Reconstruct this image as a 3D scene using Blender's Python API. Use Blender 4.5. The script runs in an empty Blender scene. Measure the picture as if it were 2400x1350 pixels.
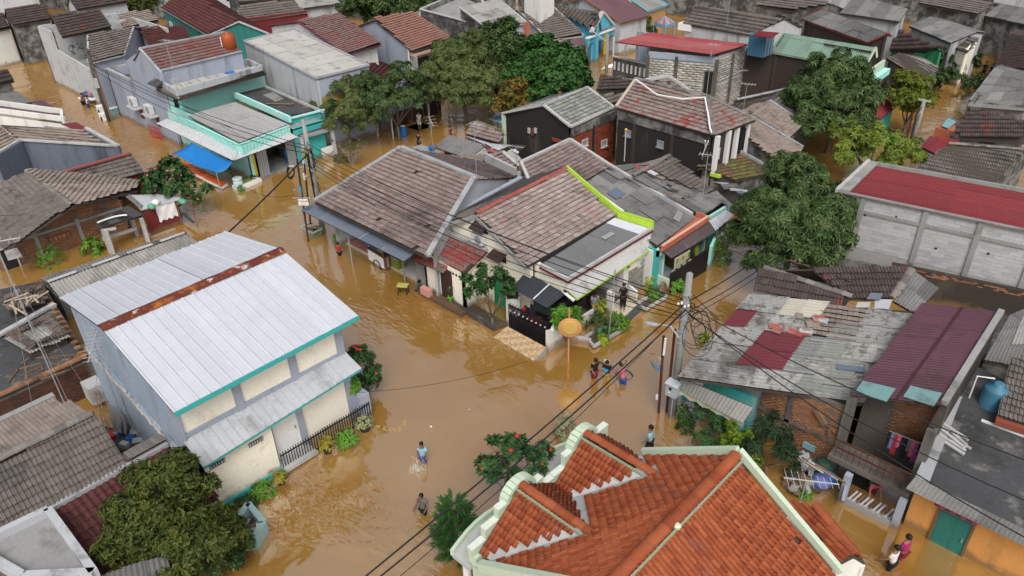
import bpy,math,random
import numpy as np
from mathutils import Vector,Matrix
rnd=random.Random(11)
nrg=np.random.default_rng(5)
C=bpy.context.scene.collection
sc=bpy.context.scene

# ------------------------------------------------------------------ camera, sky, sun, exposure
FPX=1750.0  # focal length in photograph pixels (2400 wide)
PITCH,YAW,ROLL,CAMZ=math.radians(31.3),math.radians(44.8),math.radians(-1.6),22.0
_c,_s=math.cos(PITCH),math.sin(PITCH)
_fw=np.array([-math.sin(YAW),math.cos(YAW),0]);_rt=np.array([math.cos(YAW),math.sin(YAW),0]);_up=np.array([0,0,1.0])
CF=_fw*_c-_up*_s
_dn=-(_fw*_s+_up*_c)
CR=math.cos(ROLL)*_rt-math.sin(ROLL)*_dn
CD=math.sin(ROLL)*_rt+math.cos(ROLL)*_dn
CO=np.array([0,0,CAMZ])
cam_data=bpy.data.cameras.new('camera');cam=bpy.data.objects.new('camera',cam_data);C.objects.link(cam)
cam.matrix_world=Matrix(((CR[0],-CD[0],-CF[0],0),(CR[1],-CD[1],-CF[1],0),(CR[2],-CD[2],-CF[2],CAMZ),(0,0,0,1)))
cam_data.sensor_width=36;cam_data.lens=FPX/2400*36;cam_data.clip_end=2000;cam_data.clip_start=0.3
sc.camera=cam
SUN_EL,SUN_AZ=52.0,132.0  # azimuth measured from +y, clockwise
w=bpy.data.worlds.new('World');sc.world=w;w.use_nodes=True
nt=w.node_tree;nt.nodes.clear()
wo=nt.nodes.new('ShaderNodeOutputWorld');bg=nt.nodes.new('ShaderNodeBackground');sky=nt.nodes.new('ShaderNodeTexSky')
sky.sky_type='NISHITA';sky.sun_disc=False;sky.sun_elevation=math.radians(SUN_EL);sky.sun_rotation=math.radians(SUN_AZ)
sky.dust_density=6.0;sky.air_density=1.0;sky.ozone_density=1.0
hs=nt.nodes.new('ShaderNodeHueSaturation');hs.inputs['Saturation'].default_value=0.42
nt.links.new(sky.outputs[0],hs.inputs['Color']);nt.links.new(hs.outputs[0],bg.inputs[0]);nt.links.new(bg.outputs[0],wo.inputs[0])
bg.inputs[1].default_value=0.15
sl=bpy.data.lights.new('sun','SUN');sun=bpy.data.objects.new('sun',sl);C.objects.link(sun)
sl.energy=0.9;sl.angle=math.radians(24);sl.color=(1.0,0.97,0.93)
_a,_e=math.radians(SUN_AZ),math.radians(SUN_EL)
sun.rotation_euler=Vector((-math.sin(_a)*math.cos(_e),-math.cos(_a)*math.cos(_e),-math.sin(_e))).to_track_quat('-Z','Y').to_euler()
sun.location=(0,0,60)
sc.view_settings.view_transform='Standard';sc.view_settings.look='None';sc.view_settings.gamma=1.0
sc.view_settings.use_curve_mapping=False;sc.view_settings.exposure=0.14
sc.render.engine='CYCLES'

# ------------------------------------------------------------------ surveying helpers: a sight line cut with a level or an upright plane
def _ray(px,py):return CR*(px-1200)+CD*(py-675)+CF*FPX
def at(px,py,z=0.0):
    d=_ray(px,py);return Vector(CO+d*((z-CAMZ)/d[2]))
def atx(px,py,x):
    d=_ray(px,py);return Vector(CO+d*(x/d[0]))
def aty(px,py,y):
    d=_ray(px,py);return Vector(CO+d*(y/d[1]))
def Q(s):
    return[at(*[float(v)for v in p.split()])for p in s.split(',')]
def pxof(p):
    v=np.array(p,float)-CO;d=v@CF
    if d<=0.1:return(-9999,-9999)
    return(1200+FPX*(v@CR)/d,675+FPX*(v@CD)/d)
def camdist(p):return float(np.linalg.norm(np.array(p,float)-CO))

# ------------------------------------------------------------------ materials
MATS={}
def M(name,cols,rough=0.85,rnd_=None,clump=0.0,clump_scale=0.5,dirt=None,dirt_amt=0.5,dirt_scale=0.6,streak=False,
      grain=0.12,grain_scale=9.0,bump=0.15,bump_scale=25.0,tide=False,metallic=0.0,spec=0.3,dirt2=None,dirt2_scale=2.5,dirt2_amt=0.3):
    if name in MATS:return MATS[name]
    m=bpy.data.materials.new(name);m.use_nodes=True;t=m.node_tree;N=t.nodes;L=t.links
    b=N['Principled BSDF'];b.inputs['Roughness'].default_value=rough;b.inputs['Metallic'].default_value=metallic
    b.inputs['Specular IOR Level'].default_value=spec
    geo=N.new('ShaderNodeNewGeometry');pos=geo.outputs['Position']
    def noise(scale,detail=4.0,vec=None,ro=0.55):
        n=N.new('ShaderNodeTexNoise');n.inputs['Scale'].default_value=scale;n.inputs['Detail'].default_value=detail
        n.inputs['Roughness'].default_value=ro;L.new(vec or pos,n.inputs['Vector']);return n.outputs['Fac']
    def math_(op,a,b_):
        n=N.new('ShaderNodeMath');n.operation=op
        for i,v in enumerate((a,b_)):
            if isinstance(v,(int,float)):n.inputs[i].default_value=v
            else:L.new(v,n.inputs[i])
        return n.outputs[0]
    def mix(f,a,b_,mode='MIX'):
        n=N.new('ShaderNodeMix');n.data_type='RGBA';n.blend_type=mode
        for k,v in((0,f),(6,a),(7,b_)):
            if isinstance(v,(int,float)):n.inputs[k].default_value=v
            elif isinstance(v,tuple):n.inputs[k].default_value=v if len(v)==4 else(*v,1)
            else:L.new(v,n.inputs[k])
        return n.outputs[2]
    if len(cols)==1:col=(*cols[0],1)
    else:
        if rnd_:
            oi=N.new('ShaderNodeObjectInfo')
            v=oi.outputs['Random']if rnd_=='obj' else geo.outputs['Random Per Island']if rnd_=='island' else math_('FRACT',math_('ADD',oi.outputs['Random'],geo.outputs['Random Per Island']),0)
            if clump:v=math_('ADD',math_('MULTIPLY',v,1-clump),math_('MULTIPLY',math_('ADD',math_('MULTIPLY',math_('SUBTRACT',noise(clump_scale,2.0),0.5),2.2),0.5),clump))
        else:v=math_('ADD',math_('MULTIPLY',math_('SUBTRACT',noise(clump_scale,5.0),0.5),2.0),0.5)
        r=N.new('ShaderNodeValToRGB');r.color_ramp.interpolation='LINEAR'
        e=r.color_ramp.elements
        while len(e)<len(cols):e.new(0.5)
        for i,c in enumerate(cols):e[i].position=i/(len(cols)-1);e[i].color=(*c,1)
        L.new(v,r.inputs[0]);col=r.outputs[0]
    def thresh(v,amt,soft=0.16):
        n=N.new('ShaderNodeMapRange');n.inputs[1].default_value=0.62-amt*0.3;n.inputs[2].default_value=0.62-amt*0.3+soft
        L.new(v,n.inputs[0]);return n.outputs[0]
    if dirt:
        vec=None
        if streak:
            mp=N.new('ShaderNodeMapping');mp.inputs['Scale'].default_value=(1.0,1.0,0.16);L.new(pos,mp.inputs[0]);vec=mp.outputs[0]
        col=mix(math_('MULTIPLY',thresh(noise(dirt_scale,6.0,vec,0.65),dirt_amt),0.85),col,dirt)
    if dirt2:col=mix(math_('MULTIPLY',thresh(noise(dirt2_scale,5.0,None,0.6),dirt2_amt,0.1),0.9),col,dirt2)
    if tide:  # silt left on the wall by the rising water
        sx=N.new('ShaderNodeSeparateXYZ');L.new(pos,sx.inputs[0]);hgt=math_('SUBTRACT',sx.outputs[2],math_('MULTIPLY',noise(1.7,5.0),.9))
        mr=N.new('ShaderNodeMapRange');mr.inputs[1].default_value=.02;mr.inputs[2].default_value=-.28;L.new(hgt,mr.inputs[0]);col=mix(math_('MULTIPLY',mr.outputs[0],.75),col,(.17,.105,.045))
    if grain:
        g=noise(grain_scale,5.0)
        gv=math_('ADD',math_('MULTIPLY',g,grain*3),1-grain*1.5)
        cg=N.new('ShaderNodeCombineColor');[L.new(gv,cg.inputs[i])for i in range(3)]
        col=mix(1.0,col,cg.outputs[0],'MULTIPLY')
    if isinstance(col,tuple):b.inputs['Base Color'].default_value=col
    else:L.new(col,b.inputs['Base Color'])
    if bump:
        bp=N.new('ShaderNodeBump');bp.inputs['Strength'].default_value=bump;bp.inputs['Distance'].default_value=0.04
        L.new(noise(bump_scale,4.0),bp.inputs['Height']);L.new(bp.outputs[0],b.inputs['Normal'])
    MATS[name]=m;return m
def plain(name,c,rough=0.6,metallic=0.0,grain=0.08):return M(name,[c],rough=rough,metallic=metallic,grain=grain,bump=0.05)

# roof tiles
TP='piece'
t_pink=M('tile_pinkish_concrete',[(0.129,0.100,0.094),(0.188,0.148,0.137),(0.237,0.185,0.171),(0.213,0.168,0.156),(0.287,0.229,0.212),(0.225,0.164,0.150),(0.206,0.164,0.150),(0.270,0.120,0.105)],rnd_=TP,clump=.28,clump_scale=.8,dirt=(.05,.045,.045),dirt_amt=.22,dirt_scale=.35,grain=.22,rough=.9)
t_mix=M('tile_mixed_concrete',[(0.181,0.146,0.135),(0.261,0.208,0.190),(0.323,0.267,0.246),(0.280,0.223,0.206),(0.385,0.335,0.308),(0.292,0.211,0.187),(0.299,0.248,0.228),(0.380,0.170,0.130)],rnd_=TP,clump=.22,clump_scale=.7,dirt=(.08,.07,.065),dirt_amt=.15,grain=.22,rough=.9)
t_redmix=M('tile_grey_with_red',[(0.151,0.112,0.103),(0.213,0.161,0.146),(0.262,0.211,0.189),(0.206,0.155,0.140),(0.237,0.186,0.165),(0.281,0.226,0.205),(0.219,0.152,0.137),(0.300,0.070,0.060),(0.270,0.050,0.045)],rnd_=TP,clump=.38,clump_scale=.55,grain=.2,rough=.85)
t_brownred=M('tile_brown_red',[(0.120,0.082,0.076),(0.173,0.120,0.110),(0.198,0.141,0.129),(0.200,0.085,0.075),(0.167,0.113,0.104),(0.230,0.100,0.090),(0.190,0.050,0.045)],rnd_=TP,clump=.45,clump_scale=.35,grain=.2,rough=.85)
t_red=M('tile_worn_red',[(.11,.09,.08),(.17,.13,.11),(.24,.06,.055),(.27,.08,.07),(.20,.13,.115),(.29,.055,.05),(.16,.12,.105)],rnd_=TP,clump=.3,clump_scale=.9,grain=.2)
t_grey=M('tile_grey_brown',[(0.100,0.088,0.078),(0.143,0.127,0.112),(0.174,0.151,0.134),(0.131,0.114,0.103),(0.193,0.167,0.149)],rnd_=TP,clump=.35,clump_scale=.4,dirt=(.05,.05,.045),dirt_amt=.25,grain=.22)
t_tan=M('tile_tan_weathered',[(0.184,0.148,0.125),(0.246,0.200,0.171),(0.283,0.238,0.205),(0.228,0.182,0.156),(0.259,0.197,0.168)],rnd_=TP,clump=.35,clump_scale=.5,dirt=(.10,.09,.08),dirt_amt=.25,grain=.2)
t_dark=M('tile_dark_sooty',[(0.051,0.038,0.036),(0.070,0.052,0.050),(0.088,0.070,0.065),(0.064,0.048,0.045),(0.200,0.060,0.050)],rnd_=TP,clump=.35,clump_scale=.6,grain=.25)
t_orange=M('tile_orange_glazed',[(.255,.060,.022),(.30,.076,.028),(.215,.048,.02),(.335,.095,.038),(.27,.07,.028),(.26,.082,.042)],rnd_=TP,clump=.3,clump_scale=.35,dirt=(.16,.06,.045),dirt_amt=.15,dirt_scale=.8,grain=.16,rough=.75,spec=.2)
t_maroon=M('tile_maroon',[(.075,.022,.022),(.10,.03,.028),(.06,.02,.02),(.12,.038,.035)],rnd_=TP,clump=.3,clump_scale=.4,grain=.18,rough=.7)
t_moss=M('tile_mossy',[(.16,.13,.035),(.22,.19,.06),(.12,.12,.05),(.26,.12,.08),(.2,.16,.1)],rnd_=TP,clump=.65,clump_scale=.4,grain=.2)
t_green=M('tile_lichen_grey_green',[(.20,.205,.19),(.27,.275,.26),(.16,.17,.15),(.32,.325,.31),(.2,.22,.13)],rnd_=TP,clump=.4,clump_scale=.4,grain=.2)
ridge_red=M('ridge_faded_red',[(.28,.075,.065),(.33,.1,.085),(.24,.06,.055)],rnd_='obj',grain=.2)
ridge_grey=M('ridge_grey',[(.15,.135,.12),(.22,.2,.18),(.11,.1,.09)],rnd_='obj',grain=.2)
cement=M('roof_cement',[(.36,.37,.38),(.27,.28,.29)],dirt=(.12,.12,.12),dirt_amt=.3,dirt_scale=1.2)
# sheets
s_asb=M('sheet_grey_fibre_cement',[(.10,.10,.095),(.17,.17,.165),(.135,.135,.13),(.21,.21,.2),(.155,.15,.145)],rnd_='obj',dirt=(.06,.06,.056),dirt_amt=.3,dirt_scale=.9,grain=.22,grain_scale=14,rough=.95)
s_asbl=M('sheet_light_fibre_cement',[(.26,.255,.24),(.32,.31,.29),(.22,.22,.205),(.36,.35,.33)],rnd_='obj',dirt=(.12,.115,.10),dirt_amt=.3,dirt_scale=.7,grain=.18)
s_awn=M('sheet_awning_white',[(.46,.47,.48),(.50,.51,.525)],rnd_='obj',dirt=(.36,.365,.37),dirt_amt=.2,dirt_scale=.5,grain=.05,rough=.5,bump=.03)
s_asbd=M('sheet_dark_fibre_cement',[(.12,.125,.128),(.15,.155,.158),(.135,.14,.142)],rnd_='obj',dirt=(.16,.165,.165),dirt_amt=.2,dirt_scale=1.4,grain=.25,grain_scale=16)
s_white=M('sheet_white_steel',[(.455,.475,.525),(.50,.52,.565),(.475,.495,.545)],rnd_='obj',dirt=(.42,.43,.46),dirt_amt=.2,dirt_scale=.5,streak=False,grain=.07,grain_scale=2.0,rough=.5,spec=.5,bump=.03)
s_grey=M('sheet_grey_steel',[(.36,.38,.40),(.42,.44,.46),(.39,.41,.43)],rnd_='obj',dirt=(.24,.25,.26),dirt_amt=.3,dirt_scale=.8,dirt2=(.5,.51,.53),dirt2_amt=.1,grain=.1,rough=.5,spec=.5,bump=.04)
s_red=M('sheet_red_painted',[(.16,.018,.022),(.185,.022,.027),(.14,.016,.02)],rnd_='obj',dirt=(.15,.03,.03),dirt_amt=.25,grain=.12,rough=.55)
s_pinkred=M('sheet_faded_red',[(.27,.05,.055),(.32,.085,.085),(.24,.04,.045)],rnd_='obj',dirt=(.3,.13,.12),dirt_amt=.3,dirt_scale=.5,grain=.12,rough=.6)
s_maroon=M('sheet_maroon',[(.085,.035,.05),(.10,.042,.06),(.075,.03,.043)],rnd_='obj',dirt=(.06,.03,.035),dirt_amt=.3,grain=.14,rough=.5)
s_green=M('sheet_pale_green',[(.23,.36,.28),(.27,.41,.32),(.2,.31,.25)],rnd_='obj',dirt=(.2,.24,.2),dirt_amt=.35,dirt_scale=.9,grain=.14)
s_blue=M('sheet_slate_blue',[(.115,.14,.185),(.135,.16,.205)],rnd_='obj',dirt=(.17,.19,.22),dirt_amt=.25,grain=.1,rough=.5)
s_black=M('sheet_charcoal',[(.033,.038,.048),(.045,.05,.06)],rnd_='obj',dirt=(.07,.075,.085),dirt_amt=.2,grain=.1,rough=.45)
s_brown=M('sheet_dark_brown',[(.085,.06,.065),(.11,.085,.09)],rnd_='obj',dirt=(.2,.18,.19),dirt_amt=.25,dirt_scale=1.6,grain=.15,rough=.6)
s_metalgrid=M('sheet_pale_perforated',[(.40,.39,.355),(.45,.44,.41),(.36,.35,.325)],rnd_='obj',dirt=(.2,.195,.18),dirt_amt=.3,dirt_scale=1.0,grain=.2,grain_scale=30)
s_aqua=M('sheet_aqua',[(.19,.38,.40)],dirt=(.12,.2,.2),dirt_amt=.3)
s_purple=M('sheet_purple_brown',[(.115,.062,.072),(.14,.08,.09)],rnd_='obj',grain=.15)
rust=M('rust',[(.10,.022,.014),(.16,.035,.016),(.30,.10,.02),(.55,.5,.45)],clump_scale=1.3,grain=.2)
rust2=M('rusty_flashing',[(.105,.024,.016),(.13,.03,.018)],dirt=(.42,.13,.018),dirt_amt=.3,dirt_scale=1.6,dirt2=(.7,.68,.65),dirt2_amt=.06,dirt2_scale=1.9,grain=.2)
# walls
wm={}
def W(n,c,dirt=None,amt=.3,**k):
    wm[n]=M('wall_'+n,[c,tuple(min(1,v*1.12)for v in c)],clump_scale=.5,dirt=dirt or tuple(v*.45 for v in c),dirt_amt=amt,dirt_scale=k.pop('ds',.9),streak=k.pop('streak',True),grain=.1,rough=.9,tide=True,bump=.3,bump_scale=9,**k)
W('cream',(.82,.78,.66),(.58,.5,.36),.05,streak=False);W('lanewhite',(.42,.43,.43),(.25,.25,.24),.3,streak=False);W('white',(.62,.62,.58),(.33,.32,.28),.2);W('bluegrey',(.27,.34,.42),(.36,.41,.46),.35,streak=False)
W('greyblue',(.30,.335,.40),(.2,.22,.26),.25);W('palegrey',(.40,.415,.43),(.13,.135,.14),.35);W('turq',(.34,.70,.64),(.55,.70,.66),.4,streak=False);W('turqd',(.05,.36,.34),(.25,.45,.42),.3)
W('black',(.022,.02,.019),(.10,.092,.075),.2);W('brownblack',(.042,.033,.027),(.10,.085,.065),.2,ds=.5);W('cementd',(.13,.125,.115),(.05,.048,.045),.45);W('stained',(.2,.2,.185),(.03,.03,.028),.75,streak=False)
W('teal',(.03,.17,.15),(.02,.1,.09),.3);W('maroon',(.14,.022,.022),(.09,.02,.02),.3);W('orange',(.52,.25,.07),(.35,.18,.07),.25);W('yellow',(.62,.42,.03));W('skyblue',(.08,.36,.48));W('mint',(.45,.55,.42),(.6,.64,.55),.3)
W('green',(.04,.30,.13));W('lilac',(.22,.1,.2));W('terracotta',(.4,.12,.07),(.5,.28,.2),.3);W('greydark',(.12,.14,.18));W('lime',(.42,.62,.06),(.36,.5,.06),.15)
brickm=M('brick_orange',[(.20,.095,.05),(.28,.13,.065),(.24,.115,.06),(.33,.17,.09),(.16,.08,.05)],rnd_=TP,clump=.35,clump_scale=.7,dirt=(.05,.04,.035),dirt_amt=.3,dirt_scale=.5,grain=.2)
brickred=M('brick_red',[(.20,.035,.015),(.28,.05,.02),(.13,.03,.018),(.22,.06,.03)],rnd_=TP,clump=.3,clump_scale=.8,dirt=(.04,.025,.02),dirt_amt=.3,dirt_scale=.6,grain=.2)
brickdark=M('brick_dark',[(.08,.035,.022),(.11,.045,.028),(.05,.03,.02)],rnd_=TP,dirt=(.03,.025,.022),dirt_amt=.4)
blockm=M('block_pale_grey',[(.40,.405,.42),(.46,.465,.475),(.43,.43,.43),(.36,.365,.38),(.50,.485,.44)],rnd_=TP,clump=.35,clump_scale=.5,grain=.1)
blockb=M('block_pale_tan',[(.43,.42,.39),(.47,.46,.43),(.30,.28,.23),(.50,.49,.46),(.45,.44,.41)],rnd_=TP,clump=.75,clump_scale=.35,grain=.1)
mortar=M('mortar',[(.33,.325,.32),(.37,.365,.35)],grain=.15)
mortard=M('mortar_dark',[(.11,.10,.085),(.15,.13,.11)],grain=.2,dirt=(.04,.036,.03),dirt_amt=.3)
conc=M('concrete',[(.30,.30,.29),(.24,.24,.235)],dirt=(.12,.12,.115),dirt_amt=.35,grain=.15)
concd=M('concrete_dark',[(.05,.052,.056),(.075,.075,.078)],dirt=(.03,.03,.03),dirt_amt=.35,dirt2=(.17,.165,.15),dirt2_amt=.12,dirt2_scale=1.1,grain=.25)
concl=M('concrete_light',[(.46,.46,.45),(.40,.40,.39)],dirt=(.2,.2,.19),dirt_amt=.3,grain=.12)
white=plain('white_paint',(.75,.75,.74));black=plain('black_paint',(.012,.012,.014),.45);dark=plain('dark_interior',(.015,.014,.014),.9)
wood=M('wood',[(.14,.085,.05),(.2,.13,.08),(.1,.06,.038)],rnd_='obj',grain=.25);woodl=M('wood_pale',[(.36,.29,.2),(.42,.35,.26)],rnd_='obj',grain=.2)
glass=plain('window_glass',(.03,.04,.05),.1);steel=plain('steel_grey',(.33,.35,.37),.45,.3);rustp=M('rusty_pipe',[(.09,.028,.018),(.06,.022,.016)],grain=.25)
polec=M('pole_concrete',[(.30,.31,.31),(.24,.25,.25)],dirt=(.17,.17,.17),dirt_amt=.3,grain=.12);cable=plain('cable_rubber',(.012,.012,.013),.6,grain=0)
mint=plain('mint_trim',(.50,.60,.46));teal=plain('teal_trim',(.05,.36,.36));maroonp=plain('maroon_trim',(.12,.02,.03));deck=plain('roof_deck_wood',(.06,.05,.04),.9)
bluep=plain('blue_plastic',(.02,.14,.42),.4);bluet=M('tarp_blue',[(.008,.155,.47),(.014,.2,.54)],clump_scale=1.2,rough=.5,grain=.08);orangep=M('orange_paint',[(.62,.095,.018),(.70,.13,.03)],dirt=(.45,.09,.03),dirt_amt=.2,grain=.1)
limep=plain('lime_paint',(.36,.55,.05));tilefloor=M('floor_beige',[(.55,.49,.38),(.5,.44,.33)],grain=.06);greenp=plain('green_paint',(.02,.26,.11));olive=plain('olive_paint',(.20,.26,.04));pinkp=plain('pink_paint',(.55,.27,.23));redp=plain('red_paint',(.45,.03,.03));yellowp=plain('yellow_paint',(.6,.42,.05));browndoor=plain('brown_door',(.045,.026,.022),.5)
soil=M('soil',[(.07,.05,.035),(.1,.075,.05)],grain=.3)

# ------------------------------------------------------------------ mesh building
class MB:
    def __init__(s):s.v=[];s.f=[]
    def add(s,vs,fs):
        o=len(s.v);s.v+=[tuple(p)for p in vs];s.f+=[tuple(i+o for i in f)for f in fs];return s
    def box(s,c,size,rot=None):
        hx,hy,hz=size[0]/2,size[1]/2,size[2]/2
        vs=[Vector((x,y,z))for x in(-hx,hx)for y in(-hy,hy)for z in(-hz,hz)]
        if rot is not None:vs=[rot@p for p in vs]
        c=Vector(c)
        return s.add([p+c for p in vs],[(0,1,3,2),(4,6,7,5),(0,4,5,1),(2,3,7,6),(0,2,6,4),(1,5,7,3)])
    def beam(s,p,q,wd,h,up=Vector((0,0,1))):
        p,q=Vector(p),Vector(q);d=(q-p).normalized();sd=d.cross(up)
        if sd.length<1e-4:sd=Vector((1,0,0))
        sd.normalize();u=sd.cross(d);vs=[]
        for e in(p,q):
            for a,b in((-1,-1),(1,-1),(1,1),(-1,1)):vs.append(e+sd*a*wd/2+u*b*h/2)
        return s.add(vs,[(0,1,2,3),(7,6,5,4),(0,4,5,1),(1,5,6,2),(2,6,7,3),(3,7,4,0)])
    def prism(s,poly,ext):
        n=len(poly);ext=Vector(ext);vs=[Vector(p)for p in poly]+[Vector(p)+ext for p in poly]
        return s.add(vs,[tuple(range(n)),tuple(range(2*n-1,n-1,-1))]+[(i,i+n,(i+1)%n+n,(i+1)%n)for i in range(n)])
    def tube(s,pts,r,n=6,r2=None,cap=True):
        pts=[Vector(p)for p in pts];k=len(pts);vs=[];fs=[];prev=None
        for i,p in enumerate(pts):
            d=(pts[min(i+1,k-1)]-pts[max(i-1,0)]).normalized()
            if prev is None:a=d.orthogonal().normalized()
            else:
                a=prev-d*prev.dot(d)
                a=a.normalized()if a.length>1e-5 else d.orthogonal().normalized()
            prev=a;b=d.cross(a);t=i/(k-1);rr=r[i]if isinstance(r,(list,tuple))else(r if r2 is None else r+(r2-r)*t)
            for j in range(n):
                an=2*math.pi*j/n;vs.append(p+(a*math.cos(an)+b*math.sin(an))*rr)
        for i in range(k-1):
            for j in range(n):fs.append((i*n+j,i*n+(j+1)%n,(i+1)*n+(j+1)%n,(i+1)*n+j))
        if cap:fs+=[tuple(range(n))[::-1],tuple(range((k-1)*n,k*n))]
        return s.add(vs,fs)
    def lathe(s,c,prof,n=12,axis=None):
        c=Vector(c);vs=[];fs=[];R=axis.to_track_quat('Z','Y').to_matrix()if axis is not None else Matrix.Identity(3)
        for r,z in prof:
            for j in range(n):vs.append(c+R@Vector((r*math.cos(2*math.pi*j/n),r*math.sin(2*math.pi*j/n),z)))
        for i in range(len(prof)-1):
            for j in range(n):fs.append((i*n+j,i*n+(j+1)%n,(i+1)*n+(j+1)%n,(i+1)*n+j))
        fs+=[tuple(range(n))[::-1],tuple(range((len(prof)-1)*n,len(prof)*n))]
        return s.add(vs,fs)
    def ball(s,c,r,n=8):
        if isinstance(r,(int,float)):r=(r,r,r)
        prof=[(max(.001,math.sin(math.pi*i/n)),-math.cos(math.pi*i/n))for i in range(n+1)]
        m=MB().lathe((0,0,0),prof,n);return s.add([(c[0]+p[0]*r[0],c[1]+p[1]*r[1],c[2]+p[2]*r[2])for p in m.v],m.f)
    def build(s,name,mat,parent=None,smooth=False,label=None,kind=None):
        return mkobj(name,s.v,s.f,mat,parent,smooth,label,kind)
def worldloc(o):
    l=Vector((0,0,0))
    while o is not None:l+=o.location;o=o.parent
    return l
def mkobj(name,v,f,mat,parent=None,smooth=False,label=None,kind=None):
    me=bpy.data.meshes.new(name);off=worldloc(parent)if parent else Vector((0,0,0))
    if off.length:v=[(p[0]-off.x,p[1]-off.y,p[2]-off.z)for p in v]
    me.from_pydata(v,[],f);me.materials.append(mat)
    if smooth:me.polygons.foreach_set('use_smooth',[True]*len(me.polygons))
    o=bpy.data.objects.new(name,me);C.objects.link(o);o.parent=parent
    if label:o['label']=label
    if kind:o['kind']=kind
    return o
def npobj(name,V,F,mat,parent=None,smooth=False,kind=None):
    """V (n,3), F (m,k) arrays -> object, fast"""
    off=worldloc(parent)if parent else Vector((0,0,0))
    V=np.asarray(V,np.float32)-np.array(off,np.float32);F=np.asarray(F,np.int32);k=F.shape[1]
    me=bpy.data.meshes.new(name);me.vertices.add(len(V));me.vertices.foreach_set('co',V.ravel())
    me.loops.add(F.size);me.loops.foreach_set('vertex_index',F.ravel());me.polygons.add(len(F))
    me.polygons.foreach_set('loop_start',np.arange(0,F.size,k,dtype=np.int32));me.polygons.foreach_set('loop_total',np.full(len(F),k,np.int32))
    if smooth:me.polygons.foreach_set('use_smooth',np.ones(len(F),bool))
    me.update(calc_edges=True);me.materials.append(mat)
    o=bpy.data.objects.new(name,me);C.objects.link(o);o.parent=parent
    if kind:o['kind']=kind
    return o
def thing(name,label,cat,loc,group=None):
    o=bpy.data.objects.new(name,None);C.objects.link(o);o.location=loc;o.empty_display_size=.3
    o['label']=label;o['category']=cat;o['kind']='thing'
    if group:o['group']=group
    return o
def tag(o,label,cat,group=None):
    o['label']=label;o['category']=cat
    if group:o['group']=group
    return o
def base(pts,z=-.5):
    n=len(pts);return Vector((sum(p.x for p in pts)/n,sum(p.y for p in pts)/n,z))

# ------------------------------------------------------------------ countable pieces (tiles, blocks, bricks): the 300 that show largest are parts, the rest one stuff part
PIECES={}
def piece(root,name,me,mats):
    PIECES.setdefault((root.name,name),(root,{}))[1].setdefault(me.name,(me,[]))[1].append(mats)
def finish_pieces(cap=300):
    for(rn,name),(root,d)in PIECES.items():
        allm=[]
        for me,lst in d.values():
            Ms=np.concatenate(lst);P=Ms[:,:3,3];v=P-CO;dep=v@CF
            px=1200+FPX*(v@CR)/np.maximum(dep,.1);py=675+FPX*(v@CD)/np.maximum(dep,.1)
            out=(dep<1)|(px<-30)|(px>2430)|(py<-30)|(py>1380)
            score=np.linalg.norm(v,axis=1)+out*1e4
            allm.append((me,Ms,score))
        sc_=np.concatenate([a[2]for a in allm])
        lim=np.sort(sc_)[cap-1]if len(sc_)>cap else 1e3
        lim=min(lim,62.0)
        off=worldloc(root);n=0
        for me,Ms,s in allm:
            near=np.where(s<=lim)[0];far=np.where(s>lim)[0]
            for i in near:
                if n>=cap:far=np.append(far,i);continue
                o=bpy.data.objects.new(name,me);C.objects.link(o);o.parent=root;m=Ms[i].copy();m[:3,3]-=np.array(off)
                o.matrix_basis=Matrix(m.tolist());n+=1
            if len(far):
                V=np.empty(len(me.vertices)*3,np.float32);me.vertices.foreach_get('co',V);V=V.reshape(-1,3)
                Fv=np.array([list(p.vertices)for p in me.polygons],np.int32)
                A=Ms[far];VV=np.einsum('nij,kj->nki',A[:,:3,:3],V)+A[:,None,:3,3]
                FF=(Fv[None]+(np.arange(len(far))*len(V))[:,None,None]).reshape(-1,Fv.shape[1])
                npobj(name+'_mass',VV.reshape(-1,3),FF,me.materials[0],root,smooth=len(me.polygons)>0 and me.polygons[0].use_smooth,kind='stuff')

TILE={}
PROF={'double':[(0,.0),(.03,.0),(.052,.048),(.088,.048),(.11,.0),(.18,.0),(.202,.048),(.238,.048),(.26,.0),(.30,.0)],
        'barrel':[(0,.0),(.04,.045),(.125,.07),(.21,.045),(.25,.0),(.30,.0)],
        'flat':[(0,.0),(.02,.022),(.27,.022),(.30,.0)]}
def tile_mesh(prof,wd,ln,mat):
    k=(prof,wd,ln,mat.name)
    if k in TILE:return TILE[k]
    out=[]
    for j in range(3):
        v=[];f=[];P=PROF[prof];n=len(P);sx=wd/.30
        for t,lift in((0,(.075 if prof!='barrel' else .026)+.008*j),(ln*1.1,.0)):
            for x,h in P:v.append((x*sx-wd/2,t-ln/2,h+lift))
        for x,h in P:v.append((x*sx-wd/2,-ln/2+.006,h+(.058 if prof!='barrel' else .0)+.008*j))
        for i in range(n-1):
            f.append((i,i+1,n+i+1,n+i));f.append((2*n+i,2*n+i+1,i+1,i))
        me=bpy.data.meshes.new('roof_tile');me.from_pydata(v,[],f);me.materials.append(mat);out.append(me)
    TILE[k]=out;return out
def frame(poly):
    p=[Vector(q)for q in poly];n=Vector((0,0,0))
    for i in range(len(p)):
        a,b=p[i],p[(i+1)%len(p)];n+=Vector(((a.y-b.y)*(a.z+b.z),(a.z-b.z)*(a.x+b.x),(a.x-b.x)*(a.y+b.y)))
    n.normalize()
    if n.z<0:n=-n
    e=(p[1]-p[0]);e-=n*e.dot(n);e.normalize();u=n.cross(e)
    if u.z<0:e=-e;u=-u
    return e,u,n
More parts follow.
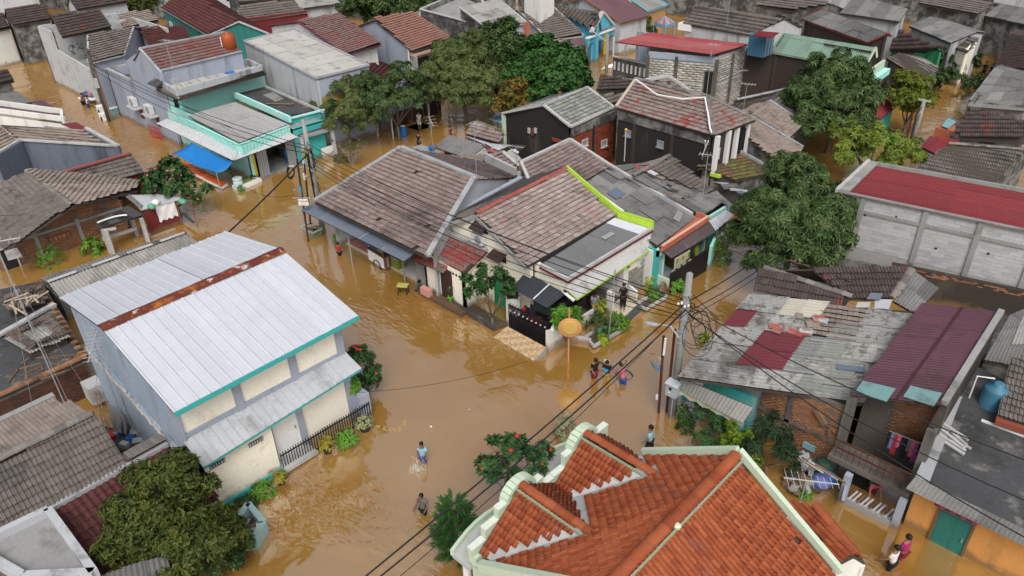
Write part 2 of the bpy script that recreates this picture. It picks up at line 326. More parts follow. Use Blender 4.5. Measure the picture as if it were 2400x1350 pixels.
def tiled(root,poly,mat,prof='double',wd=.30,ln=.32,name='roof_tile',gaps=0.0015,under=True,jit=1.0):
    e,u,n=frame(poly);p=[Vector(q)for q in poly];o=p[0]
    pl=np.array([[(q-o).dot(e),(q-o).dot(u)]for q in p])
    s0,s1=pl[:,0].min(),pl[:,0].max();t0,t1=pl[:,1].min(),pl[:,1].max()
    S,T=np.meshgrid(np.arange(s0+wd/2,s1+.01,wd),np.arange(t0+ln/2,t1+.01,ln));S=S.ravel();T=T.ravel()
    ins=np.zeros(len(S),bool);m=len(pl)
    for i in range(m):
        a,b=pl[i],pl[(i+1)%m]
        c=((a[1]>T)!=(b[1]>T));xx=(b[0]-a[0])*(T-a[1])/((b[1]-a[1])or 1e-9)+a[0]
        ins^=c&(S<xx)
    ins&=nrg.random(len(S))>gaps;S,T=S[ins],T[ins];k=len(S)
    ang=nrg.normal(0,.012*jit,k);E,Un,Nn=np.array(e),np.array(u),np.array(n)
    Ms=np.zeros((k,4,4));ca,sa=np.cos(ang)[:,None],np.sin(ang)[:,None]
    Ms[:,:3,0]=E*ca+Un*sa;Ms[:,:3,1]=Un*ca-E*sa;Ms[:,:3,2]=Nn
    # height of the (possibly warped) roof: use plane through mean
    Ms[:,:3,3]=np.array(o)+S[:,None]*E+T[:,None]*Un+Nn*(nrg.normal(0,.006*jit,k)[:,None]+.03)
    Ms[:,3,3]=1
    mes=tile_mesh(prof,wd,ln,mat);idx=nrg.integers(0,3,k)
    for j in range(3):
        if(idx==j).any():piece(root,name,mes[j],Ms[idx==j])
    if under:MB().prism([q-n*.02 for q in p],-n*.07).build('roof_deck',deck,root)
    return e,u,n
def ridge(root,p,q,mat,r=.13,step=.36,name='ridge_tile',flat=.75):
    p,q=Vector(p),Vector(q);d=q-p;L=d.length;d.normalize();sd=d.cross(Vector((0,0,1))).normalized();u=sd.cross(d)
    key=('ridge',r,step,mat.name)
    if key not in TILE:
        v=[];f=[];k=6
        for t,rr in((0,r*1.12),(step*1.12,r*.95)):
            for i in range(k+1):
                a=math.pi*i/k;v.append((math.cos(a)*rr,t-step/2,math.sin(a)*rr*flat))
        for i in range(k):f.append((i,i+1,k+2+i,k+1+i))
        for i in range(k+1):v.append((v[i][0]*.85,v[i][1]+.005,v[i][2]*.8))
        for i in range(k):f.append((i+1,i,2*(k+1)+i,2*(k+1)+i+1))
        me=bpy.data.meshes.new(name);me.from_pydata(v,[],f);me.materials.append(mat);TILE[key]=me
    me=TILE[key];n=max(1,int(L/step));Ms=np.zeros((n,4,4))
    for i in range(n):
        c=p+d*(L*(i+.5)/n)+u*rnd.gauss(0.02,.008)
        Ms[i,:3,0]=sd;Ms[i,:3,1]=d;Ms[i,:3,2]=u;Ms[i,:3,3]=c;Ms[i,3,3]=1
    piece(root,name,me,Ms)

def bil(q,s,t):return(q[0]*(1-s)+q[1]*s)*(1-t)+(q[3]*(1-s)+q[2]*s)*t
def sheets(root,quad,nu,nv,mat,pitch=.16,amp=.028,prof='wave',name='roof_sheet',jit=.012,along='v',lap=.06,mats=None,skip=(),thick=0.0,under=True):
    """quad: eave left, eave right, top right, top left. Each sheet is one part; ribs run up the slope."""
    q=[Vector(p)for p in quad];n=frame(q)[2];out=[]
    if along=='u':q=[q[1],q[2],q[3],q[0]]
    wu=((q[1]-q[0]).length+(q[2]-q[3]).length)/2/nu
    for i in range(nu):
        for j in range(nv):
            if(i,j)in skip:continue
            w_=max(2,round(wu/pitch));v=[];f=[]
            cols=[]
            for a in range(w_):
                if prof=='wave':cols+=[((a+b/4)/w_,amp*math.sin(2*math.pi*b/4))for b in range(4)]
                else:cols+=[((a+b)/w_,h*amp)for b,h in((0,0),(.06,1),(.16,1),(.22,0),(.62,.0))]
            cols.append((1.0,0.0));dn=rnd.gauss(0,jit);ds=rnd.gauss(0,jit*.5);tl=rnd.gauss(0,jit)
            for t in(j/nv-(lap/max(1,(q[3]-q[0]).length)if j else 0),(j+.5)/nv,(j+1)/nv):
                for s,h in cols:
                    p=bil(q,(i+s)/nu+ds*.02,t);lift=.05+dn+.018*(nv-j)*0+(.02 if t<(j+.3)/nv else 0)+.008*(i%2)
                    v.append(p+n*(h+lift+tl*(s-.5)))
            k=len(cols)
            for r_ in range(2):
                for c_ in range(k-1):f.append((r_*k+c_,r_*k+c_+1,(r_+1)*k+c_+1,(r_+1)*k+c_))
            m_=mats[(i,j)]if mats and(i,j)in mats else mat
            o=mkobj(name,v,f,m_,root,smooth=(prof=='wave'));out.append(o)
    if under:
        g=5;off=n*.03;vs=[bil(q,a/g,b/g)-off for b in range(g+1)for a in range(g+1)]
        mkobj('roof_deck',vs,[(b*(g+1)+a,b*(g+1)+a+1,(b+1)*(g+1)+a+1,(b+1)*(g+1)+a)for b in range(g)for a in range(g)],deck,root)
    return out
def slab(root,poly,th,mat,name='slab'):
    return MB().prism(poly,(0,0,-th)).build(name,mat,root)
def vwall(root,poly,mat,th=.15,name='wall',inward=None):
    """upright wall from its outline, thickened away from the camera"""
    p=[Vector(q)for q in poly];n=Vector((0,0,0))
    for i in range(len(p)):
        a,b=p[i],p[(i+1)%len(p)];n+=Vector(((a.y-b.y)*(a.z+b.z),(a.z-b.z)*(a.x+b.x),0))
    n.normalize();c=sum(p,Vector())/len(p)
    if n.dot(Vector(CO)-c)>0:n=-n
    if inward is not None and n.dot(inward)<0:n=-n
    return MB().prism(p,n*th).build(name,mat,root)
def wall(root,a,b,zb,za,zbt,mat,th=.15,name='wall'):
    return vwall(root,[(a.x,a.y,zb),(b.x,b.y,zb),(b.x,b.y,zbt),(a.x,a.y,za)],mat,th,name)
def onwall(a,b,s,z,out=0.0):
    """point at fraction s along wall a-b, height z, moved out toward the camera side"""
    d=Vector((b.x-a.x,b.y-a.y,0));n=Vector((d.y,-d.x,0)).normalized();p=Vector((a.x,a.y,0))+d*s
    if n.dot(Vector((0,0,0))-p)<0:n=-n
    return Vector((p.x,p.y,z))+n*out,n,d.normalized()
def window(root,a,b,s0,s1,z0,z1,fm=None,pm=None,bars=2,name='window',sill=True):
    fm=fm or white;pm=pm or glass;p,n,d=onwall(a,b,(s0+s1)/2,(z0+z1)/2,.01);L=(Vector((b.x-a.x,b.y-a.y,0))).length*abs(s1-s0);h=z1-z0
    R_=Matrix((d,-n,Vector((0,0,1)))).transposed();f=MB()
    for x in(-L/2,L/2):f.box(p+d*x+n*.03,(.07,.09,h+.07),R_)
    for z in(-h/2,h/2):f.box(p+Vector((0,0,z))+n*.03,(L-.07,.085,.07),R_)
    for i in range(1,bars):f.box(p+d*(-L/2+L*i/bars)+n*.025,(.045,.06,h-.07),R_)
    o=f.build(name,fm,root);MB().box(p+n*.008,(L-.05,.03,h-.05),R_).build('pane',pm,o)
    if sill:MB().box(p+n*.07-Vector((0,0,h/2+.07)),(L+.15,.16,.06),R_).build('sill',fm,o)
    return o
def door(root,a,b,s0,s1,z0,z1,dm,fm=None,name='door',handle=True):
    fm=fm or wood;p,n,d=onwall(a,b,(s0+s1)/2,(z0+z1)/2,.01);L=(Vector((b.x-a.x,b.y-a.y,0))).length*abs(s1-s0);h=z1-z0
    R_=Matrix((d,-n,Vector((0,0,1)))).transposed();f=MB()
    for i in(-1,1):
        f.box(p+d*i*L*.24+n*.035+Vector((0,0,h*.22)),(L*.36,.03,h*.38),R_);f.box(p+d*i*L*.24+n*.035-Vector((0,0,h*.25)),(L*.36,.03,h*.34),R_)
    f.box(p+n*.012,(L-.06,.05,h),R_);o=f.build(name,dm,root);g=MB()
    for x in(-L/2,L/2):g.box(p+d*x+n*.03,(.08,.1,h),R_)
    g.box(p+Vector((0,0,h/2+.04))+n*.03,(L+.08,.095,.08),R_);g.build('door_frame',fm,o)
    if handle:MB().box(p+d*L*.36+n*.08,(.04,.06,.14),R_).build('handle',steel,o)
    return o
def bricks(root,a,b,z0,z1,mat,bw=.6,bh=.2,joint=.014,proud=.02,name='block',zt=None,hole=None,miss=0.0,top2=None):
    """a course-by-course facing on the wall a-b; z1 may rise to top2 at b"""
    key=('brick',bw,bh,mat.name,name)
    if key not in TILE:
        m_=MB().box((0,0,0),(bw-joint,proud*2,bh-joint));me=bpy.data.meshes.new(name);me.from_pydata(m_.v,[],m_.f);me.materials.append(mat);TILE[key]=me
    d=Vector((b.x-a.x,b.y-a.y,0));L=d.length;_,n,dd=onwall(a,b,.5,0);Ms=[];r=0;z=z0+bh/2
    zm=max(z1,top2 if top2 is not None else z1)
    while z+bh*.4<zm:
        x=bw/2-(bw/2 if r%2 else 0)
        while x<L+bw*.1:
            s=x/L;topz=z1+((top2 if top2 is not None else z1)-z1)*s
            if bw*.3<x<L-bw*.3 and z+bh*.4<topz and rnd.random()>=miss and not(hole and hole(s,z)):
                Mx=np.eye(4);Mx[:3,0]=dd;Mx[:3,1]=-n;Mx[:3,3]=np.array(Vector((a.x,a.y,z))+dd*x+n*(rnd.uniform(-.004,.006)+.0));Ms.append(Mx)
            x+=bw
        z+=bh;r+=1
    if Ms:piece(root,name,TILE[key],np.array(Ms))
def coping(root,pts,wd,h,mat,name='coping',close=False):
    m_=MB();k=len(pts)
    for i in range(k if close else k-1):m_.beam(pts[i],pts[(i+1)%k],wd,h)
    return m_.build(name,mat,root)
# ------------------------------------------------------------------ the setting: flood water over a sunken ground sheet
def water_material():
    m=bpy.data.materials.new('flood_water');m.use_nodes=True;t=m.node_tree;N=t.nodes;L=t.links;b=N['Principled BSDF']
    b.inputs['Roughness'].default_value=.05;b.inputs['IOR'].default_value=2.25;b.inputs['Specular IOR Level'].default_value=1.0
    geo=N.new('ShaderNodeNewGeometry');pos=geo.outputs['Position']
    def noise(s,d=3.0,sx=1,sy=1,rot=0.0,dist=0.0):
        mp=N.new('ShaderNodeMapping');mp.inputs['Scale'].default_value=(sx,sy,1);mp.inputs['Rotation'].default_value=(0,0,rot);L.new(pos,mp.inputs[0])
        n=N.new('ShaderNodeTexNoise');n.inputs['Scale'].default_value=s;n.inputs['Detail'].default_value=d;n.inputs['Distortion'].default_value=dist;L.new(mp.outputs[0],n.inputs['Vector']);return n.outputs['Fac']
    def mt(op,a,b_):
        n=N.new('ShaderNodeMath');n.operation=op
        for i,v in enumerate((a,b_)):
            if isinstance(v,(int,float)):n.inputs[i].default_value=v
            else:L.new(v,n.inputs[i])
        return n.outputs[0]
    r=N.new('ShaderNodeValToRGB');e=r.color_ramp.elements;e[0].position=.35;e[0].color=(.30,.15,.028,1);e[1].position=.7;e[1].color=(.35,.2,.058,1)
    L.new(noise(.13,5.0,dist=.6),r.inputs[0]);L.new(r.outputs[0],b.inputs['Base Color'])
    patch=N.new('ShaderNodeMapRange');patch.inputs[1].default_value=.48;patch.inputs[2].default_value=.68;patch.inputs[3].default_value=.10;patch.inputs[4].default_value=1.0
    L.new(noise(.16,3.0,dist=.5),patch.inputs[0])
    h=mt('ADD',mt('MULTIPLY',noise(.85,2.0,1,2.4,.5,.9),1.0),mt('MULTIPLY',noise(2.3,1.5,1,2.2,.2,1.0),.36))
    h=mt('ADD',mt('MULTIPLY',h,patch.outputs[0]),mt('MULTIPLY',noise(.45,2.0,dist=.5),.5))
    bp=N.new('ShaderNodeBump');bp.inputs['Strength'].default_value=.55;bp.inputs['Distance'].default_value=.22;L.new(h,bp.inputs['Height']);L.new(bp.outputs[0],b.inputs['Normal'])
    return m
wat=mkobj('water',[(-420,-120,0),(160,-120,0),(160,460,0),(-420,460,0)],[(0,1,2,3)],water_material(),kind='structure')
grd=mkobj('ground',[(-430,-130,-.9),(170,-130,-.9),(170,470,-.9),(-430,470,-.9)],[(0,1,2,3)],soil,kind='structure')

# ------------------------------------------------------------------ a plain gabled or lean-to house from its seen roof slope
def gable(root,eL,eR,rR,rL,rm,wmat,kind='tile',back=1.0,oh=.32,side=.14,rdg=None,prof='double',ln=.34,zb=-.5,nu=4,nv=2,spitch=.16,sprof='wave',sidemat=None,walls='fslrb',coat=None,eavebeam=True,verge=None,wd=.30,zbd=None):
    eL,eR,rR,rL=map(Vector,(eL,eR,rR,rL))
    hL=Vector((rL.x-eL.x,rL.y-eL.y,0));hR=Vector((rR.x-eR.x,rR.y-eR.y,0));e=Vector((eR.x-eL.x,eR.y-eL.y,0)).normalized()
    if kind=='tile':tiled(root,[eL,eR,rR,rL],rm,prof,wd,ln)
    else:sheets(root,[eL,eR,rR,rL],nu,nv,rm,spitch,prof=sprof,mats=coat)
    bL,bR=rL+hL*back,rR+hR*back;bL.z=rL.z-(rL.z-eL.z)*back;bR.z=rR.z-(rR.z-eR.z)*back
    if back>0:
        if kind=='tile':tiled(root,[bR,bL,rL,rR],rm,prof,wd,ln)
        else:sheets(root,[bR,bL,rL,rR],nu,nv,rm,spitch,prof=sprof)
        if rdg:ridge(root,rL+Vector((0,0,.05)),rR+Vector((0,0,.05)),rdg)
    sl_=(rL.z-eL.z)/max(.1,hL.length);hl,hr=hL.normalized(),hR.normalized()
    dz=Vector((0,0,sl_*oh-.1));FL=eL+hl*oh+e*side+dz;FR=eR+hr*oh-e*side+dz
    RL=rL+e*side-Vector((0,0,.12));RR=rR-e*side-Vector((0,0,.12))
    BL=bL-hl*oh+e*side+dz;BR=bR-hr*oh-e*side+dz
    g=lambda p:Vector((p.x,p.y,zb));sm=sidemat or wmat
    if 'f' in walls:vwall(root,[g(FL),g(FR),FR,FL],wmat)
    if back>0:
        if 'l' in walls:vwall(root,[g(FL),g(BL),BL,RL,FL],sm,inward=e)
        if 'r' in walls:vwall(root,[g(FR),g(BR),BR,RR,FR],sm,inward=-e)
        if 'b' in walls:vwall(root,[g(BL),g(BR),BR,BL],wmat,inward=-hl)
    else:
        if 'l' in walls:vwall(root,[g(FL),g(RL),RL,FL],sm,inward=e)
        if 'r' in walls:vwall(root,[g(FR),g(RR),RR,FR],sm,inward=-e)
        if 'b' in walls:vwall(root,[g(RL),g(RR),RR,RL],wmat,inward=-hl)
    if eavebeam:coping(root,[eL+hl*.04-Vector((0,0,.06)),eR+hr*.04-Vector((0,0,.06))],.04,.14,verge or deck,'fascia')
    if verge:
        for nm,ps in(('verge',[eL,rL]+([bL]if back else[])),('verge',[eR,rR]+([bR]if back else[]))):coping(root,[p+Vector((0,0,.05))for p in ps],.16,.14,verge,nm)
    return dict(FL=FL,FR=FR,RL=RL,RR=RR,BL=BL,BR=BR,eL=eL,eR=eR,rL=rL,rR=rR,bL=bL,bR=bR)
HG='flooded houses of the neighbourhood'
def house(label,loc,name='house'):return thing(name,label,'house',loc,HG)

# ------------------------------------------------------------------ white steel roofed hall at the left
def white_hall():
    eL,eR=at(409,971,5.2),at(840,743,5.35);rL,rR=at(237,770,6.55),at(662,587,7.0);bL,bR=at(140,700,5.75),at(530,545,6.05)
    h=thing('metal_roof_hall','two storey cream and grey hall under a white steel roof with rusty ridge strip','building',base([eL,eR,bL,bR]),HG)
    sheets(h,[eL,eR,rR,rL],9,1,s_white,.36,.03,'rib','roof_panel',.004);sheets(h,[bR,bL,rL,rR],9,1,s_white,.36,.03,'rib','roof_panel',.004)
    d=(rR-rL).normalized();v=MB();nseg=10;hl=Vector((-.22,0,-.06));hr=Vector((.24,0,-.085))
    for i in range(nseg):
        a,b=rL+(rR-rL)*(i/nseg)-d*.04,rL+(rR-rL)*((i+1)/nseg)+d*.03;up=Vector((0,0,.125+.012*(i%2)))
        MB().add([a+up+hl*1.25,b+up+hl*1.25,b+up,a+up,a+up+hr*1.25,b+up+hr*1.25],[(0,1,2,3),(3,2,5,4)]).build('ridge_flashing',rust2,h)
    coping(h,[eL+Vector((0.02,0,-.02)),eR+Vector((0.02,0,-.02))],.05,.2,teal,'gutter')
    coping(h,[bL+Vector((0,0,-.02)),bR+Vector((0,0,-.02))],.05,.14,s_grey,'gutter')
    y0,y1,x0,x1=5.95,13.05,-23.1,-32.0
    g=lambda x,y,z=-.5:Vector((x,y,z))
    vwall(h,[g(x0,y0),g(x0,y1),g(x0,y1,5.25),g(x0,y0,5.15)],wm['cream'],.18)
    vwall(h,[g(x0,y0),g(x1,y0),g(x1,y0,5.6),Vector((rL.x,y0,rL.z-.1)),g(x0,y0,5.1)],wm['bluegrey'],.2)
    vwall(h,[g(x0,y1),g(x1,y1),g(x1,y1,5.8),Vector((rR.x,y1,rR.z-.1)),g(x0,y1,5.3)],wm['bluegrey'],.2,inward=Vector((0,-1,0)))
    vwall(h,[g(x1,y0),g(x1,y1),g(x1,y1,5.8),g(x1,y0,5.6)],wm['bluegrey'],.2,inward=Vector((1,0,0)))
    for y in(5.98,8.35,10.75,12.95):MB().box((x0+.04,y,4.2),(.14,.32,2.0)).build('pilaster',wm['greyblue'],h)
    MB().box((x0+.03,9.5,3.55),(.1,7.0,.2)).build('band',wm['greyblue'],h)
    for x in(-24.6,-27.2,-29.7,-31.9):MB().box((x,y0-.04,2.6),(.32,.12,5.6+(.5 if-29<x<-25 else 0))).build('pilaster',wm['greyblue'],h)
    vwall(h,[g(x0,y0-.12,-.5),g(x1+.1,y0-.12,-.5),g(x1+.1,y0-.12,3.4),g(x0,y0-.12,2.7)],wm['bluegrey'],.11)
    m_=MB()
    for i in range(46):
        t=i/46;x=x0+(x1-x0)*(.02+.96*t);z=2.7+.7*t
        m_.box((x,y0-.15-rnd.random()*.05,z+.02+rnd.random()*.05),(.2,.1,.05+rnd.random()*.07),Matrix.Rotation(rnd.uniform(-.3,.3),3,'Y'))
    m_.build('ledge_mortar',mortar,h,kind='stuff')
    # lean-to
    tL,tR,lL,lR=Vector((-23.25,5.9,3.6)),Vector((-23.25,13.1,3.78)),at(476,1097,2.62),at(847,865,3.0)
    tL,tR=at(417,1020,3.55),at(790,806,3.75)
    sheets(h,[lL,lR,tR,tL],11,1,s_grey,.36,.03,'rib','porch_roof_panel',.004)
    coping(h,[lL-Vector((0,0,.02)),lR-Vector((0,0,.02))],.04,.09,teal,'porch_gutter')
    fx=-22.52
    vwall(h,[g(fx,6.1),g(fx,9.05),g(fx,9.05,2.75),g(fx,6.1,2.6)],wm['cream'],.15)
    vwall(h,[g(fx,6.1),g(x0-.1,6.1),g(x0-.1,6.1,3.3),g(fx,6.1,2.6)],wm['bluegrey'],.15)
    fx2=-23.0
    vwall(h,[g(fx2,9.05),g(fx2,13.05),g(fx2,13.05,3.1),g(fx2,9.05,3.0)],wm['cream'],.15)
    for y in(10.5,12.95):MB().box((fx2+.04,y,1.2),(.16,.3,3.4)).build('pilaster',wm['greyblue'],h)
    A,B=Vector((fx2,9.05,0)),Vector((fx2,13.05,0))
    door(h,A,B,.06,.33,.25,2.55,white,white,'white_door');MB().box((fx2+.4,9.85,.16),(.8,1.5,.16)).build('door_step',concl,h)
    MB().box((fx+.06,7.6,.12),(.1,3.0,.22)).build('teal_skirting',teal,h)
    for yy in(6.75,8.35):
        v=MB();f=MB().box((fx+.012,yy,2.1),(.03,.62,.2)).build('vent_recess',dark,h)
        for i in range(6):MB().box((fx+.035,yy-.26+i*.104,2.1),(.05,.06,.18)).build('vent_block',concl,f)
    # fence in front
    f=thing('iron_fence','low black iron bar fence beside the cream hall','fence',(fx+.15,11.2,-.3))
    m=MB()
    for z in(.15,.85):m.beam((fx+.1,9.1,z),(fx+.1,13.5,z),.04,.05)
    m.beam((fx+.1,13.5,.15),(fx-.4,13.6,.15),.04,.05).beam((fx+.1,13.5,.85),(fx-.4,13.6,.85),.04,.05);m.build('rail',black,f)
    for i in range(38):MB().beam((fx+.1,9.12+i*.118,-.3),(fx+.1,9.12+i*.118,1.0),.03,.03).build('bar',black,f)
    MB().box((fx-.2,13.35,.55),(.55,.5,1.7)).build('fence_pier',wm['greyblue'],f)
white_hall()

# ------------------------------------------------------------------ long tiled shophouse in the middle
def shophouse():
    eL,eR,rR,rL=Q('737 474 3.2,1002 604 3.2,1112 418 5.4,940 348 5.4')
    h=thing('shophouse','long low shophouse with pinkish brown tile roof and blue grey street awning','house',base([eL,eR,rR,rL]),HG)
    r=gable(h,eL,eR,rR,rL,t_pink,wm['white'],oh=.9,side=.1,ln=.30,walls='lrb',sidemat=wm['palegrey'])
    for a,b in((eL,rL),(rL,rR),(rR,eR)):coping(h,[a+Vector((0,0,.1)),b+Vector((0,0,.1))],.3,.16,cement,'cement_capping')
    coping(h,[rL+(r['bL']-rL)*.04,rR+(r['bR']-rR)*.04],.25,.2,cement,'ridge_capping');coping(h,[r['bL']+Vector((0,0,.3)),r['bR']+Vector((0,0,.3))],.16,.7,concl,'parapet')
    # front under the awning
    y=24.1;xs=[-37.3,-34.6,-32.0,-29.0]
    for i,mt_ in enumerate((wm['orange'],wm['white'],wm['palegrey'])):vwall(h,[(xs[i],y,-.5),(xs[i+1],y,-.5),(xs[i+1],y,3.2),(xs[i],y,3.2)],mt_)
    MB().box((-33.1,23.3,-.15),(8.6,1.6,.6)).build('raised_floor',tilefloor,h)
    for i in range(7):MB().box((-36.6+i*1.15,23.3,.155),(1.1,1.5,.012)).build('floor_tile',white if i>2 else pinkp,h)
    MB().box((-29.4,22.9,.75),(.75,1.2,1.6)).build('counter',conc,h)
    MB().box((-35.6,23.9,1.2),(1.3,.1,1.3)).build('orange_curtain',wm['orange'],h);MB().box((-30.5,23.9,1.1),(.8,.14,1.6)).build('red_shutter',redp,h)
    a=Q('706 494 2.3,948 614 2.35,980 590 2.75,742 473 2.75')
    sheets(h,a,5,1,s_blue,.3,.012,'rib','awning_panel',.003)
    for t in(.2,.4,.6,.8):MB().beam(bil(a,t,.02)+Vector((0,0,.085)),bil(a,t,.98)+Vector((0,0,.085)),.05,.02).build('awning_seam',s_asbl,h)
    for px,py in((722,566),(826,620),(949,660)):
        b=at(px,py,0);MB().tube([b-Vector((0,0,.4)),Vector((b.x,b.y,2.3))],.045,6).build('awning_post',polec,h)
shophouse()

# ------------------------------------------------------------------ cream corner house
def corner_house():
    fy=23.95
    rL,rR=at(1116,503,4.95),at(1326,398,5.0);eL,eR=at(1237,626,3.6),at(1442,507,3.66)
    wL,wR=at(1031,529,3.75),at(1225,424,3.8)
    h=thing('corner_house','cream corner house with pale mixed tile roof, lime green parapet and red ridge','house',base([eL,eR,wL,wR]),HG)
    tiled(h,[eL,eR,rR,rL],t_mix,ln=.31);tiled(h,[wR,wL,rL,rR],t_grey,ln=.31)
    ridge(h,rL+Vector((0,-.05,.07)),rR+Vector((0,0,.07)),ridge_red,.15,.34)
    # gable wall and side
    x0,x1=wL.x+.25,eL.x-.3
    vwall(h,[(x0,fy,-.5),(x1,fy,-.5),(x1,fy,3.55),(rL.x,fy,rL.z-.15),(x0,fy,3.6)],wm['cream'],.18)
    coping(h,[rL+Vector((0,-.12,-.06)),eL+Vector((0,-.12,-.06))],.06,.2,conc,'barge_board');coping(h,[rL+Vector((0,-.12,-.06)),wL+Vector((0,-.12,-.06))],.06,.2,conc,'barge_board')
    vwall(h,[(x0,fy,-.5),(x0,wR.y,-.5),(x0,wR.y,3.7),(x0,fy,3.7)],wm['palegrey'],.15,inward=Vector((1,0,0)))
    coping(h,[wL+Vector((-.1,-.1,.12)),wR+Vector((-.1,0,.12))],.28,.3,wm['greyblue'],'gutter_wall')
    # dark lower roof over the porch
    gL,gR=at(1331,658,3.2),at(1526,540,3.25);tL,tR=at(1268,622,3.55),at(1440,512,3.6)
    sheets(h,[gL,gR,tR,tL],8,1,s_asbd,.12,.022,'wave','porch_sheet',.006,mats={(7,0):s_white})
    MB().prism([bil([gL,gR,tR,tL],s,t)+Vector((0,0,.12))for s,t in((.62,.5),(.75,.48),(.76,.62),(.63,.64))],(0,0,.012)).build('clear_sheet',s_asbl,h)
    fx=gL.x
    up=Vector((0,0,1))
    coping(h,[tL+up*.1+Vector((.05,-.1,0)),gL+up*.1,gR+up*.1],.13,.16,concl,'gutter');coping(h,[tL+up*.0+Vector((.07,-.2,-.02)),gL+Vector((.09,-.1,-.02)),gR+Vector((.09,0.05,-.02))],.05,.1,maroonp,'gutter_trim')
    vwall(h,[(fx,gL.y,2.55),(fx,gR.y,2.55),(fx,gR.y,3.2),(fx,gL.y,3.2)],wm['white'],.14,'fascia')
    vwall(h,[(x1,gL.y,2.35),(fx,gL.y,2.45),(fx,gL.y,3.2),(x1,gL.y,3.5)],wm['cream'],.14,'fascia')
    cq=[at(1352,700,2.45),at(1547,569,2.5),Vector((fx+.02,gR.y,2.72)),Vector((fx+.02,gL.y,2.68))]
    slab(h,cq,.08,concl,'canopy');coping(h,[cq[3]-up*.05,cq[0]-up*.06,cq[1]-up*.06],.05,.09,limep,'canopy_trim');MB().box((fx-.08,gL.y+.06,2.82),(.2,.2,.8)).build('fascia_corner',wm['white'],h)
    # lime parapet up the far side
    P=[rR+up*.12,eR+Vector((.1,.1,.22)),gR+Vector((0,.05,.42))]
    m=MB()
    for a,b in zip(P,P[1:]):m.prism([a,b,b-up*.55,a-up*.55],(0,.18,0))
    m.build('lime_parapet',wm['lime'],h);coping(h,[p+Vector((0,.1,.06))for p in P],.14,.08,limep,'parapet_cap')
    vwall(h,[(x0,P[0].y+.2,-.5),(x1,P[0].y+.2,-.5),(x1,P[0].y+.2,3.6),(rL.x,P[0].y+.2,4.8),(x0,P[0].y+.2,3.6)],wm['white'],.15,inward=Vector((0,-1,0)))
    # porch inside walls; the house side wall's darker tone paints in the porch shade
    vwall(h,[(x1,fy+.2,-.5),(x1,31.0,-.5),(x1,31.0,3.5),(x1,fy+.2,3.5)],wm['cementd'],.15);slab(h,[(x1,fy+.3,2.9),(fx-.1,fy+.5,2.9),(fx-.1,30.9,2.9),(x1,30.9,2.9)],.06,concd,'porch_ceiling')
    vwall(h,[(x1,31.0,-.5),(fx+.1,31.0,-.5),(fx+.1,31.0,2.9),(x1,31.0,3.5)],wm['white'],.15)
    door(h,Vector((x1,fy+.2,0)),Vector((x1,31,0)),.45,.6,.3,2.3,browndoor);window(h,Vector((x1,fy+.2,0)),Vector((x1,31,0)),.1,.32,1.0,2.2,wood)
    MB().box(((x1+fx)/2,(fy+31)/2+.2,0.05),(abs(fx-x1),6.6,.5)).build('porch_floor',mortard,h)  # dark floor colour stands in for the shade under the porch roof
    # stone clad wing with AC beside the porch
    s0,s1=Vector((fx+.15,28.6,0)),Vector((fx+.15,31.15,0))
    vwall(h,[(s0.x,s0.y,-.5),(s1.x,s1.y,-.5),(s1.x,s1.y,2.6),(s0.x,s0.y,2.6)],wm['cream'],.15)
    vwall(h,[(s0.x,s0.y,-.5),(s0.x-1.5,s0.y,-.5),(s0.x-1.5,s0.y,2.6),(s0.x,s0.y,2.6)],wm['white'],.15)
    bricks(h,s0,s1,-.2,1.7,M('cladding_stone',[(.24,.23,.2),(.33,.31,.27),(.18,.175,.16),(.28,.26,.22)],rnd_=TP,grain=.25),.34,.11,.02,.04,'cladding_stone')
    # side room with the red porch tiles
    q=[at(968,578,2.45),at(1088,640,2.45),at(1140,591,3.15),at(1022,536,3.2)]
    tiled(h,q,t_red,ln=.31,name='porch_tile')
    coping(h,[q[3]+up*.1,q[2]+up*.1],.22,.16,cement,'porch_flashing');coping(h,[q[2]-up*.03,q[1]-up*.03],.05,.14,deck,'porch_barge');coping(h,[q[0]+up*.08,q[3]+up*.08],.18,.14,cement,'porch_flashing')
    q2=[at(962,606,1.95),at(1036,640,1.95),at(1053,622,2.3),at(981,588,2.35)]
    tiled(h,q2,t_red,ln=.31,name='porch_tile')
    a,b=at(981,684,0),at(1102,722,0);a=Vector((-28.95,22.3,0));b=Vector((-25.75,22.3,0))
    vwall(h,[(a.x,a.y,-.5),(b.x,b.y,-.5),(b.x,b.y,2.5),(a.x,a.y,2.5)],wm['cream'],.15)
    vwall(h,[(b.x,b.y,-.5),(b.x,fy,-.5),(b.x,fy,3.1),(b.x,b.y,2.5)],wm['cream'],.15);vwall(h,[(a.x,a.y,-.5),(a.x,fy,-.5),(a.x,fy,3.1),(a.x,a.y,2.5)],wm['cream'],.15,inward=Vector((1,0,0)))
    door(h,a,b,.46,.7,.1,2.0,browndoor,browndoor)
    for i in range(4):MB().box((b.x-.78+i*.25,b.y-.01,2.02),(.11,.04,.13)).build('vent_hole',dark,h)
    MB().box((-27.2,21.95,.0),(3.6,.55,.5)).build('door_ledge',wood,h);MB().box((-28.3,21.75,.42),(.7,.3,.45)).build('pink_seat_wall',pinkp,h)
    # small hood over the vent in the gable, and one beside the porch tiles
    for px,py in((1122,534),(1164,602)):
        c=aty(px,py,fy-.3);MB().prism([c+Vector((-.5,.25,.18)),c+Vector((.5,.25,.18)),c+Vector((.5,-.3,-.1)),c+Vector((-.5,-.3,-.1))],(0,0,.04)).build('vent_hood',browndoor,h)
        MB().box(c+Vector((.15,.29,-.2)),(.5,.05,.35)).build('vent',dark,h)
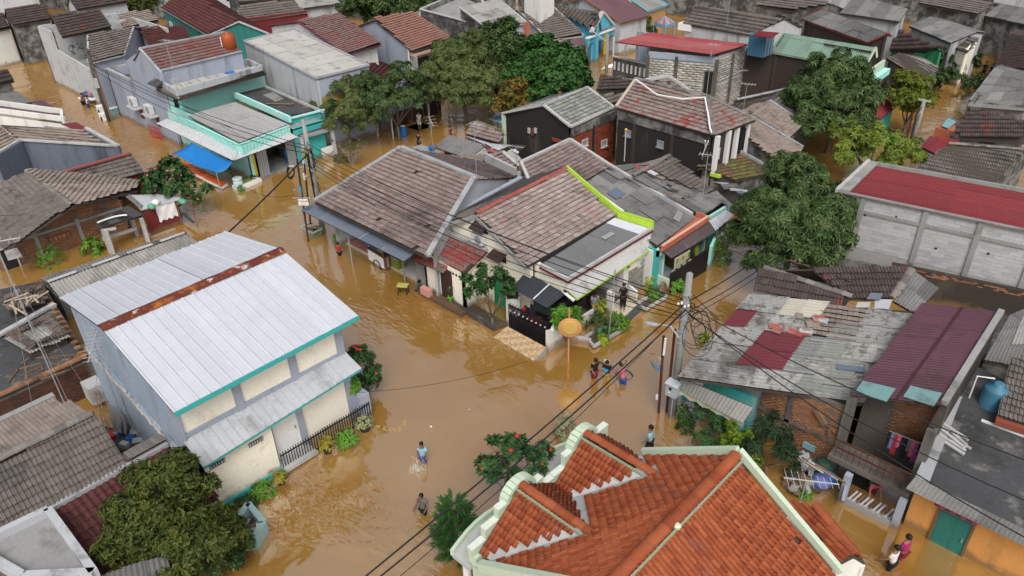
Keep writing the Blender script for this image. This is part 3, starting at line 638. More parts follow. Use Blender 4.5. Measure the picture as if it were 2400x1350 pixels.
    # green side door and yard wall
    vwall(h,[(-25.7,fy-.06,-.5),(-23.2,fy-.06,-.5),(-23.2,fy-.06,2.2),(-25.7,fy-.06,2.2)],wm['cream'],.05)
    door(h,Vector((-25.6,fy-.07,0)),Vector((-23,fy-.07,0)),.25,.75,.1,2.0,greenp,greenp)
    return h
CH=corner_house()
def ac_unit(c,face,label,scale=1.0,group='wall mounted air conditioners'):
    t=thing('air_conditioner',label,'air conditioner',c,group);f=Vector(face).normalized();s=Vector((f.y,-f.x,0));R_=Matrix((s,f,Vector((0,0,1)))).transposed();c=Vector(c)
    MB().box(c,(.8*scale,.32*scale,.58*scale),R_).build('casing',plain('ac_white',(.62,.63,.62)),t)
    MB().lathe(c+f*.165*scale-s*.12*scale,[(.24*scale,0),(.24*scale,.02),(.2*scale,.03),(.2*scale,.012)],16,f).build('fan_guard',steel,t)
    m=MB()
    for x in(-.3,.3):m.beam(c+s*x-Vector((0,0,.31*scale))-f*.3,c+s*x-Vector((0,0,.31*scale))+f*.2,.04,.04)
    m.build('bracket',steel,t);m=MB().tube([c+s*.4*scale,c+s*.52*scale+Vector((0,0,-.05)),c+s*.5*scale-f*.2+Vector((0,0,-.4))],.03,6);m.build('pipe',black,t);return t
ac_unit(aty(1121,558,23.7),(0,-1,0),'white air conditioner on the cream gable of the corner house')
ac_unit(atx(1499,613,-20.15),(1,0,0),'white air conditioner above the stone clad wall by the porch',.85)

# yard of the corner house ----------------------------------------------------------------
def corner_yard():
    up=Vector((0,0,1))
    g=thing('entrance_gate','black iron driveway gate with the tiled ramp in front','gate',at(1240,800,-.4));a,b=at(1194,770,0),at(1284,815,0);d=(b-a);n=26
    MB().beam(a+up*1.45,b+up*1.45,.06,.08).beam(a+up*.9,b+up*.9,.05,.06).beam(a+up*.1,b+up*.1,.06,.08).build('rail',black,g)
    for i in range(n+1):MB().beam(a+d*(i/n)-up*.1,a+d*(i/n)+up*(1.6 if i%2 else 1.52),.035,.035).build('bar',black,g)
    MB().prism([a+up*.1,b+up*.1,b+up*.88,a+up*.88],(0,.02,0)).build('sheet',black,g)
    for i in range(9):MB().ball(a+d*((i+.5)/9)+Vector((0,-.05,1.2)),.05,5).build('stud',concl,g)
    p=thing('gate_pillar','white gate pillar with black cap beside the iron gate','pillar',at(1205,765,-.4));c=at(1205,766,0)+Vector((-.15,.1,0))
    MB().box(c+up*.7,(.5,.5,2.2)).build('shaft',wm['white'],p);MB().lathe(c+up*1.8,[(.42,0),(.42,.08),(.12,.2)],4).build('cap',black,p)
    r=thing('tiled_ramp','sloping driveway ramp faced with patterned brown tiles','ramp',at(1215,810,-.4))
    q=[at(1157,791,.0),at(1250,846,.0),at(1281,815,.42),at(1189,765,.42)];MB().prism([x-up*.03 for x in q],(0,0,-.35)).build('ramp_slab',conc,r)
    pm=[M('ramp_tile_'+k,[c1,c2],clump_scale=14,grain=.15,rough=.4)for k,c1,c2 in(('a',(.42,.29,.13),(.62,.5,.33)),('b',(.25,.12,.05),(.5,.36,.18)),('c',(.6,.5,.36),(.3,.16,.08)))]
    nu,nv=12,5
    for i in range(nu):
        for j in range(nv):
            e=.03;cs=[bil(q,(i+s)/nu,(j+t)/nv)for s,t in((e,e),(1-e,e),(1-e,1-e),(e,1-e))];mid=sum(cs,Vector())/4
            MB().prism(cs,(0,0,.015)).build('ramp_tile',pm[(i+2*j)%3],r)
            MB().prism([mid+(x-mid)*(.52 if k%2 else .2)for k,x in enumerate(cs)],(0,0,.019)).build('tile_motif',pm[(i+2*j+1)%3],r)
    w_=thing('garden_wall','white wavy garden wall at the corner by the gate','wall',at(1310,800,-.4));a,b=at(1286,826,0),at(1330,797,0);d=b-a;hs=[1.25,1.2,1.12,1.3,1.62,1.66,1.5,1.55,1.75,1.7]
    top=[a+d*(i/9)+up*hs[i]for i in range(10)];vwall(w_,[a-up*.5,b-up*.5]+top[::-1],wm['white'],.2)
    a2,b2=at(1336,797,0),at(1384,806,0);MB().prism([a2-up*.4,b2-up*.4,b2+up*.25,a2+up*.3],(-.05,.14,0)).build('low_wall',wm['white'],w_)
    # inner yard wall along the porch and porch steps
    pw=thing('porch_wall','low white wall and entrance pier in front of the porch','wall',at(1430,760,-.4))
    a,b=at(1352,770,.2),at(1405,735,.2);MB().prism([a-up*.6,b-up*.6,b+up*.5,a+up*.5],(-.12,-.04,0)).build('low_wall',wm['white'],pw)
    MB().box(at(1430,716,.6)+Vector((0,0,.1)),(.3,.3,1.6)).build('pier',wm['white'],pw)
    MB().prism([at(1425,722,.35),at(1462,742,.35),at(1494,712,.35),at(1458,694,.35)],(0,0,-.8)).build('landing',tilefloor,pw)
    MB().prism([at(1464,743,.3),at(1495,713,.3),at(1511,722,.0),at(1478,752,.0)],(0,0,-.3)).build('entry_ramp',concd,pw)
    a,b=at(1470,694,.35),at(1491,705,.35);MB().prism([a,b,b+up*.55,a+up*.75],(0,.12,0)).build('side_wall',wm['white'],pw)
    c=at(1457,690,.35);MB().box(c+up*.9,(.42,.42,1.9)).build('column',wm['white'],pw);MB().lathe(c+up*1.85,[(.42,0),(.42,.07),(.1,.22)],4).build('column_cap',black,pw)
    for s,lab in(('1392 814 .1,1468 770 .1,1440 752 .1,1372 792 .1','planting bed with white kerb in front of the corner house'),('1512 728 .1,1563 697 .1,1551 683 .1,1494 712 .1','planting bed with white kerb beside the porch steps')):
        k=thing('planting_bed',lab,'garden bed',base(Q(s)),'planting beds');q=Q(s);MB().prism(q,(0,0,-.4)).build('soil',soil,k);coping(k,[x+up*.06 for x in q],.1,.16,concl,'kerb',True)
    aw=thing('carport_awning','charcoal carport awning with one white seam over the driveway gate','awning',at(1270,730,-.4));q=Q('1199 678 2.2,1284 724 2.2,1327 690 2.65,1233 638 2.65')
    sheets(aw,q,2,1,s_black,.25,.01,'rib','awning_panel',.002,under=False);m_=[bil(q,.6,t)+up*.085 for t in(.02,.98)];MB().beam(m_[0],m_[1],.06,.03).build('seam',white,aw)
    for c in(q[0],q[1]):MB().tube([Vector((c.x+.0,c.y+.15,-.4)),Vector((c.x,c.y+.15,2.2))],.04,6).build('post',black,aw)
    # side yard retaining kerb
    k=thing('yard_kerb','dark stained kerb and soil strip along the cream side wall','kerb',at(1090,740,-.4));q=Q('1063 712 .12,1160 772 .12,1192 758 .12,1100 706 .12');MB().prism(q,(0,0,-.6)).build('soil',soil,k);coping(k,[q[0]+up*.05,q[1]+up*.05],.16,.22,concd,'kerb')
    m=thing('traffic_mirror','round yellow backed traffic mirror with hood on an orange pole','traffic mirror',at(1332,845,-.4))
    b=at(1332,845,0);MB().tube([b-up*.4,b+up*3.0],.045,8).build('pole',M('pole_orange',[(.6,.25,.12),(.5,.22,.12)],dirt=(.6,.5,.42),dirt_amt=.3),m)
    c=aty(1336,767,b.y-.14);ax=(Vector((.62,-.78,-.06))).normalized()
    MB().lathe(c,[(.02,-.12),(.32,-.1),(.54,0),(.56,.06),(.5,.07)],24,ax).build('bowl',plain('mirror_orange',(.6,.27,.1)),m,smooth=True)
    MB().lathe(c+ax*.05,[(.49,0),(.38,.05),(.2,.075),(.02,.085)],24,ax).build('mirror_face',M('mirror_painted_reflection',[(.50,.33,.09)],rough=.3,grain=.08,bump=0),m,smooth=True)  # yellow brown colour paints the muddy water's reflection into the face
    MB().beam(c,Vector((b.x,b.y,c.z)),.06,.06).build('arm',steel,m)
corner_yard()

# ------------------------------------------------------------------ neighbours behind the corner house
def neighbour_grey():
    up=Vector((0,0,1))
    q=Q('1557 566 2.75,1632 511 2.75,1431 393 3.6,1378 424 3.6');t=Q('1266 485 3.55,1431 393 3.6,1336 331 4.55,1221 385 4.5')
    h=thing('grey_sheet_house','house roofed in large grey fibre cement sheets with turquoise front and terracotta gutter','house',base(q),HG)
    q[0]=at(1540,578,2.75)
    sheets(h,[q[0],q[1],q[2],at(1352,440,3.6)],5,5,s_asb,.15,.02,'wave','roof_sheet',.02)
    tiled(h,[t[0],t[1],t[2],t[3]],t_pink,ln=.31)
    coping(h,[t[3]+up*.12,t[2]+up*.12,t[1]+up*.12,q[1]+up*.15+Vector((-.3,0,0))],.2,.2,concl,'gutter');coping(h,[t[3]+up*.12,t[0]+up*.12],.18,.2,concl,'gutter')
    qc=[bil([q[0],q[1],q[2],at(1352,440,3.6)],s,tt)+up*.12 for s,tt in((.3,.62),(.55,.62),(.55,.74),(.3,.74))];MB().prism(qc,(0,0,.015)).build('blue_patch',plain('faded_blue',(.12,.15,.2)),h)
    qc=[bil([q[0],q[1],q[2],at(1352,440,3.6)],s,tt)+up*.12 for s,tt in((.66,.05),(.9,.1),(.9,.16),(.66,.12))];MB().prism(qc,(0,0,.015)).build('clear_sheet',s_asbl,h)
    g=[at(1543,581,2.7),at(1551,587,2.7),at(1659,517,2.7),at(1631,507,2.75)]
    MB().prism([g[0],g[1],g[2],g[3]],(0,0,-.12)).build('gutter_floor',wm['terracotta'],h);coping(h,[g[1]+up*.12,g[2]+up*.12],.12,.3,wm['terracotta'],'gutter_wall');coping(h,[g[1]+up*.29,g[2]+up*.29],.17,.05,plain('peach_trim',(.62,.36,.26)),'gutter_cap');coping(h,[g[2]+up*.12,g[3]+up*.12],.14,.34,wm['terracotta'],'gutter_wall')
    x=g[1].x-.2;y0,y1=g[1].y,g[2].y
    vwall(h,[(x,y0,2.2),(x,y1,2.2),(x,y1,2.7),(x,y0,2.7)],wm['turq'],.14,'fascia')
    xb=x-2.6;vwall(h,[(xb,y0,-.5),(xb,y1,-.5),(xb,y1,2.6),(xb,y0,2.6)],wm['turqd'],.14)
    for y in(y0,y1):vwall(h,[(xb,y,-.5),(x,y,-.5),(x,y,2.6),(xb,y,2.6)],wm['turqd'],.14,inward=Vector((0,1,0)))
    vwall(h,[(x-.1,y0+.7,-.5),(x-1.7,y0+.9,-.5),(x-1.7,y0+.9,2.2),(x-.1,y0+.7,2.2)],wm['turq'],.14)
    vwall(h,[(xb-5,y0-.1,-.5),(x-.3,y0-.1,-.5),(x-.3,y0-.1,2.5),(xb-5,y0-.1,3.2)],wm['white'],.15);vwall(h,[(t[3].x,y0,-.5),(t[3].x,t[2].y,-.5),(t[3].x,t[2].y,4.3),(t[3].x,t[3].y,4.3)],wm['stained'],.15,inward=Vector((1,0,0)))
    vwall(h,[(t[3].x,t[2].y,-.5),(x,y1,-.5),(x,y1,2.5),(t[3].x,t[2].y,4.3)],wm['stained'],.15,inward=Vector((0,-1,0)))
    door(h,Vector((xb,y0,0)),Vector((xb,y1,0)),.55,.75,0,2.0,browndoor);window(h,Vector((xb,y0,0)),Vector((xb,y1,0)),.15,.4,.9,1.9,wood)
    aw=Q('1572 606 1.95,1676 543 1.95,1662 520 2.5,1552 590 2.5');sheets(h,aw,3,1,s_brown,.2,.01,'rib','awning_panel',.004)
    # the low turquoise yard walls and black gate
    k=thing('turquoise_fence','turquoise yard wall with closed black sheet gate in front of the grey roofed house','fence',at(1600,690,-.4))
    a,b=at(1515,668,0),at(1566,690,0);MB().prism([a-up*.4,b-up*.4,b+up*1.0,a+up*.95],(.02,-.14,0)).build('wall',wm['mint'],k)
    a,b=at(1568,690,0),at(1655,635,0);MB().prism([a-up*.4,b-up*.4,b+up*1.5,a+up*1.3],(-.06,-.03,0)).build('gate_leaf',black,k)
    for i in range(7):
        c=a+(b-a)*((i+.5)/7);MB().box(c+up*1.1+Vector((-.05,0,.3)),(.08,.3,.08)).build('gate_rail',steel if i<4 else black,k)
    c=at(1662,632,0);MB().prism([c-up*.4,at(1672,612,0)-up*.4,at(1672,612,0)+up*1.6,c+up*1.5],(-.16,0,0)).build('pier',wm['turq'],k)
    return h
neighbour_grey()
def patched_house():
    up=Vector((0,0,1));q=[at(1645,508,2.7),at(1724,500,2.6),at(1570,372,3.9),at(1482,416,3.7)]
    h=thing('patched_roof_house','house with patched grey sheet and tile roof and a white tin awning','house',base(q),HG)
    sheets(h,[q[0],at(1690,478,2.7),at(1560,392,3.6),q[3]],4,3,s_asb,.15,.02,'wave','roof_sheet',.03)
    tiled(h,[at(1655,457,2.95),at(1672,447,2.95),at(1572,366,3.95),at(1515,397,3.9)],t_grey,ln=.31)
    sheets(h,[at(1690,478,2.62),at(1724,490,2.6),at(1680,448,2.85),at(1655,457,2.85)],2,2,s_asb,.15,.02,'wave','roof_sheet',.02,under=False)
    ridge(h,q[3]+up*.1,at(1568,368,4.0)+up*.1,ridge_grey,.15,.4)
    sheets(h,[at(1433,389,3.0),at(1480,412,3.6),at(1564,368,3.85),at(1505,383,3.1)],3,2,s_asb,.15,.02,'wave','roof_sheet',.03)
    for px,py,wd_,mt_ in((1503,395,.9,ridge_red),(1528,388,.8,ridge_red),(1576,455,.7,t_red),(1587,461,.5,ridge_grey),(1549,416,.5,ridge_grey),(1572,430,.5,ridge_grey),(1584,440,.5,ridge_grey),(1530,405,.6,s_white)):
        c=at(px,py,3.95 if px<1540 else 3.6);MB().box(c,(wd_,.34,.05),Matrix.Rotation(rnd.uniform(-.2,.2),3,'Z')@Matrix.Rotation(.12,3,'Y')).build('loose_tile',mt_,h)
    x0,x1,y0,y1=-24.6,-19.5,36.2,38.6
    vwall(h,[(x1,35.6,-.5),(x1,y1,-.5),(x1,y1,2.5),(x1,35.6,2.5)],wm['turq']);vwall(h,[(x0,y0,-.5),(x1,35.6,-.5),(x1,35.6,2.5),(x0,y0,3.4)],wm['stained'])
    vwall(h,[(x0,y0,-.5),(x0,39.4,-.5),(x0,39.4,3.6),(x0,y0,3.5)],wm['stained'],inward=Vector((1,0,0)));vwall(h,[(x0,39.4,-.5),(x1,y1,-.5),(x1,y1,2.5),(x0,39.4,3.6)],wm['stained'],inward=Vector((0,-1,0)))
    sheets(h,[at(1671,545,1.95),at(1719,505,1.95),at(1699,493,2.4),at(1659,519,2.4)],2,1,s_white,.25,.02,'rib','awning_panel',.004)
    door(h,Vector((x1,35.6,0)),Vector((x1,y1,0)),.2,.5,0,1.9,wm['turqd']);window(h,Vector((x1,35.6,0)),Vector((x1,y1,0)),.6,.9,.8,1.7,white)
    return h
patched_house()
def low_houses():
    up=Vector((0,0,1))
    q=Q('1146 413 2.2,1217 392 2.2,1178 359 2.85,1112 388 2.85');h=house('small low house with a curved white parapet and short tile slope behind the shophouse',base(q))
    tiled(h,q,t_pink,ln=.31);tiled(h,[at(1000,362,2.1),at(1108,393,2.3),at(1178,359,2.9),at(1078,372,2.3)],t_tan,ln=.31)
    ridge(h,q[2]+up*.1,q[3]+up*.1,ridge_grey);ridge(h,q[2]+up*.1,q[1]+up*.1,concl,.14)
    pts=Q('1000 358 2.2,1048 378 2.25,1096 388 2.4,1106 392 2.55,1114 402 2.45,1160 419 2.35,1222 448 2.35');m=MB()
    for a,b in zip(pts,pts[1:]):m.prism([a,b,Vector((b.x,b.y,-.5)),Vector((a.x,a.y,-.5))],(0,.16,0))
    m.build('parapet',wm['palegrey'],h);coping(h,[p+Vector((0,.08,.04))for p in pts],.22,.1,concl,'parapet_cap')
    c=Q('1160 417 2.1,1216 400 2.1,1268 418 2.1,1222 445 2.1');MB().prism(c,(0,0,-.1)).build('flat_roof',conc,h)
    vwall(h,[(q[1].x,q[0].y,-.5),(q[1].x,q[1].y,-.5),(q[1].x,q[1].y,2.1),(q[1].x,q[0].y,2.1)],wm['stained'])
    for s,mt_ in(('1184 358 2.6,1208 382 2.4,1222 372 2.5,1200 348 2.7',s_asbl),('1200 352 2.75,1212 360 2.72,1217 356 2.75,1206 348 2.78',s_white)):MB().prism(Q(s),(0,0,-.04)).build('roof_sheet',mt_,h)
    h2=thing('asbestos_shack','shack with sagging grey sheet roof and junk beside the flooded lane','shack',at(1090,350,-.5),HG)
    sheets(h2,Q('1019 346 1.9,1098 374 1.9,1140 342 2.5,1052 317 2.5'),3,1,s_asb,.15,.02,'wave','roof_sheet',.02);sheets(h2,Q('1098 374 1.9,1130 366 1.9,1158 348 2.4,1140 342 2.5'),2,1,s_asbl,.15,.02,'wave','roof_sheet',.02)
    for s in('1034 352 ,1088 376 ',):a,b=at(1034,354,1.75),at(1090,374,1.75);vwall(h2,[(a.x,a.y+.3,-.5),(b.x,b.y+.3,-.5),(b.x,b.y+.3,1.8),(a.x,a.y+.3,1.8)],wm['brownblack'])
    for s,mt_ in(('1092 318 2.45,1150 336 2.45,1196 340 2.3,1168 352 2.2',s_grey),('1128 340 2.55,1150 352 2.45,1152 345 2.5,1138 336 2.6',s_maroon),('1140 352 2.5,1166 360 2.4,1170 356 2.4,1150 348 2.5',ridge_red)):MB().prism(Q(s),(0,0,-.04)).build('loose_sheet',mt_,h2)
    a,b=at(1096,318,2.2),at(1195,342,2.2);vwall(h2,[(a.x,a.y,-.5),(b.x,b.y,-.5),(b.x,b.y,2.2),(a.x,a.y,2.2)],wm['stained'])
    MB().lathe(at(1012,352,1.9),[(.2,0),(.26,.28)],12).build('blue_bucket',bluep,h2);MB().box(at(1000,352,1.8),(2.4,.9,.1)).build('flat_slab',conc,h2)
    r=Q('1092 315 2.35,1177 340 2.35,1179 310 3.0,1116 286 3.0');h3=house('narrow tiled roof with a mossy ridge beside the black gabled house',base(r));gable(h3,*r,t_pink,wm['stained'],rdg=M('ridge_mossy',[(.1,.1,.05),(.16,.15,.09)],rnd_='obj',grain=.3),oh=.2,ln=.31)
low_houses()
def black_gable():
    up=Vector((0,0,1));fy=39.4
    eL,rF,eR,rB,eRB=at(1177,268,3.65),at(1274,249,5.1),at(1338,300,4.1),at(1377,208,5.1),at(1438,254,4.1)
    eLB=Vector((eL.x,rB.y,eL.z))
    h=thing('black_walled_house','tall house with soot black gable wall, red brick side and lichen grey tile roof','house',base([eL,eR,eRB,eLB]),HG)
    tiled(h,[eR,eRB,rB,rF],t_green,ln=.33);tiled(h,[eLB,eL,rF,rB],t_green,ln=.33)
    for a,b in((eL,rF),(rF,eR),(eR,eRB),(rB,eRB)):coping(h,[a+up*.1,b+up*.1],.2,.14,concl,'verge_cap')
    ridge(h,rF+up*.08,rB+up*.08,cement,.16,.5)
    vwall(h,[(eL.x+.1,fy+.1,-.5),(eR.x-.1,fy+.1,-.5),(eR.x-.1,fy+.1,4.0),(rF.x,fy+.1,4.95),(eL.x+.1,fy+.1,3.6)],wm['black'],.2)
    x=eR.x-.1;a,b=Vector((x,fy+.1,0)),Vector((x,eRB.y-.1,0));vwall(h,[(x,a.y,-.5),(x,b.y,-.5),(x,b.y,4.0),(x,a.y,4.0)],mortard,.2)
    bricks(h,a,b,0,3.35,brickred,.36,.12,.025,.02,'brick',hole=lambda s,z:.47<s<.52);MB().box((x+.02,(a.y+b.y)/2,3.7),(.1,b.y-a.y,.62)).build('ring_beam',wm['stained'],h)
    for s in(0,.495,1):p,_,_=onwall(a,b,s,1.8,.02);MB().box(p,(.1,.25,3.6)).build('column',wm['black'],h)
    for s,z in((.3,2.3),(.75,1.6)):window(h,a,b,s-.06,s+.06,z,z+.45,concl,steel,1)
    for px in(1240,1255):c=aty(px,309,fy);MB().box(c+Vector((0,-.0,.1)),(.22,.1,.4)).build('vent_opening',concl,h)
    MB().box(aty(1248,310,fy),(.2,.12,.5)).build('exposed_brick',brickred,h);MB().box(aty(1308,330,fy),(1.1,.12,.25)).build('exposed_brick',brickred,h)
    MB().box((eL.x+.1,fy+.02,1.7),(.2,.3,3.9)).build('mint_corner',wm['mint'],h)
    vwall(h,[(eL.x+.1,fy,-.5),(eL.x+.1,rB.y,-.5),(eL.x+.1,rB.y,3.5),(eL.x+.1,fy,3.5)],wm['mint'],inward=Vector((1,0,0)));vwall(h,[(eL.x,rB.y-.1,-.5),(x,rB.y-.1,-.5),(x,rB.y-.1,3.9),(rB.x,rB.y-.1,4.9),(eL.x,rB.y-.1,3.5)],wm['stained'],inward=Vector((0,-1,0)))
black_gable()
def big_hip():
    up=Vector((0,0,1))
    eL,eC,rL,ap,eB=at(1444,254,5.0),at(1686,332,4.95),at(1491,188,6.35),at(1657,228,6.35),at(1771,283,4.95)
    h=thing('hip_roof_house','two storey house with grey and red hipped tile roof over a soot black wall','house',base([eL,eC,eB]),HG)
    eC1=at(1672,320,4.95)
    tiled(h,[eL,eC1,ap,rL],t_redmix,ln=.33);tiled(h,[eC1,eB,ap],t_redmix,ln=.33)
    bL,bR=Vector((rL.x,rL.y+3.6,5.1)),Vector((eB.x,eB.y+.3,5.0));tiled(h,[bR,bL,rL,ap],t_grey,ln=.33)
    ridge(h,rL+up*.08,ap+up*.08,ridge_grey,.16,.4);ridge(h,ap+up*.08,eC1+up*.08,ridge_grey,.16,.4);ridge(h,ap+up*.08,eB+up*.08,ridge_grey,.16,.4);coping(h,[rL+up*.12,eL+up*.12],.22,.16,plain('verge_tan',(.42,.38,.3)),'verge_cap')
    a,b=Vector((eL.x+.1,eL.y+.15,0)),Vector((eC1.x-.35,eC1.y+.3,0))
    vwall(h,[(a.x,a.y,-.5),(b.x,b.y,-.5),(b.x,b.y,4.3),(a.x,a.y,4.3)],wm['black'],.2);vwall(h,[(a.x,a.y-.06,4.2),(b.x,b.y-.06,4.2),(b.x,b.y-.06,4.95),(a.x,a.y-.06,4.95)],wm['stained'],.2,'ring_beam')
    for s in(.2,.62):p,_,_=onwall(a,b,s,2.2,.02);MB().box(p,(.3,.08,4.0)).build('column',wm['brownblack'],h)
    for s,z in((.13,3.2),(.5,3.1)):window(h,a,b,s-.03,s+.03,z,z+.4,steel,steel,1)
    x=eB.x-.55;vwall(h,[(x,b.y,-.5),(x,eB.y,-.5),(x,eB.y,4.85),(x,b.y,4.85)],wm['brownblack'],.2)
    A,B=Vector((x+.02,b.y,0)),Vector((x+.02,eB.y,0))
    for s in(.02,.36,.62,.97):p,n_,_=onwall(A,B,s,3.6,.1);MB().box(p,(.25,.3,2.6)).build('white_column',white,h)
    window(h,A,B,.66,.94,2.7,4.4,black,dark,2);MB().box(onwall(A,B,.5,2.25,.3)[0],(.7,eB.y-b.y+.2,.2)).build('balcony_slab',wm['lime'],h)
    cp=[at(1490,186,6.7),at(1540,222,6.3),at(1600,232,6.35),at(1652,228,6.6),at(1660,270,5.9),at(1664,300,5.4),at(1668,312,5.2)];MB().tube(cp,.06,6).build('white_pipe',white,h)
    for px,py in((1657,312),(1650,393)):pass
    MB().tube([at(1653,330,4.6),at(1652,396,1.8)],.05,6).build('drain_pipe',white,h);MB().tube([at(1660,330,4.8),at(1646,365,3.6),at(1646,392,1.9)],.04,6).build('drain_pipe',white,h)
    vwall(h,[(a.x,a.y,-.5),(a.x,bL.y,-.5),(a.x,bL.y,5),(a.x,rL.y,6.2),(a.x,a.y,5)],wm['brownblack'],inward=Vector((1,0,0)));vwall(h,[(a.x,bL.y,-.5),(x,bR.y,-.5),(x,bR.y,4.9),(a.x,bL.y,5)],wm['brownblack'],inward=Vector((0,-1,0)))
    d=Q('1412 178 3.4,1490 196 3.9,1473 214 3.2,1398 208 2.9')
    h2=house('low sooty black tile roof tucked behind the grey and red hip roof',base(d));gable(h2,at(1398,212,2.9),at(1476,214,3.1),at(1490,190,3.9),at(1414,180,3.7),t_dark,wm['stained'],oh=.2,rdg=ridge_grey,ln=.33)
    g=Q('1415 250 2.6,1456 240 2.6,1478 216 3.2,1420 226 3.1');gable(house('low grey roof squeezed between the black gable and the hip roof',base(g)),*g,t_grey,wm['stained'],oh=.2,back=0,ln=.33)
    g=Q('1512 222 4.6,1625 220 4.6,1568 178 5.8,1500 190 5.6')
    h3=house('broken white ridged roof with missing tiles behind the hip roof',base(g));tiled(h3,[g[0],g[1],g[2],g[3]],t_redmix,gaps=.2,ln=.33);coping(h3,[g[3],g[2],g[1]],.3,.18,concl,'ridge_cap')
    for p_ in(g[0],g[1],g[2],g[3]):MB().box((p_.x,p_.y,(p_.z-.5)/2-.1),(.25,.25,p_.z+.4)).build('column',conc,h3)
big_hip()
def right_terraces():
    specs=[('1848 326 3.0,1882 294 3.0,1801 240 4.2,1757 266 4.2',t_tan,'tan tile roof stepping down beside the hip roof house',wm['stained']),
             ('1850 402 2.6,1880 350 2.6,1769 284 3.8,1738 312 3.8',t_tan,'long grey pink tile slope below the tan roof',wm['stained']),
             ('1724 424 2.0,1812 402 2.0,1722 354 2.75,1658 391 2.75',t_moss,'low tile roof green with moss under the laundry porch',wm['stained'])]
    for s,mt_,lab,wl in specs:
        q=Q(s);h=house(lab,base(q));gable(h,*q,mt_,wl,back=0.35,oh=.25,ln=.32,wd=.3,rdg=ridge_grey);coping(h,[q[1]+Vector((0,.1,.12)),q[2]+Vector((0,.1,.12))],.2,.18,cement,'gutter_wall')
    q=[at(1768,280,3.1),at(1810,245,3.1),at(1862,204,3.6),at(1712,250,3.0)]
    h=house('low dark tile roof in the gap below the brown walled green roof house',at(1790,250,-.5));gable(h,at(1700,268,2.6),at(1795,255,2.6),at(1862,206,3.6),at(1725,236,3.5),t_grey,wm['stained'],back=.5,rdg=cement,ln=.34)
    q=Q('1866 290 3.0,1905 262 3.0,1862 206 3.9,1812 242 3.9');gable(house('grey patched tile slope half hidden by the mango tree',base(q)),*q,t_grey,wm['stained'],back=.4,ln=.34,rdg=ridge_grey)
    b=house('rough concrete lane wall with loose plastic sheets below the mossy roof',at(1700,440,-.5),'wall');b['category']='wall';del b['group']
    m=MB();a,c=at(1648,412,1.6),at(1760,468,1.6);vwall(b,[(a.x,a.y,-.5),(c.x,c.y,-.5),(c.x,c.y,1.6),(a.x,a.y,1.7)],wm['cementd'],.2,'wall_face')
    for i in range(9):
        p=a+(c-a)*((i+rnd.random())/9);MB().box(p+Vector((.05,.1,.12+.04*i%.1)),(1.1,.5,.04),Matrix.Rotation(rnd.uniform(-.5,.5)+.5,3,'Z')@Matrix.Rotation(rnd.uniform(-.2,.2),3,'X')).build('loose_sheet',rnd.choice([s_grey,s_asb,s_blue]),b)
right_terraces()
UP=Vector((0,0,1))
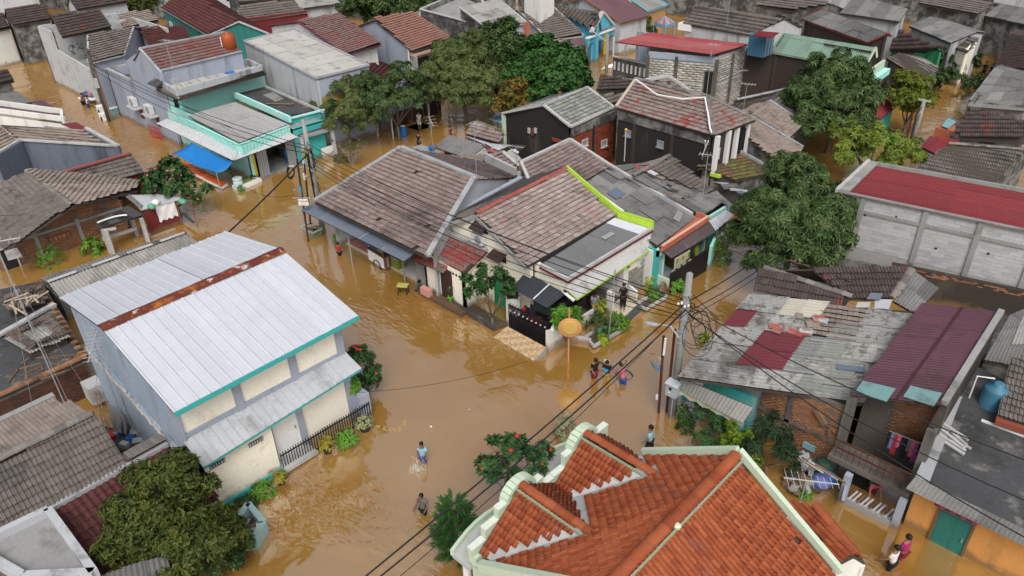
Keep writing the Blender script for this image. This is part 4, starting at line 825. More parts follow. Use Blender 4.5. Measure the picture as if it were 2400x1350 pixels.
# ------------------------------------------------------------------ turquoise corner shop
def turquoise_shop():
    h=thing('turquoise_shop','turquoise corner shop with white metal awning and balustraded roof terrace','shop',at(560,340,-.5),HG)
    x0,x1,y0=-62.9,-50.2,23.2
    # upper storey
    p=[Vector((-60.4,23.7,0)),Vector((-57.9,29.9,0))]
    A,B=at(425,238,4.0),at(620,178,4.0);A.z=B.z=0;D=Vector((-62.9,23.7,0))
    zt=5.0
    vwall(h,[(A.x,A.y,2.6),(B.x,B.y,2.6),(B.x,B.y,zt),(A.x,A.y,zt)],wm['turq'],.2)
    vwall(h,[(A.x,A.y,2.6),(D.x,D.y,2.6),(D.x,D.y,zt),(A.x,A.y,zt)],wm['turq'],.2)
    window(h,D,A,.5,.72,3.6,4.6,black,glass,2)
    e=[at(367,211,4.55),at(419,236,4.55),at(624,175,4.55)];i_=[at(380,202,5.05),at(417,220,5.05),at(615,165,5.05)]
    for k in range(2):tiled(h,[e[k],e[k+1],i_[k+1],i_[k]],t_grey,ln=.36,name='eave_tile')
    ridge(h,i_[1]+UP*.05,e[1]+UP*.08,ridge_grey,.12,.3)
    rb=at(582,147,5.0);q=[at(382,200,5.1),at(416,220,5.1),at(614,163,5.1),rb]
    MB().prism([v-UP*.15 for v in q],(0,0,-.15)).build('flat_roof',s_asb,h);coping(h,[v+UP*.1 for v in q],.2,.5,wm['palegrey'],'parapet',True)
    qq=[bil(q,s,t)for s,t in((0,0),(1,0),(1,1),(0,1))]
    for k in range(9):
        s=.04+.92*k/9;c=[bil([q[1],q[2],q[3],q[0]],s,.1),bil([q[1],q[2],q[3],q[0]],s+.095,.1),bil([q[1],q[2],q[3],q[0]],s+.095,.9),bil([q[1],q[2],q[3],q[0]],s,.9)]
        MB().prism([v-UP*.08 for v in c],(0,0,.03)).build('roof_sheet',bluep if k==6 else s_metalgrid,h)
    # terrace
    t=[at(440,272,3.3),at(561,337,3.3),at(676,294,3.3),at(551,240,3.3)]
    sheets(h,[t[1],t[2],t[3],t[0]],6,2,M('sheet_terrace',[(.33,.33,.325),(.37,.37,.365)],rnd_='obj',dirt=(.24,.235,.22),dirt_amt=.25,dirt2=(.3,.2,.1),dirt2_amt=.05,grain=.1),.35,.05,'rib','terrace_sheet',.01)
    o=[at(394,260,3.4),at(560,342,3.4),at(678,297,3.4)]
    for a,b,n in((o[0],o[1],34),(o[1],o[2],16)):
        vwall(h,[a-UP*.75,b-UP*.75,b+UP*.05,a+UP*.05],wm['turq'],.14,'parapet');d=(b-a);nn=Vector((d.y,-d.x,0)).normalized();nn=nn if nn.dot(-a)>0 else-nn
        coping(h,[a+UP*.08,b+UP*.08],.16,.06,wm['turq'],'parapet_cap')
        for k in range(n):MB().box(a+d*((k+.5)/n)+nn*.04-UP*.35,(.16,.16,.62),Matrix.Rotation(math.atan2(d.y,d.x),3,'Z')).build('parapet_rib',wm['turq'],h)
    # dark roof wing
    k4=[at(550,221,3.3),at(662,274,3.3),at(733,258,3.3),at(622,203,3.3)];MB().prism(k4,(0,0,-.12)).build('tar_roof',concd,h)
    vwall(h,[at(682,278,3.4)-UP*1.1,at(760,258,3.4)-UP*1.1,at(760,258,3.4),at(682,278,3.4)],wm['turqd'],.2,'parapet');coping(h,[at(682,277,3.45),at(760,257,3.45)],.2,.12,wm['turq'],'parapet_cap')
    coping(h,[at(550,222,3.5),at(680,280,3.5)],.2,.5,wm['turq'],'parapet');coping(h,[at(622,203,3.45),at(757,262,3.45)],.12,.2,concl,'parapet')
    MB().prism([v+UP*.03 for v in(bil(k4,.25,.55),bil(k4,.55,.52),bil(k4,.52,.85),bil(k4,.25,.9))],(0,0,.03)).build('skylight',s_asbl,h);MB().beam(bil(k4,.55,.2)+UP*.1,bil(k4,.75,.8)+UP*.1,.2,.05).build('loose_plank',wood,h)
    # awning
    aw=[at(368,291,2.55),at(548,378,2.55),at(698,323,2.55)];ai=[at(393,279,3.0),at(560,347,3.0),at(678,311,3.0)]
    sheets(h,[aw[0],aw[1],ai[1],ai[0]],9,1,s_awn,.3,.04,'rib','awning_panel',.003);sheets(h,[aw[1],aw[2],ai[2],ai[1]],6,1,s_awn,.3,.04,'rib','awning_panel',.003)
    MB().beam(aw[1]+UP*.1,ai[1]+UP*.1,.2,.03).build('awning_hip',s_grey,h)
    # ground floor
    wy,wx=23.9,-51.0
    vwall(h,[(-62.8,wy,-.5),(-50.9,wy,-.5),(-50.9,wy,3.2),(-62.8,wy,3.2)],wm['turq'],.2)
    a,b=Vector((wx,wy,0)),Vector((wx,30.6,0))
    vwall(h,[(wx,a.y,-.5),(wx,a.y+.6,-.5),(wx,a.y+.6,3),(wx,a.y,3)],wm['yellow'],.2)
    vwall(h,[(wx,27.6,-.5),(wx,b.y,-.5),(wx,b.y,3),(wx,27.6,3)],wm['turqd'],.2);vwall(h,[(wx-3.5,a.y,-.5),(wx-3.5,b.y,-.5),(wx-3.5,b.y,3),(wx-3.5,a.y,3)],wm['cementd'],.2)
    MB().box((wx-1.6,26.0,.0),(3.4,3.2,.36)).build('garage_floor',conc,h);vwall(h,[(wx,24.5,-.5),(wx-3.5,24.5,-.5),(wx-3.5,24.5,3),(wx,24.5,3)],wm['cementd'],.15,inward=Vector((0,-1,0)));vwall(h,[(wx,27.7,-.5),(wx-3.5,27.7,-.5),(wx-3.5,27.7,3),(wx,27.7,3)],wm['cementd'],.15);slab(h,[(wx,23.9,2.95),(wx,30.6,2.95),(wx-3.5,30.6,2.95),(wx-3.5,23.9,2.95)],.1,conc,'ceiling')  # floor concrete kept darker, putting the garage's dimness into its colour
    for y0_,y1_ in((24.5,25.3),(27.0,27.7)):
        m=MB();n=8
        for k in range(n):m.box((wx+.05+.04*(k%2),y0_+(y1_-y0_)*(k+.5)/n,1.4),((.06),(y1_-y0_)/n*.9,2.6))
        m.build('folding_shutter',steel,h)
    # annex at the right
    x2=at(700,330,2.6);c=[at(705,322,2.3),at(777,302,2.3)];MB().beam(c[0],c[1],.25,.22).build('beam',conc,h);slab(h,[c[0]+UP*.1,c[1]+UP*.1,c[1]+Vector((-3.5,0,.5)),c[0]+Vector((-3.5,0,.5))],.1,concd,'annex_roof')
    for v in(c[0],c[1]):MB().box((v.x,v.y,.9),(.24,.24,2.8)).build('post',concl,h)
    vwall(h,[(c[0].x-2.4,c[0].y,-.5),(c[1].x-2.4,c[1].y,-.5),(c[1].x-2.4,c[1].y,2.6),(c[0].x-2.4,c[0].y,2.6)],wm['turqd'],.2)
    vwall(h,[(c[1].x-.1,c[0].y+1.6,-.5),(c[1].x-.1,c[1].y-.1,-.5),(c[1].x-.1,c[1].y-.1,.9),(c[1].x-.1,c[0].y+1.6,.9)],wm['white'],.15,'low_wall');window(h,Vector((c[0].x-2.4,c[0].y,0)),Vector((c[1].x-2.4,c[1].y,0)),.3,.7,.6,1.8,wm['turq'])
    # laundry corner wall, red gate
    a2,b2=at(379,322,0),at(358,318,0);g=thing('red_gate','small red barred gate at the end of the grey side wall','gate',at(368,325,-.4))
    for z in(.2,1.0):MB().beam(at(355,321,0)+UP*z,at(382,330,0)+UP*z,.05,.06).build('rail',redp,g)
    for k in range(9):q_=at(355+k*3.3,321+k*1.1,0);MB().beam(q_-UP*.3,q_+UP*1.15,.035,.035).build('bar',redp,g)
    # tarp and its posts
    tp=thing('blue_tarp','bright blue tarpaulin tied out below the white shop awning','tarpaulin',at(480,400,-.4));q=[at(404,359,1.7),at(507,405,1.65),at(546,379,2.3),at(448,333,2.4)]
    n=14;V=[];F=[]
    for j in range(n+1):
        for i in range(n+1):
            s,t=i/n,j/n;z=-.13*math.sin(math.pi*s)*(1-.3*t)-.16*math.sin(math.pi*t)+.05*math.sin(9*s+4*t);V.append(bil(q,s,t)+UP*z)
    for j in range(n):
        for i in range(n):F.append((j*(n+1)+i,j*(n+1)+i+1,(j+1)*(n+1)+i+1,(j+1)*(n+1)+i))
    o=mkobj('sheet',V,F,bluet,tp,True);mod=o.modifiers.new('solid','SOLIDIFY');mod.thickness=.012
    for px,py,z in((404,359,1.7),(507,405,1.65),(449,379,1.6)):v=at(px,py,z);MB().tube([Vector((v.x+.05,v.y,-.5)),v],.035,6).build('pole',wood if px<500 else steel,tp)
    for s,lab in(('413 386 .4,474 414 .4,490 405 .4,430 377 .4','orange topped trestle table floating under the blue tarp, nearer the tree'),('474 415 .35,519 437 .3,533 428 .3,489 406 .35','orange topped trestle table with white ends poking out of the blue tarp')):
        tb=thing('orange_table',lab,'table',base(Q(s),-.4),'orange tables under the tarp');q=Q(s);MB().prism(q,(0,0,-.06)).build('top',orangep,tb);coping(tb,[v-UP*.14 for v in q],.05,.2,white,'apron',True)
        for v in q:MB().beam(v-UP*.1,Vector((v.x,v.y,-.5)),.06,.06).build('leg',steel,tb)
turquoise_shop()
# aquarium like floating stall and bin in front of it
def float_stall():
    c=at(580,433,0);t=thing('floating_stall','white floating display tray with a plastic drum in front of the shop','stall',c);d=(at(607,425,0)-at(572,440,0)).normalized();s=Vector((-d.y,d.x,0));R_=Matrix((d,s,UP)).transposed()
    MB().box(c+UP*.1,(2.0,.9,.3),R_).build('tray',white,t);MB().box(c+UP*.27+s*.1,(1.4,.5,.1),R_).build('tray_lining',olive,t)
    MB().lathe(c-d*.75+UP*.2,[(.34,-.2),(.36,.3),(.3,.5),(.36,.52),(.36,.62),(.3,.64)],14).build('drum',plain('drum_pale',(.5,.62,.6)),t)
    MB().tube([c+d*.4+UP*.3,c+d*.6+UP*.5+s*.2,c+d*.9+UP*.35],.05,6).build('handle',black,t)
    b=at(684,384,0);bn=thing('blue_bin','blue wheeled rubbish bin with a bag on top beside the shop','bin',b);MB().lathe(b,[(.34,-.3),(.42,.9),(.45,.92),(.44,1.0)],10).build('body',bluep,bn);MB().ball(b+UP*1.1,(.45,.4,.3),8).build('bag',plain('bag_blue',(.06,.25,.6),.4),bn,True)
    v=at(736,455,0);
float_stall()

# ------------------------------------------------------------------ rows of houses behind, from their seen slopes
def far_houses():
    G=[]
    def H(lab,s,rm,wl,back=1.0,kind='tile',win=(),**k):
        q=Q(s)if isinstance(s,str)else s;h=house(lab,base(q));r=gable(h,*q,rm,wm[wl]if isinstance(wl,str)else wl,kind,back,**k)
        for side,s0,s1,z0,z1,what in win:
            a,b={'f':(r['FL'],r['FR']),'r':(r['FR'],r['BR']if back else r['RR']),'l':(r['FL'],r['BL']if back else r['RL'])}[side]
            if what=='d':door(h,a,b,s0,s1,z0,z1,browndoor)
            elif what=='dark':MB().box(onwall(a,b,(s0+s1)/2,(z0+z1)/2,.02)[0],((b-a).length*(s1-s0),.08,z1-z0),Matrix.Rotation(math.atan2((b-a).y,(b-a).x),3,'Z')).build('opening',dark,h)
            else:window(h,a,b,s0,s1,z0,z1,wood if what=='w' else white)
        return h,r
    # grey house beside the turquoise shop
    q=[at(375,170,6.1),at(567,124,6.3),at(527,78,7.6),at(328,117,7.55)];h,r=H('tall grey rendered house with red flecked tile roof and two side air conditioners',q,t_brownred,'greyblue',back=.75,oh=.25,side=.1,ln=.36,walls='')
    F=[Vector((-75.2,23.55,0)),Vector((-62.8,23.6,0))]
    vwall(h,[(-62.8,23.6,-.5),(-69.8,23.6,-.5),(-69.8,23.6,6.0),(r['rL'].x,23.6,7.5),(-62.8,23.6,6.2)],wm['greyblue'],.2)
    vwall(h,[(-69.8,23.6,-.5),(-75.4,23.6,-.5),(-75.4,23.6,4.35),(-69.8,23.6,4.35)],wm['greyblue'],.2);coping(h,[Vector((-69.8,23.65,4.4)),Vector((-75.4,23.65,4.4)),Vector((-75.4,29,4.4))],.2,.12,concl,'parapet_cap')
    slab(h,[(-69.8,23.7,3.6),(-75.3,23.7,3.6),(-75.3,29,3.6),(-69.8,29,3.6)],.2,concd,'terrace');vwall(h,[(-75.4,23.6,-.5),(-75.4,29,-.5),(-75.4,29,4.3),(-75.4,23.6,4.3)],wm['greyblue'],.2,inward=Vector((1,0,0)))
    vwall(h,[r['eL']-UP*1.6,r['eR']-UP*1.6,r['eR']+UP*.1,r['eL']+UP*.1],wm['greyblue'],.15,'parapet');coping(h,[r['eL']+UP*.15,r['eR']+UP*.15],.25,.1,cement,'parapet_cap');coping(h,[r['eL']+UP*.15,r['rL']+UP*.12],.2,.12,cement,'verge_cap');coping(h,[r['rL']+UP*.12,r['rR']+UP*.12],.2,.14,cement,'ridge_cap')
    vwall(h,[(-62.8,23.6,-.5),(r['rR'].x,30.4,-.5),(r['rR'].x,30.4,6.0),(-62.8,23.6,6.0)],wm['greyblue'],.2)
    for px,py in((311,238),(349,256)):
        c=aty(px,py,23.3);ac_unit(c,(0,-1,0),'white air conditioner on a ledge of the grey side wall, '+('nearer the utility pole' if px<330 else 'nearer the turquoise awning'),1.3);MB().box(c+Vector((.1,-.05,-.48)),(1.9,.8,.1)).build('ac_ledge',concl,h);MB().box(c+Vector((.7,.25,-1.0)),(.5,.1,.9)).build('wall_niche',wm['maroon'],h)
    c=aty(362,197,23.2);MB().prism([c+Vector((-.7,.4,.25)),c+Vector((.9,.4,.25)),c+Vector((.9,-.3,-.05)),c+Vector((-.7,-.3,-.05))],(0,0,.06)).build('vent_hood',concd,h)
    tk=at(541,122,6.3);t=thing('water_tank','orange plastic water tank on the grey house roof','water tank',tk,'roof water tanks');MB().lathe(tk,[(.62,0),(.62,1.3),(.5,1.5),(.25,1.62),(.25,1.75)],18).build('tank',M('tank_orange',[(.32,.07,.022)],rough=.4,grain=.05),t,True);MB().tube([tk+Vector((0,-.66,.1)),tk+Vector((0,-.68,1.4))],.04,6).build('pipe',white,t)
    # metal grid roof house
    q=[at(572,98,6.3),at(741,186,5.7),at(864,155,5.8),at(690,70,6.5)];h=house('grey rendered house under a pale sheet roof with dark seams',base(q))
    sheets(h,[q[1],q[2],q[3],q[0]],3,5,s_metalgrid,.13,.014,'wave','roof_sheet',.004);e=.2
    for a,b in((q[0],q[1]),(q[1],q[2]),(q[2],q[3]),(q[3],q[0])):vwall(h,[Vector((a.x,a.y,-.5)),Vector((b.x,b.y,-.5)),b+UP*(-.1),a+UP*(-.1)],wm['palegrey']if a is q[0]else wm['greyblue'],.2,inward=(base(q)-(a+b)/2))
    coping(h,[v+UP*.08 for v in q],.2,.16,cement,'edge_cap',True);vwall(h,[q[1]-UP*2.6,q[2]-UP*2.6,q[2]-UP*1.5,q[1]-UP*1.5],wm['yellow'],.05,'yellow_band')
    H('house with maroon edged red tile roof behind the pale sheet roof','810 128 5.6,892 106 5.6,795 32 7.4,697 52 7.2',t_brownred,'white',back=.8,oh=.5,verge=plain('purple_trim',(.16,.045,.085)),ln=.36,win=[('f',.2,.4,1,2.2,'w')])
    H('low maroon tiled porch between two grey houses','878 208 2.8,918 166 2.8,884 142 4.0,846 158 4.0',t_maroon,'white',back=0,oh=.3,ln=.36)
    h,r=H('grey walled house with salmon tile roof and cream balcony front','966 121 5.4,1058 96 5.4,972 28 7.4,877 48 7.2',M('tile_salmon',[(.22,.10,.08),(.28,.13,.10),(.2,.115,.095),(.26,.15,.12)],rnd_=TP,clump=.4,clump_scale=.4,grain=.2),'cream',back=.7,sidemat=wm['greyblue'],oh=.8,ln=.36,win=[('f',.15,.5,3,4.4,'w'),('f',.55,.8,3,4.4,'dark')])
    a,b=r['FL'],r['FR'];MB().prism([Vector((v.x,v.y,4.9))for v in(r['eL'],r['eR'],b,a)],(0,0,.25)).build('cornice',plain('cornice_peach',(.5,.36,.26)),h)
    for s in(.02,.98):MB().box(onwall(a,b,s,2.2,.7)[0],(.3,.3,5.6)).build('column',wm['palegrey'],h)
    h,r=H('house with flat grey roof and black stained side wall','1150 73 5.5,1234 53 5.5,1168 -2 7.0,1076 18 6.8',s_asbl,'palegrey',back=0,kind='sheet',nu=4,nv=3,sidemat=wm['stained'],oh=.3,verge=concl,win=[('f',.2,.6,1.5,3.4,'dark')])
    MB().box(r['FR']+Vector((.4,0,-2.6)),(.35,.35,5.4)).build('terracotta_column',wm['terracotta'],h)
    q=Q('985 22 5.8,1150 66 5.4,1130 0 6.2,1082 -20 6.4');h=house('rendered house with low grey parapet roof and mould blackened wall',base(q));
    for a,b in((q[0],q[1]),(q[1],q[2]),(q[2],q[3]),(q[3],q[0])):vwall(h,[Vector((a.x,a.y,-.5)),Vector((b.x,b.y,-.5)),b,a],wm['stained'],.2,inward=(base(q)-(a+b)/2))
    MB().prism([v-UP*.5 for v in q],(0,0,-.15)).build('flat_roof',conc,h);coping(h,[v+UP*.03 for v in q],.24,.1,concl,'parapet_cap',True)
    h,r=H('grey tiled house with a plain white chimney block beside the blue gabled shop','1287 94 3.2,1368 84 3.2,1300 20 5.4,1213 23 5.4',t_grey,'palegrey',back=.8,oh=.4,ln=.38,rdg=cement,verge=concl);c=at(1264,30,5.2);MB().box(c+UP*.3,(2.3,2.3,3.6)).build('chimney_block',wm['white'],h)
    gable(house('small tan tiled porch with rotten edge in front of the grey tiled house',at(1330,120,-.5)),*Q('1316 112 2.4,1348 100 2.4,1340 86 3.1,1300 92 3.1'),t_tan,wm['stained'],back=0,ln=.38)
    q=Q('1326 124 2.3,1380 110 2.3,1372 96 2.9,1318 108 2.9');h=house('dark curved tin canopy over a stall crowded with goods',base(q),'lean_to');n=8
    for i in range(n):
        s0,s1=i/n,(i+1)/n;z=lambda s:UP*(.5*math.sin(math.pi*s));MB().prism([bil(q,s0,0)+z(s0),bil(q,s1,0)+z(s1),bil(q,s1,1)+z(s1),bil(q,s0,1)+z(s0)],(0,0,.03)).build('canopy_sheet',s_purple,h)
    for v in q:MB().box((v.x,v.y,.9),(.15,.15,2.8)).build('post',wood,h)
    vwall(h,[(q[3].x,q[3].y,-.5),(q[2].x,q[2].y,-.5),(q[2].x,q[2].y,2.4),(q[3].x,q[3].y,2.4)],wm['stained'])
    for i in range(9):c=q[0]+(q[1]-q[0])*rnd.random()+Vector((-.8,rnd.uniform(-.5,.8),0));MB().box((c.x,c.y,rnd.uniform(.3,1.1)),(.5,.4,.4),Matrix.Rotation(rnd.random(),3,'Z')).build('crate',rnd.choice([wood,white,steel,woodl]),h)
    # blue gabled shop
    h,r=H('shop with sky blue gable, wavy blue fascia and yellow columns','1392 74 3.4,1410 68 3.4,1402 32 5.2,1293 12 5.4',t_grey,'skyblue',back=.3,oh=.4,ln=.38)
    g=[at(1386,78,3.3),at(1437,60,3.3),at(1412,30,5.0)];m=vwall(h,[g[0],g[1],g[2]],wm['skyblue'],.4,'blue_gable');coping(h,[g[0]+UP*.1,g[2]+UP*.1,g[1]+UP*.1],.5,.2,concl,'gable_cap')
    f0,f1=at(1375,92,2.8),at(1456,62,2.8);n=12
    for i in range(n):a,b=f0+(f1-f0)*(i/n),f0+(f1-f0)*((i+1)/n);dz=.45+.2*abs(math.sin(i*1.1));MB().prism([a,b,b-UP*dz,a-UP*dz],(-.2,0,0)).build('fascia_panel',wm['skyblue'],h)
    coping(h,[f0+UP*.1,f1+UP*.1],.4,.15,white,'fascia_cap');vwall(h,[Vector((f0.x-2,f0.y,-.5)),Vector((f1.x-2,f1.y,-.5)),Vector((f1.x-2,f1.y,3)),Vector((f0.x-2,f0.y,3))],plain('deep_blue',(.03,.12,.25)),.2)
    for t in(.02,.55,.98):p=f0+(f1-f0)*t;MB().box((p.x,p.y,1),(.35,1.0 if t>.9 else .35,3.2)).build('column',wm['yellow']if t>.5 else wm['skyblue'],h)
    H('house with long purple brown sheet roof behind the yellow columns','1456 56 3.6,1522 38 3.6,1440 -18 5.4,1368 -2 5.4',s_purple,'palegrey',back=.5,kind='sheet',nu=5,nv=2,verge=plain('brown_fascia',(.22,.09,.04)),sidemat=wm['palegrey'])
    q=Q('1460 62 2.2,1530 42 2.2,1526 34 2.8,1456 52 2.8');gable(house('grey tin porch below the purple roof',base(q)),*q,s_grey,wm['stained'],kind='sheet',back=0)
    H('house with bright blue fascia and pale flat roof near the striped tent','1517 28 3.4,1566 12 3.4,1528 -8 3.9,1480 2 3.9',s_asbl,plain('ochre',(.4,.24,.1)),back=0,kind='sheet',verge=wm['skyblue'],nu=3,nv=1)
    # striped tent
    t=thing('party_tent','small peaked tent with red and blue striped roof beside the white walled house','tent',at(1558,85,-.4));q=Q('1533 52 2.6,1560 60 2.6,1582 52 2.6,1556 44 2.6');ap=at(1557,36,3.5);m=[plain('tent_red',(.45,.12,.12)),plain('tent_blue',(.15,.3,.45)),plain('tent_grey',(.35,.33,.33))]
    for i in range(4):
        a,b=q[i],q[(i+1)%4]
        for k in range(4):MB().prism([a+(b-a)*(k/4),a+(b-a)*((k+1)/4),ap],(0,0,.02)).build('canopy_panel',m[(i+k)%3],t)
        MB().prism([a,b,b-UP*.35,a-UP*.35],(.02,0,0)).build('valance',m[1],t);MB().tube([Vector((a.x,a.y,-.5)),a],.05,6).build('pole',wm['skyblue'],t)
    h,r=H('long pale walled house under a brown tile roof beyond the red roofed block house','1600 56 4.3,1755 82 4.3,1842 44 5.9,1628 15 5.9',t_grey,'palegrey',back=.6,oh=.2,ln=.4)
    c=at(1610,62,4.0);MB().box(c,(1.6,1.0,.7)).build('white_billboard',white,h)
    # red roofed block house
    q=Q('1671 130 5.9,1756 105 5.9,1522 77 6.1,1440 99 6.0');h=house('unfinished pale block house with flat red sheet roof and balustraded balcony',base(q));sheets(h,[q[0],q[1],q[2],q[3]],4,1,s_pinkred,.2,.02,'wave','roof_sheet',.004,along='v')
    a,b,c=at(1524,180,2.0),at(1680,222,2.0),at(1747,197,2.0);a,b=Vector((-39.3,57.9,0)),Vector((-32.3,58.3,0));c=Vector((-32.0,63.0,0))
    a=at(1521,120,5.7);b=at(1683,135,5.6);b2=b.copy();c=at(1752,108,5.6);zt=5.65
    for v in(a,b,c):v.z=0
    vwall(h,[(a.x,a.y,-.5),(b.x,b.y,-.5),(b.x,b.y,zt),(a.x,a.y,zt)],mortar,.2);vwall(h,[(b.x,b.y,-.5),(c.x,c.y,-.5),(c.x,c.y,zt),(b.x,b.y,zt)],mortar,.2)
    col=lambda cs:(lambda s,z:any(abs(s-k)<.025 for k in cs)or abs(z-3.3)<.1)
    bricks(h,a,b,-.2,5.1,blockb,.6,.2,hole=col((0,.42,1)));bricks(h,b,c,-.2,5.5,blockb,.6,.2,hole=col((0,.5,1)))
    for A,B,s in((a,b,.42),(a,b,0),(a,b,.995),(b,c,.5),(b,c,.98)):p,_,_=onwall(A,B,s,2.5,.03);MB().box(p,(.25,.25,5.9)).build('column',mortard,h)
    MB().beam(onwall(a,b,0,5.4,.04)[0],onwall(a,b,1,5.4,.04)[0],.1,.5).build('render_band',wm['greyblue'],h);window(h,a,b,.84,.96,2.0,4.4,mortard,dark,1);
    d0,d1=at(1437,133,4.1),at(1519,152,4.0);vwall(h,[d0-UP*1.3,d1-UP*1.3,d1,d0],wm['cementd'],.18,'balcony_wall');coping(h,[d0+UP*.05,d1+UP*.05],.25,.1,concl,'balcony_cap')
    for i in range(8):MB().box(d0+(d1-d0)*((i+.6)/8.2)+Vector((0,-.08,-.75)),(.14,.12,.75)).build('baluster',white,h)
    vwall(h,[(d0.x,d0.y,-.5),(d1.x,d1.y,-.5),(d1.x,d1.y,2.8),(d0.x,d0.y,2.8)],wm['stained'],.2);slab(h,[d0-UP*1.2,d1-UP*1.2,d1+Vector((0,4,-1.2)),d0+Vector((0,4,-1.2))],.2,conc,'balcony_floor');vwall(h,[(d0.x,d0.y+3.5,-.5),(d1.x,d1.y+3.5,-.5),(d1.x,d1.y+3.5,5.8),(d0.x,d0.y+3.5,5.8)],wm['greyblue'],.2)
    for i in range(4):p=d0+(d1-d0)*(i/3);MB().beam(p,Vector((p.x,p.y,5.9)),.08,.08).build('post',white,h)
    vwall(h,[(c.x,c.y,-.5),(q[2].x,q[2].y,-.5),(q[2].x,q[2].y,5.6),(c.x,c.y,5.6)],mortar,.2,inward=Vector((0,-1,0)))
    # pale green roof over brown wall
    h,r=H('long brown walled house with pale green sheet roof and mint fascia','1804 121 5.4,2026 161 5.4,2052 112 7.0,1834 77 7.0',s_green,'brownblack',back=.5,kind='sheet',nu=8,nv=1,verge=wm['mint'],walls='flb',win=[('f',.25,.33,3,3.5,'s')])
    a,b=at(2022,178,4.6),at(2076,140,4.6);vwall(h,[(a.x,a.y,-.5),(b.x,b.y,-.5),(b.x,b.y,4.6),(a.x,a.y,4.6)],wm['mint'],.2);window(h,a,b,.2,.45,2,3.4,white);window(h,a,b,.6,.85,2,3.4,white);MB().beam(a+Vector((.3,0,-.9)),b+Vector((.3,0,-.9)),.5,.5).build('mint_balcony',wm['turq'],h)
    c=at(1783,104,6.2);MB().box(c,(1.5,1.6,1.7)).build('blue_window_box',plain('box_blue',(.04,.12,.19)),h);u,v=at(1752,121,5.3),r['FL'];vwall(h,[Vector((u.x,u.y,-.5)),Vector((v.x,v.y,-.5)),Vector((v.x,v.y,5.3)),u],wm['brownblack'],.2)
    for i in range(3):MB().box(c+Vector((.76,-.5+i*.5,0)),(.06,.06,1.7)).build('mullion',steel,h)
    MB().prism(Q('1764 84 7.2,1808 90 7.2,1826 78 7.5,1778 74 7.5'),(0,0,.06)).build('box_roof',s_red,h)
    H('dark walled house with grey sheet roof edged in red','1878 44 5.6,2036 101 5.6,2082 80 6.6,1928 22 6.6',s_asb,'brownblack',back=.2,kind='sheet',nu=6,nv=2,verge=plain('red_edge',(.2,.03,.03)))
    H('dim tile roofed house in the row behind the dark walled house','1770 12 4.2,1862 28 4.2,1950 8 5.4,1850 -14 5.4',t_grey,'stained',ln=.42)
    H('wide grey flat roofed house at the top of the flooded lane','1968 32 5.6,2108 52 5.6,2128 22 6.4,2004 -10 6.4',s_asb,'palegrey',back=0,kind='sheet',nu=4,nv=1)
    H('small dark pyramid roofed house by the lane','2085 118 3.2,2182 128 3.2,2208 110 4.3,2120 82 4.3',t_dark,'green',back=.5,ln=.4)
    H('grey sheet roof pitched toward the lane','2076 138 3.0,2166 184 2.8,2200 158 2.8,2108 122 3.4',t_grey,'stained',back=0,ln=.4);H('pale sheet awning house behind the yellow green tree','2110 128 3.0,2168 176 2.6,2200 158 2.6,2140 120 3.1',s_asbl,'stained',back=0,kind='sheet',nu=2,nv=1)
    H('low grey roofs along the upper end of the lane','2130 62 4.0,2228 102 4.0,2290 76 4.6,2180 40 4.6',s_asb,'palegrey',back=.4,kind='sheet',nu=4,nv=1);H('last dim house by the lane with a blue water drum','2226 108 3.4,2268 122 3.4,2290 92 4.2,2240 84 4.2',t_grey,'cream',back=.4,ln=.42,win=[('f',.3,.6,.5,2,'dark')])
    H('far grey roof beyond the lane bend','2150 8 4.4,2290 34 4.4,2330 8 5.2,2190 -16 5.2',t_grey,'stained',ln=.45);H('far sheet roof in the top corner','2300 36 4.0,2420 62 4.0,2450 30 5.0,2330 6 5.0',s_asb,'stained',kind='sheet')
    # right bank of the lane
    H('small red sheet roofed hut beside the yellow green tree','2060 282 2.2,2104 246 2.2,2070 232 2.7,2018 262 2.7',s_red,'turqd',back=0,kind='sheet',nu=2,nv=1)
    h,r=H('red sheet porch roof by the leaning lane pole','2158 345 2.2,2215 374 2.2,2250 330 2.9,2180 320 2.9',s_red,'stained',back=0,kind='sheet',nu=3,nv=1)
    H('brown tile roof behind the red sheet porch','2226 322 3.0,2400 335 3.0,2420 290 4.2,2272 262 4.2',t_dark,'stained',ln=.36,walls='fl');H('long grey patched tile roof behind the red roofed block hall','2140 400 2.6,2330 432 2.6,2400 352 3.9,2222 338 3.9',t_grey,'stained',back=.5,ln=.34,rdg=ridge_grey)
    H('grey sheet shed roof along the lane bank','2150 372 2.3,2210 398 2.3,2225 380 2.6,2168 356 2.6',s_asb,'stained',back=0,kind='sheet',nu=2,nv=1);H('dim sheet roof with a broad white verge on the lane bank','2266 250 2.8,2400 262 2.8,2420 212 3.8,2290 218 3.8',s_asb,'stained',back=.5,kind='sheet',nu=4,nv=2)
    H('dark sheet roof upstream on the lane bank','2270 236 2.6,2400 242 2.6,2430 180 3.6,2330 160 3.6',s_asb,'brownblack',back=.4,kind='sheet',nu=4,nv=2);H('uppermost house of the lane bank','2330 158 3, 2420 168 3,2450 100 4,2370 80 4'.replace(' 3, ',' 3,'),t_dark,'stained',ln=.4)
    b=thing('lane_kiosk','little kiosk with pale blue roof and red front on the lane bank','kiosk',at(2222,315,-.4));q=Q('2206 296 1.8,2222 302 1.8,2240 286 2.1,2222 278 2.1');MB().prism(q,(0,0,.06)).build('roof',s_aqua,b);c=base(q,.6);MB().box(c,(1.3,1.3,2.2)).build('body',wm['terracotta'],b)
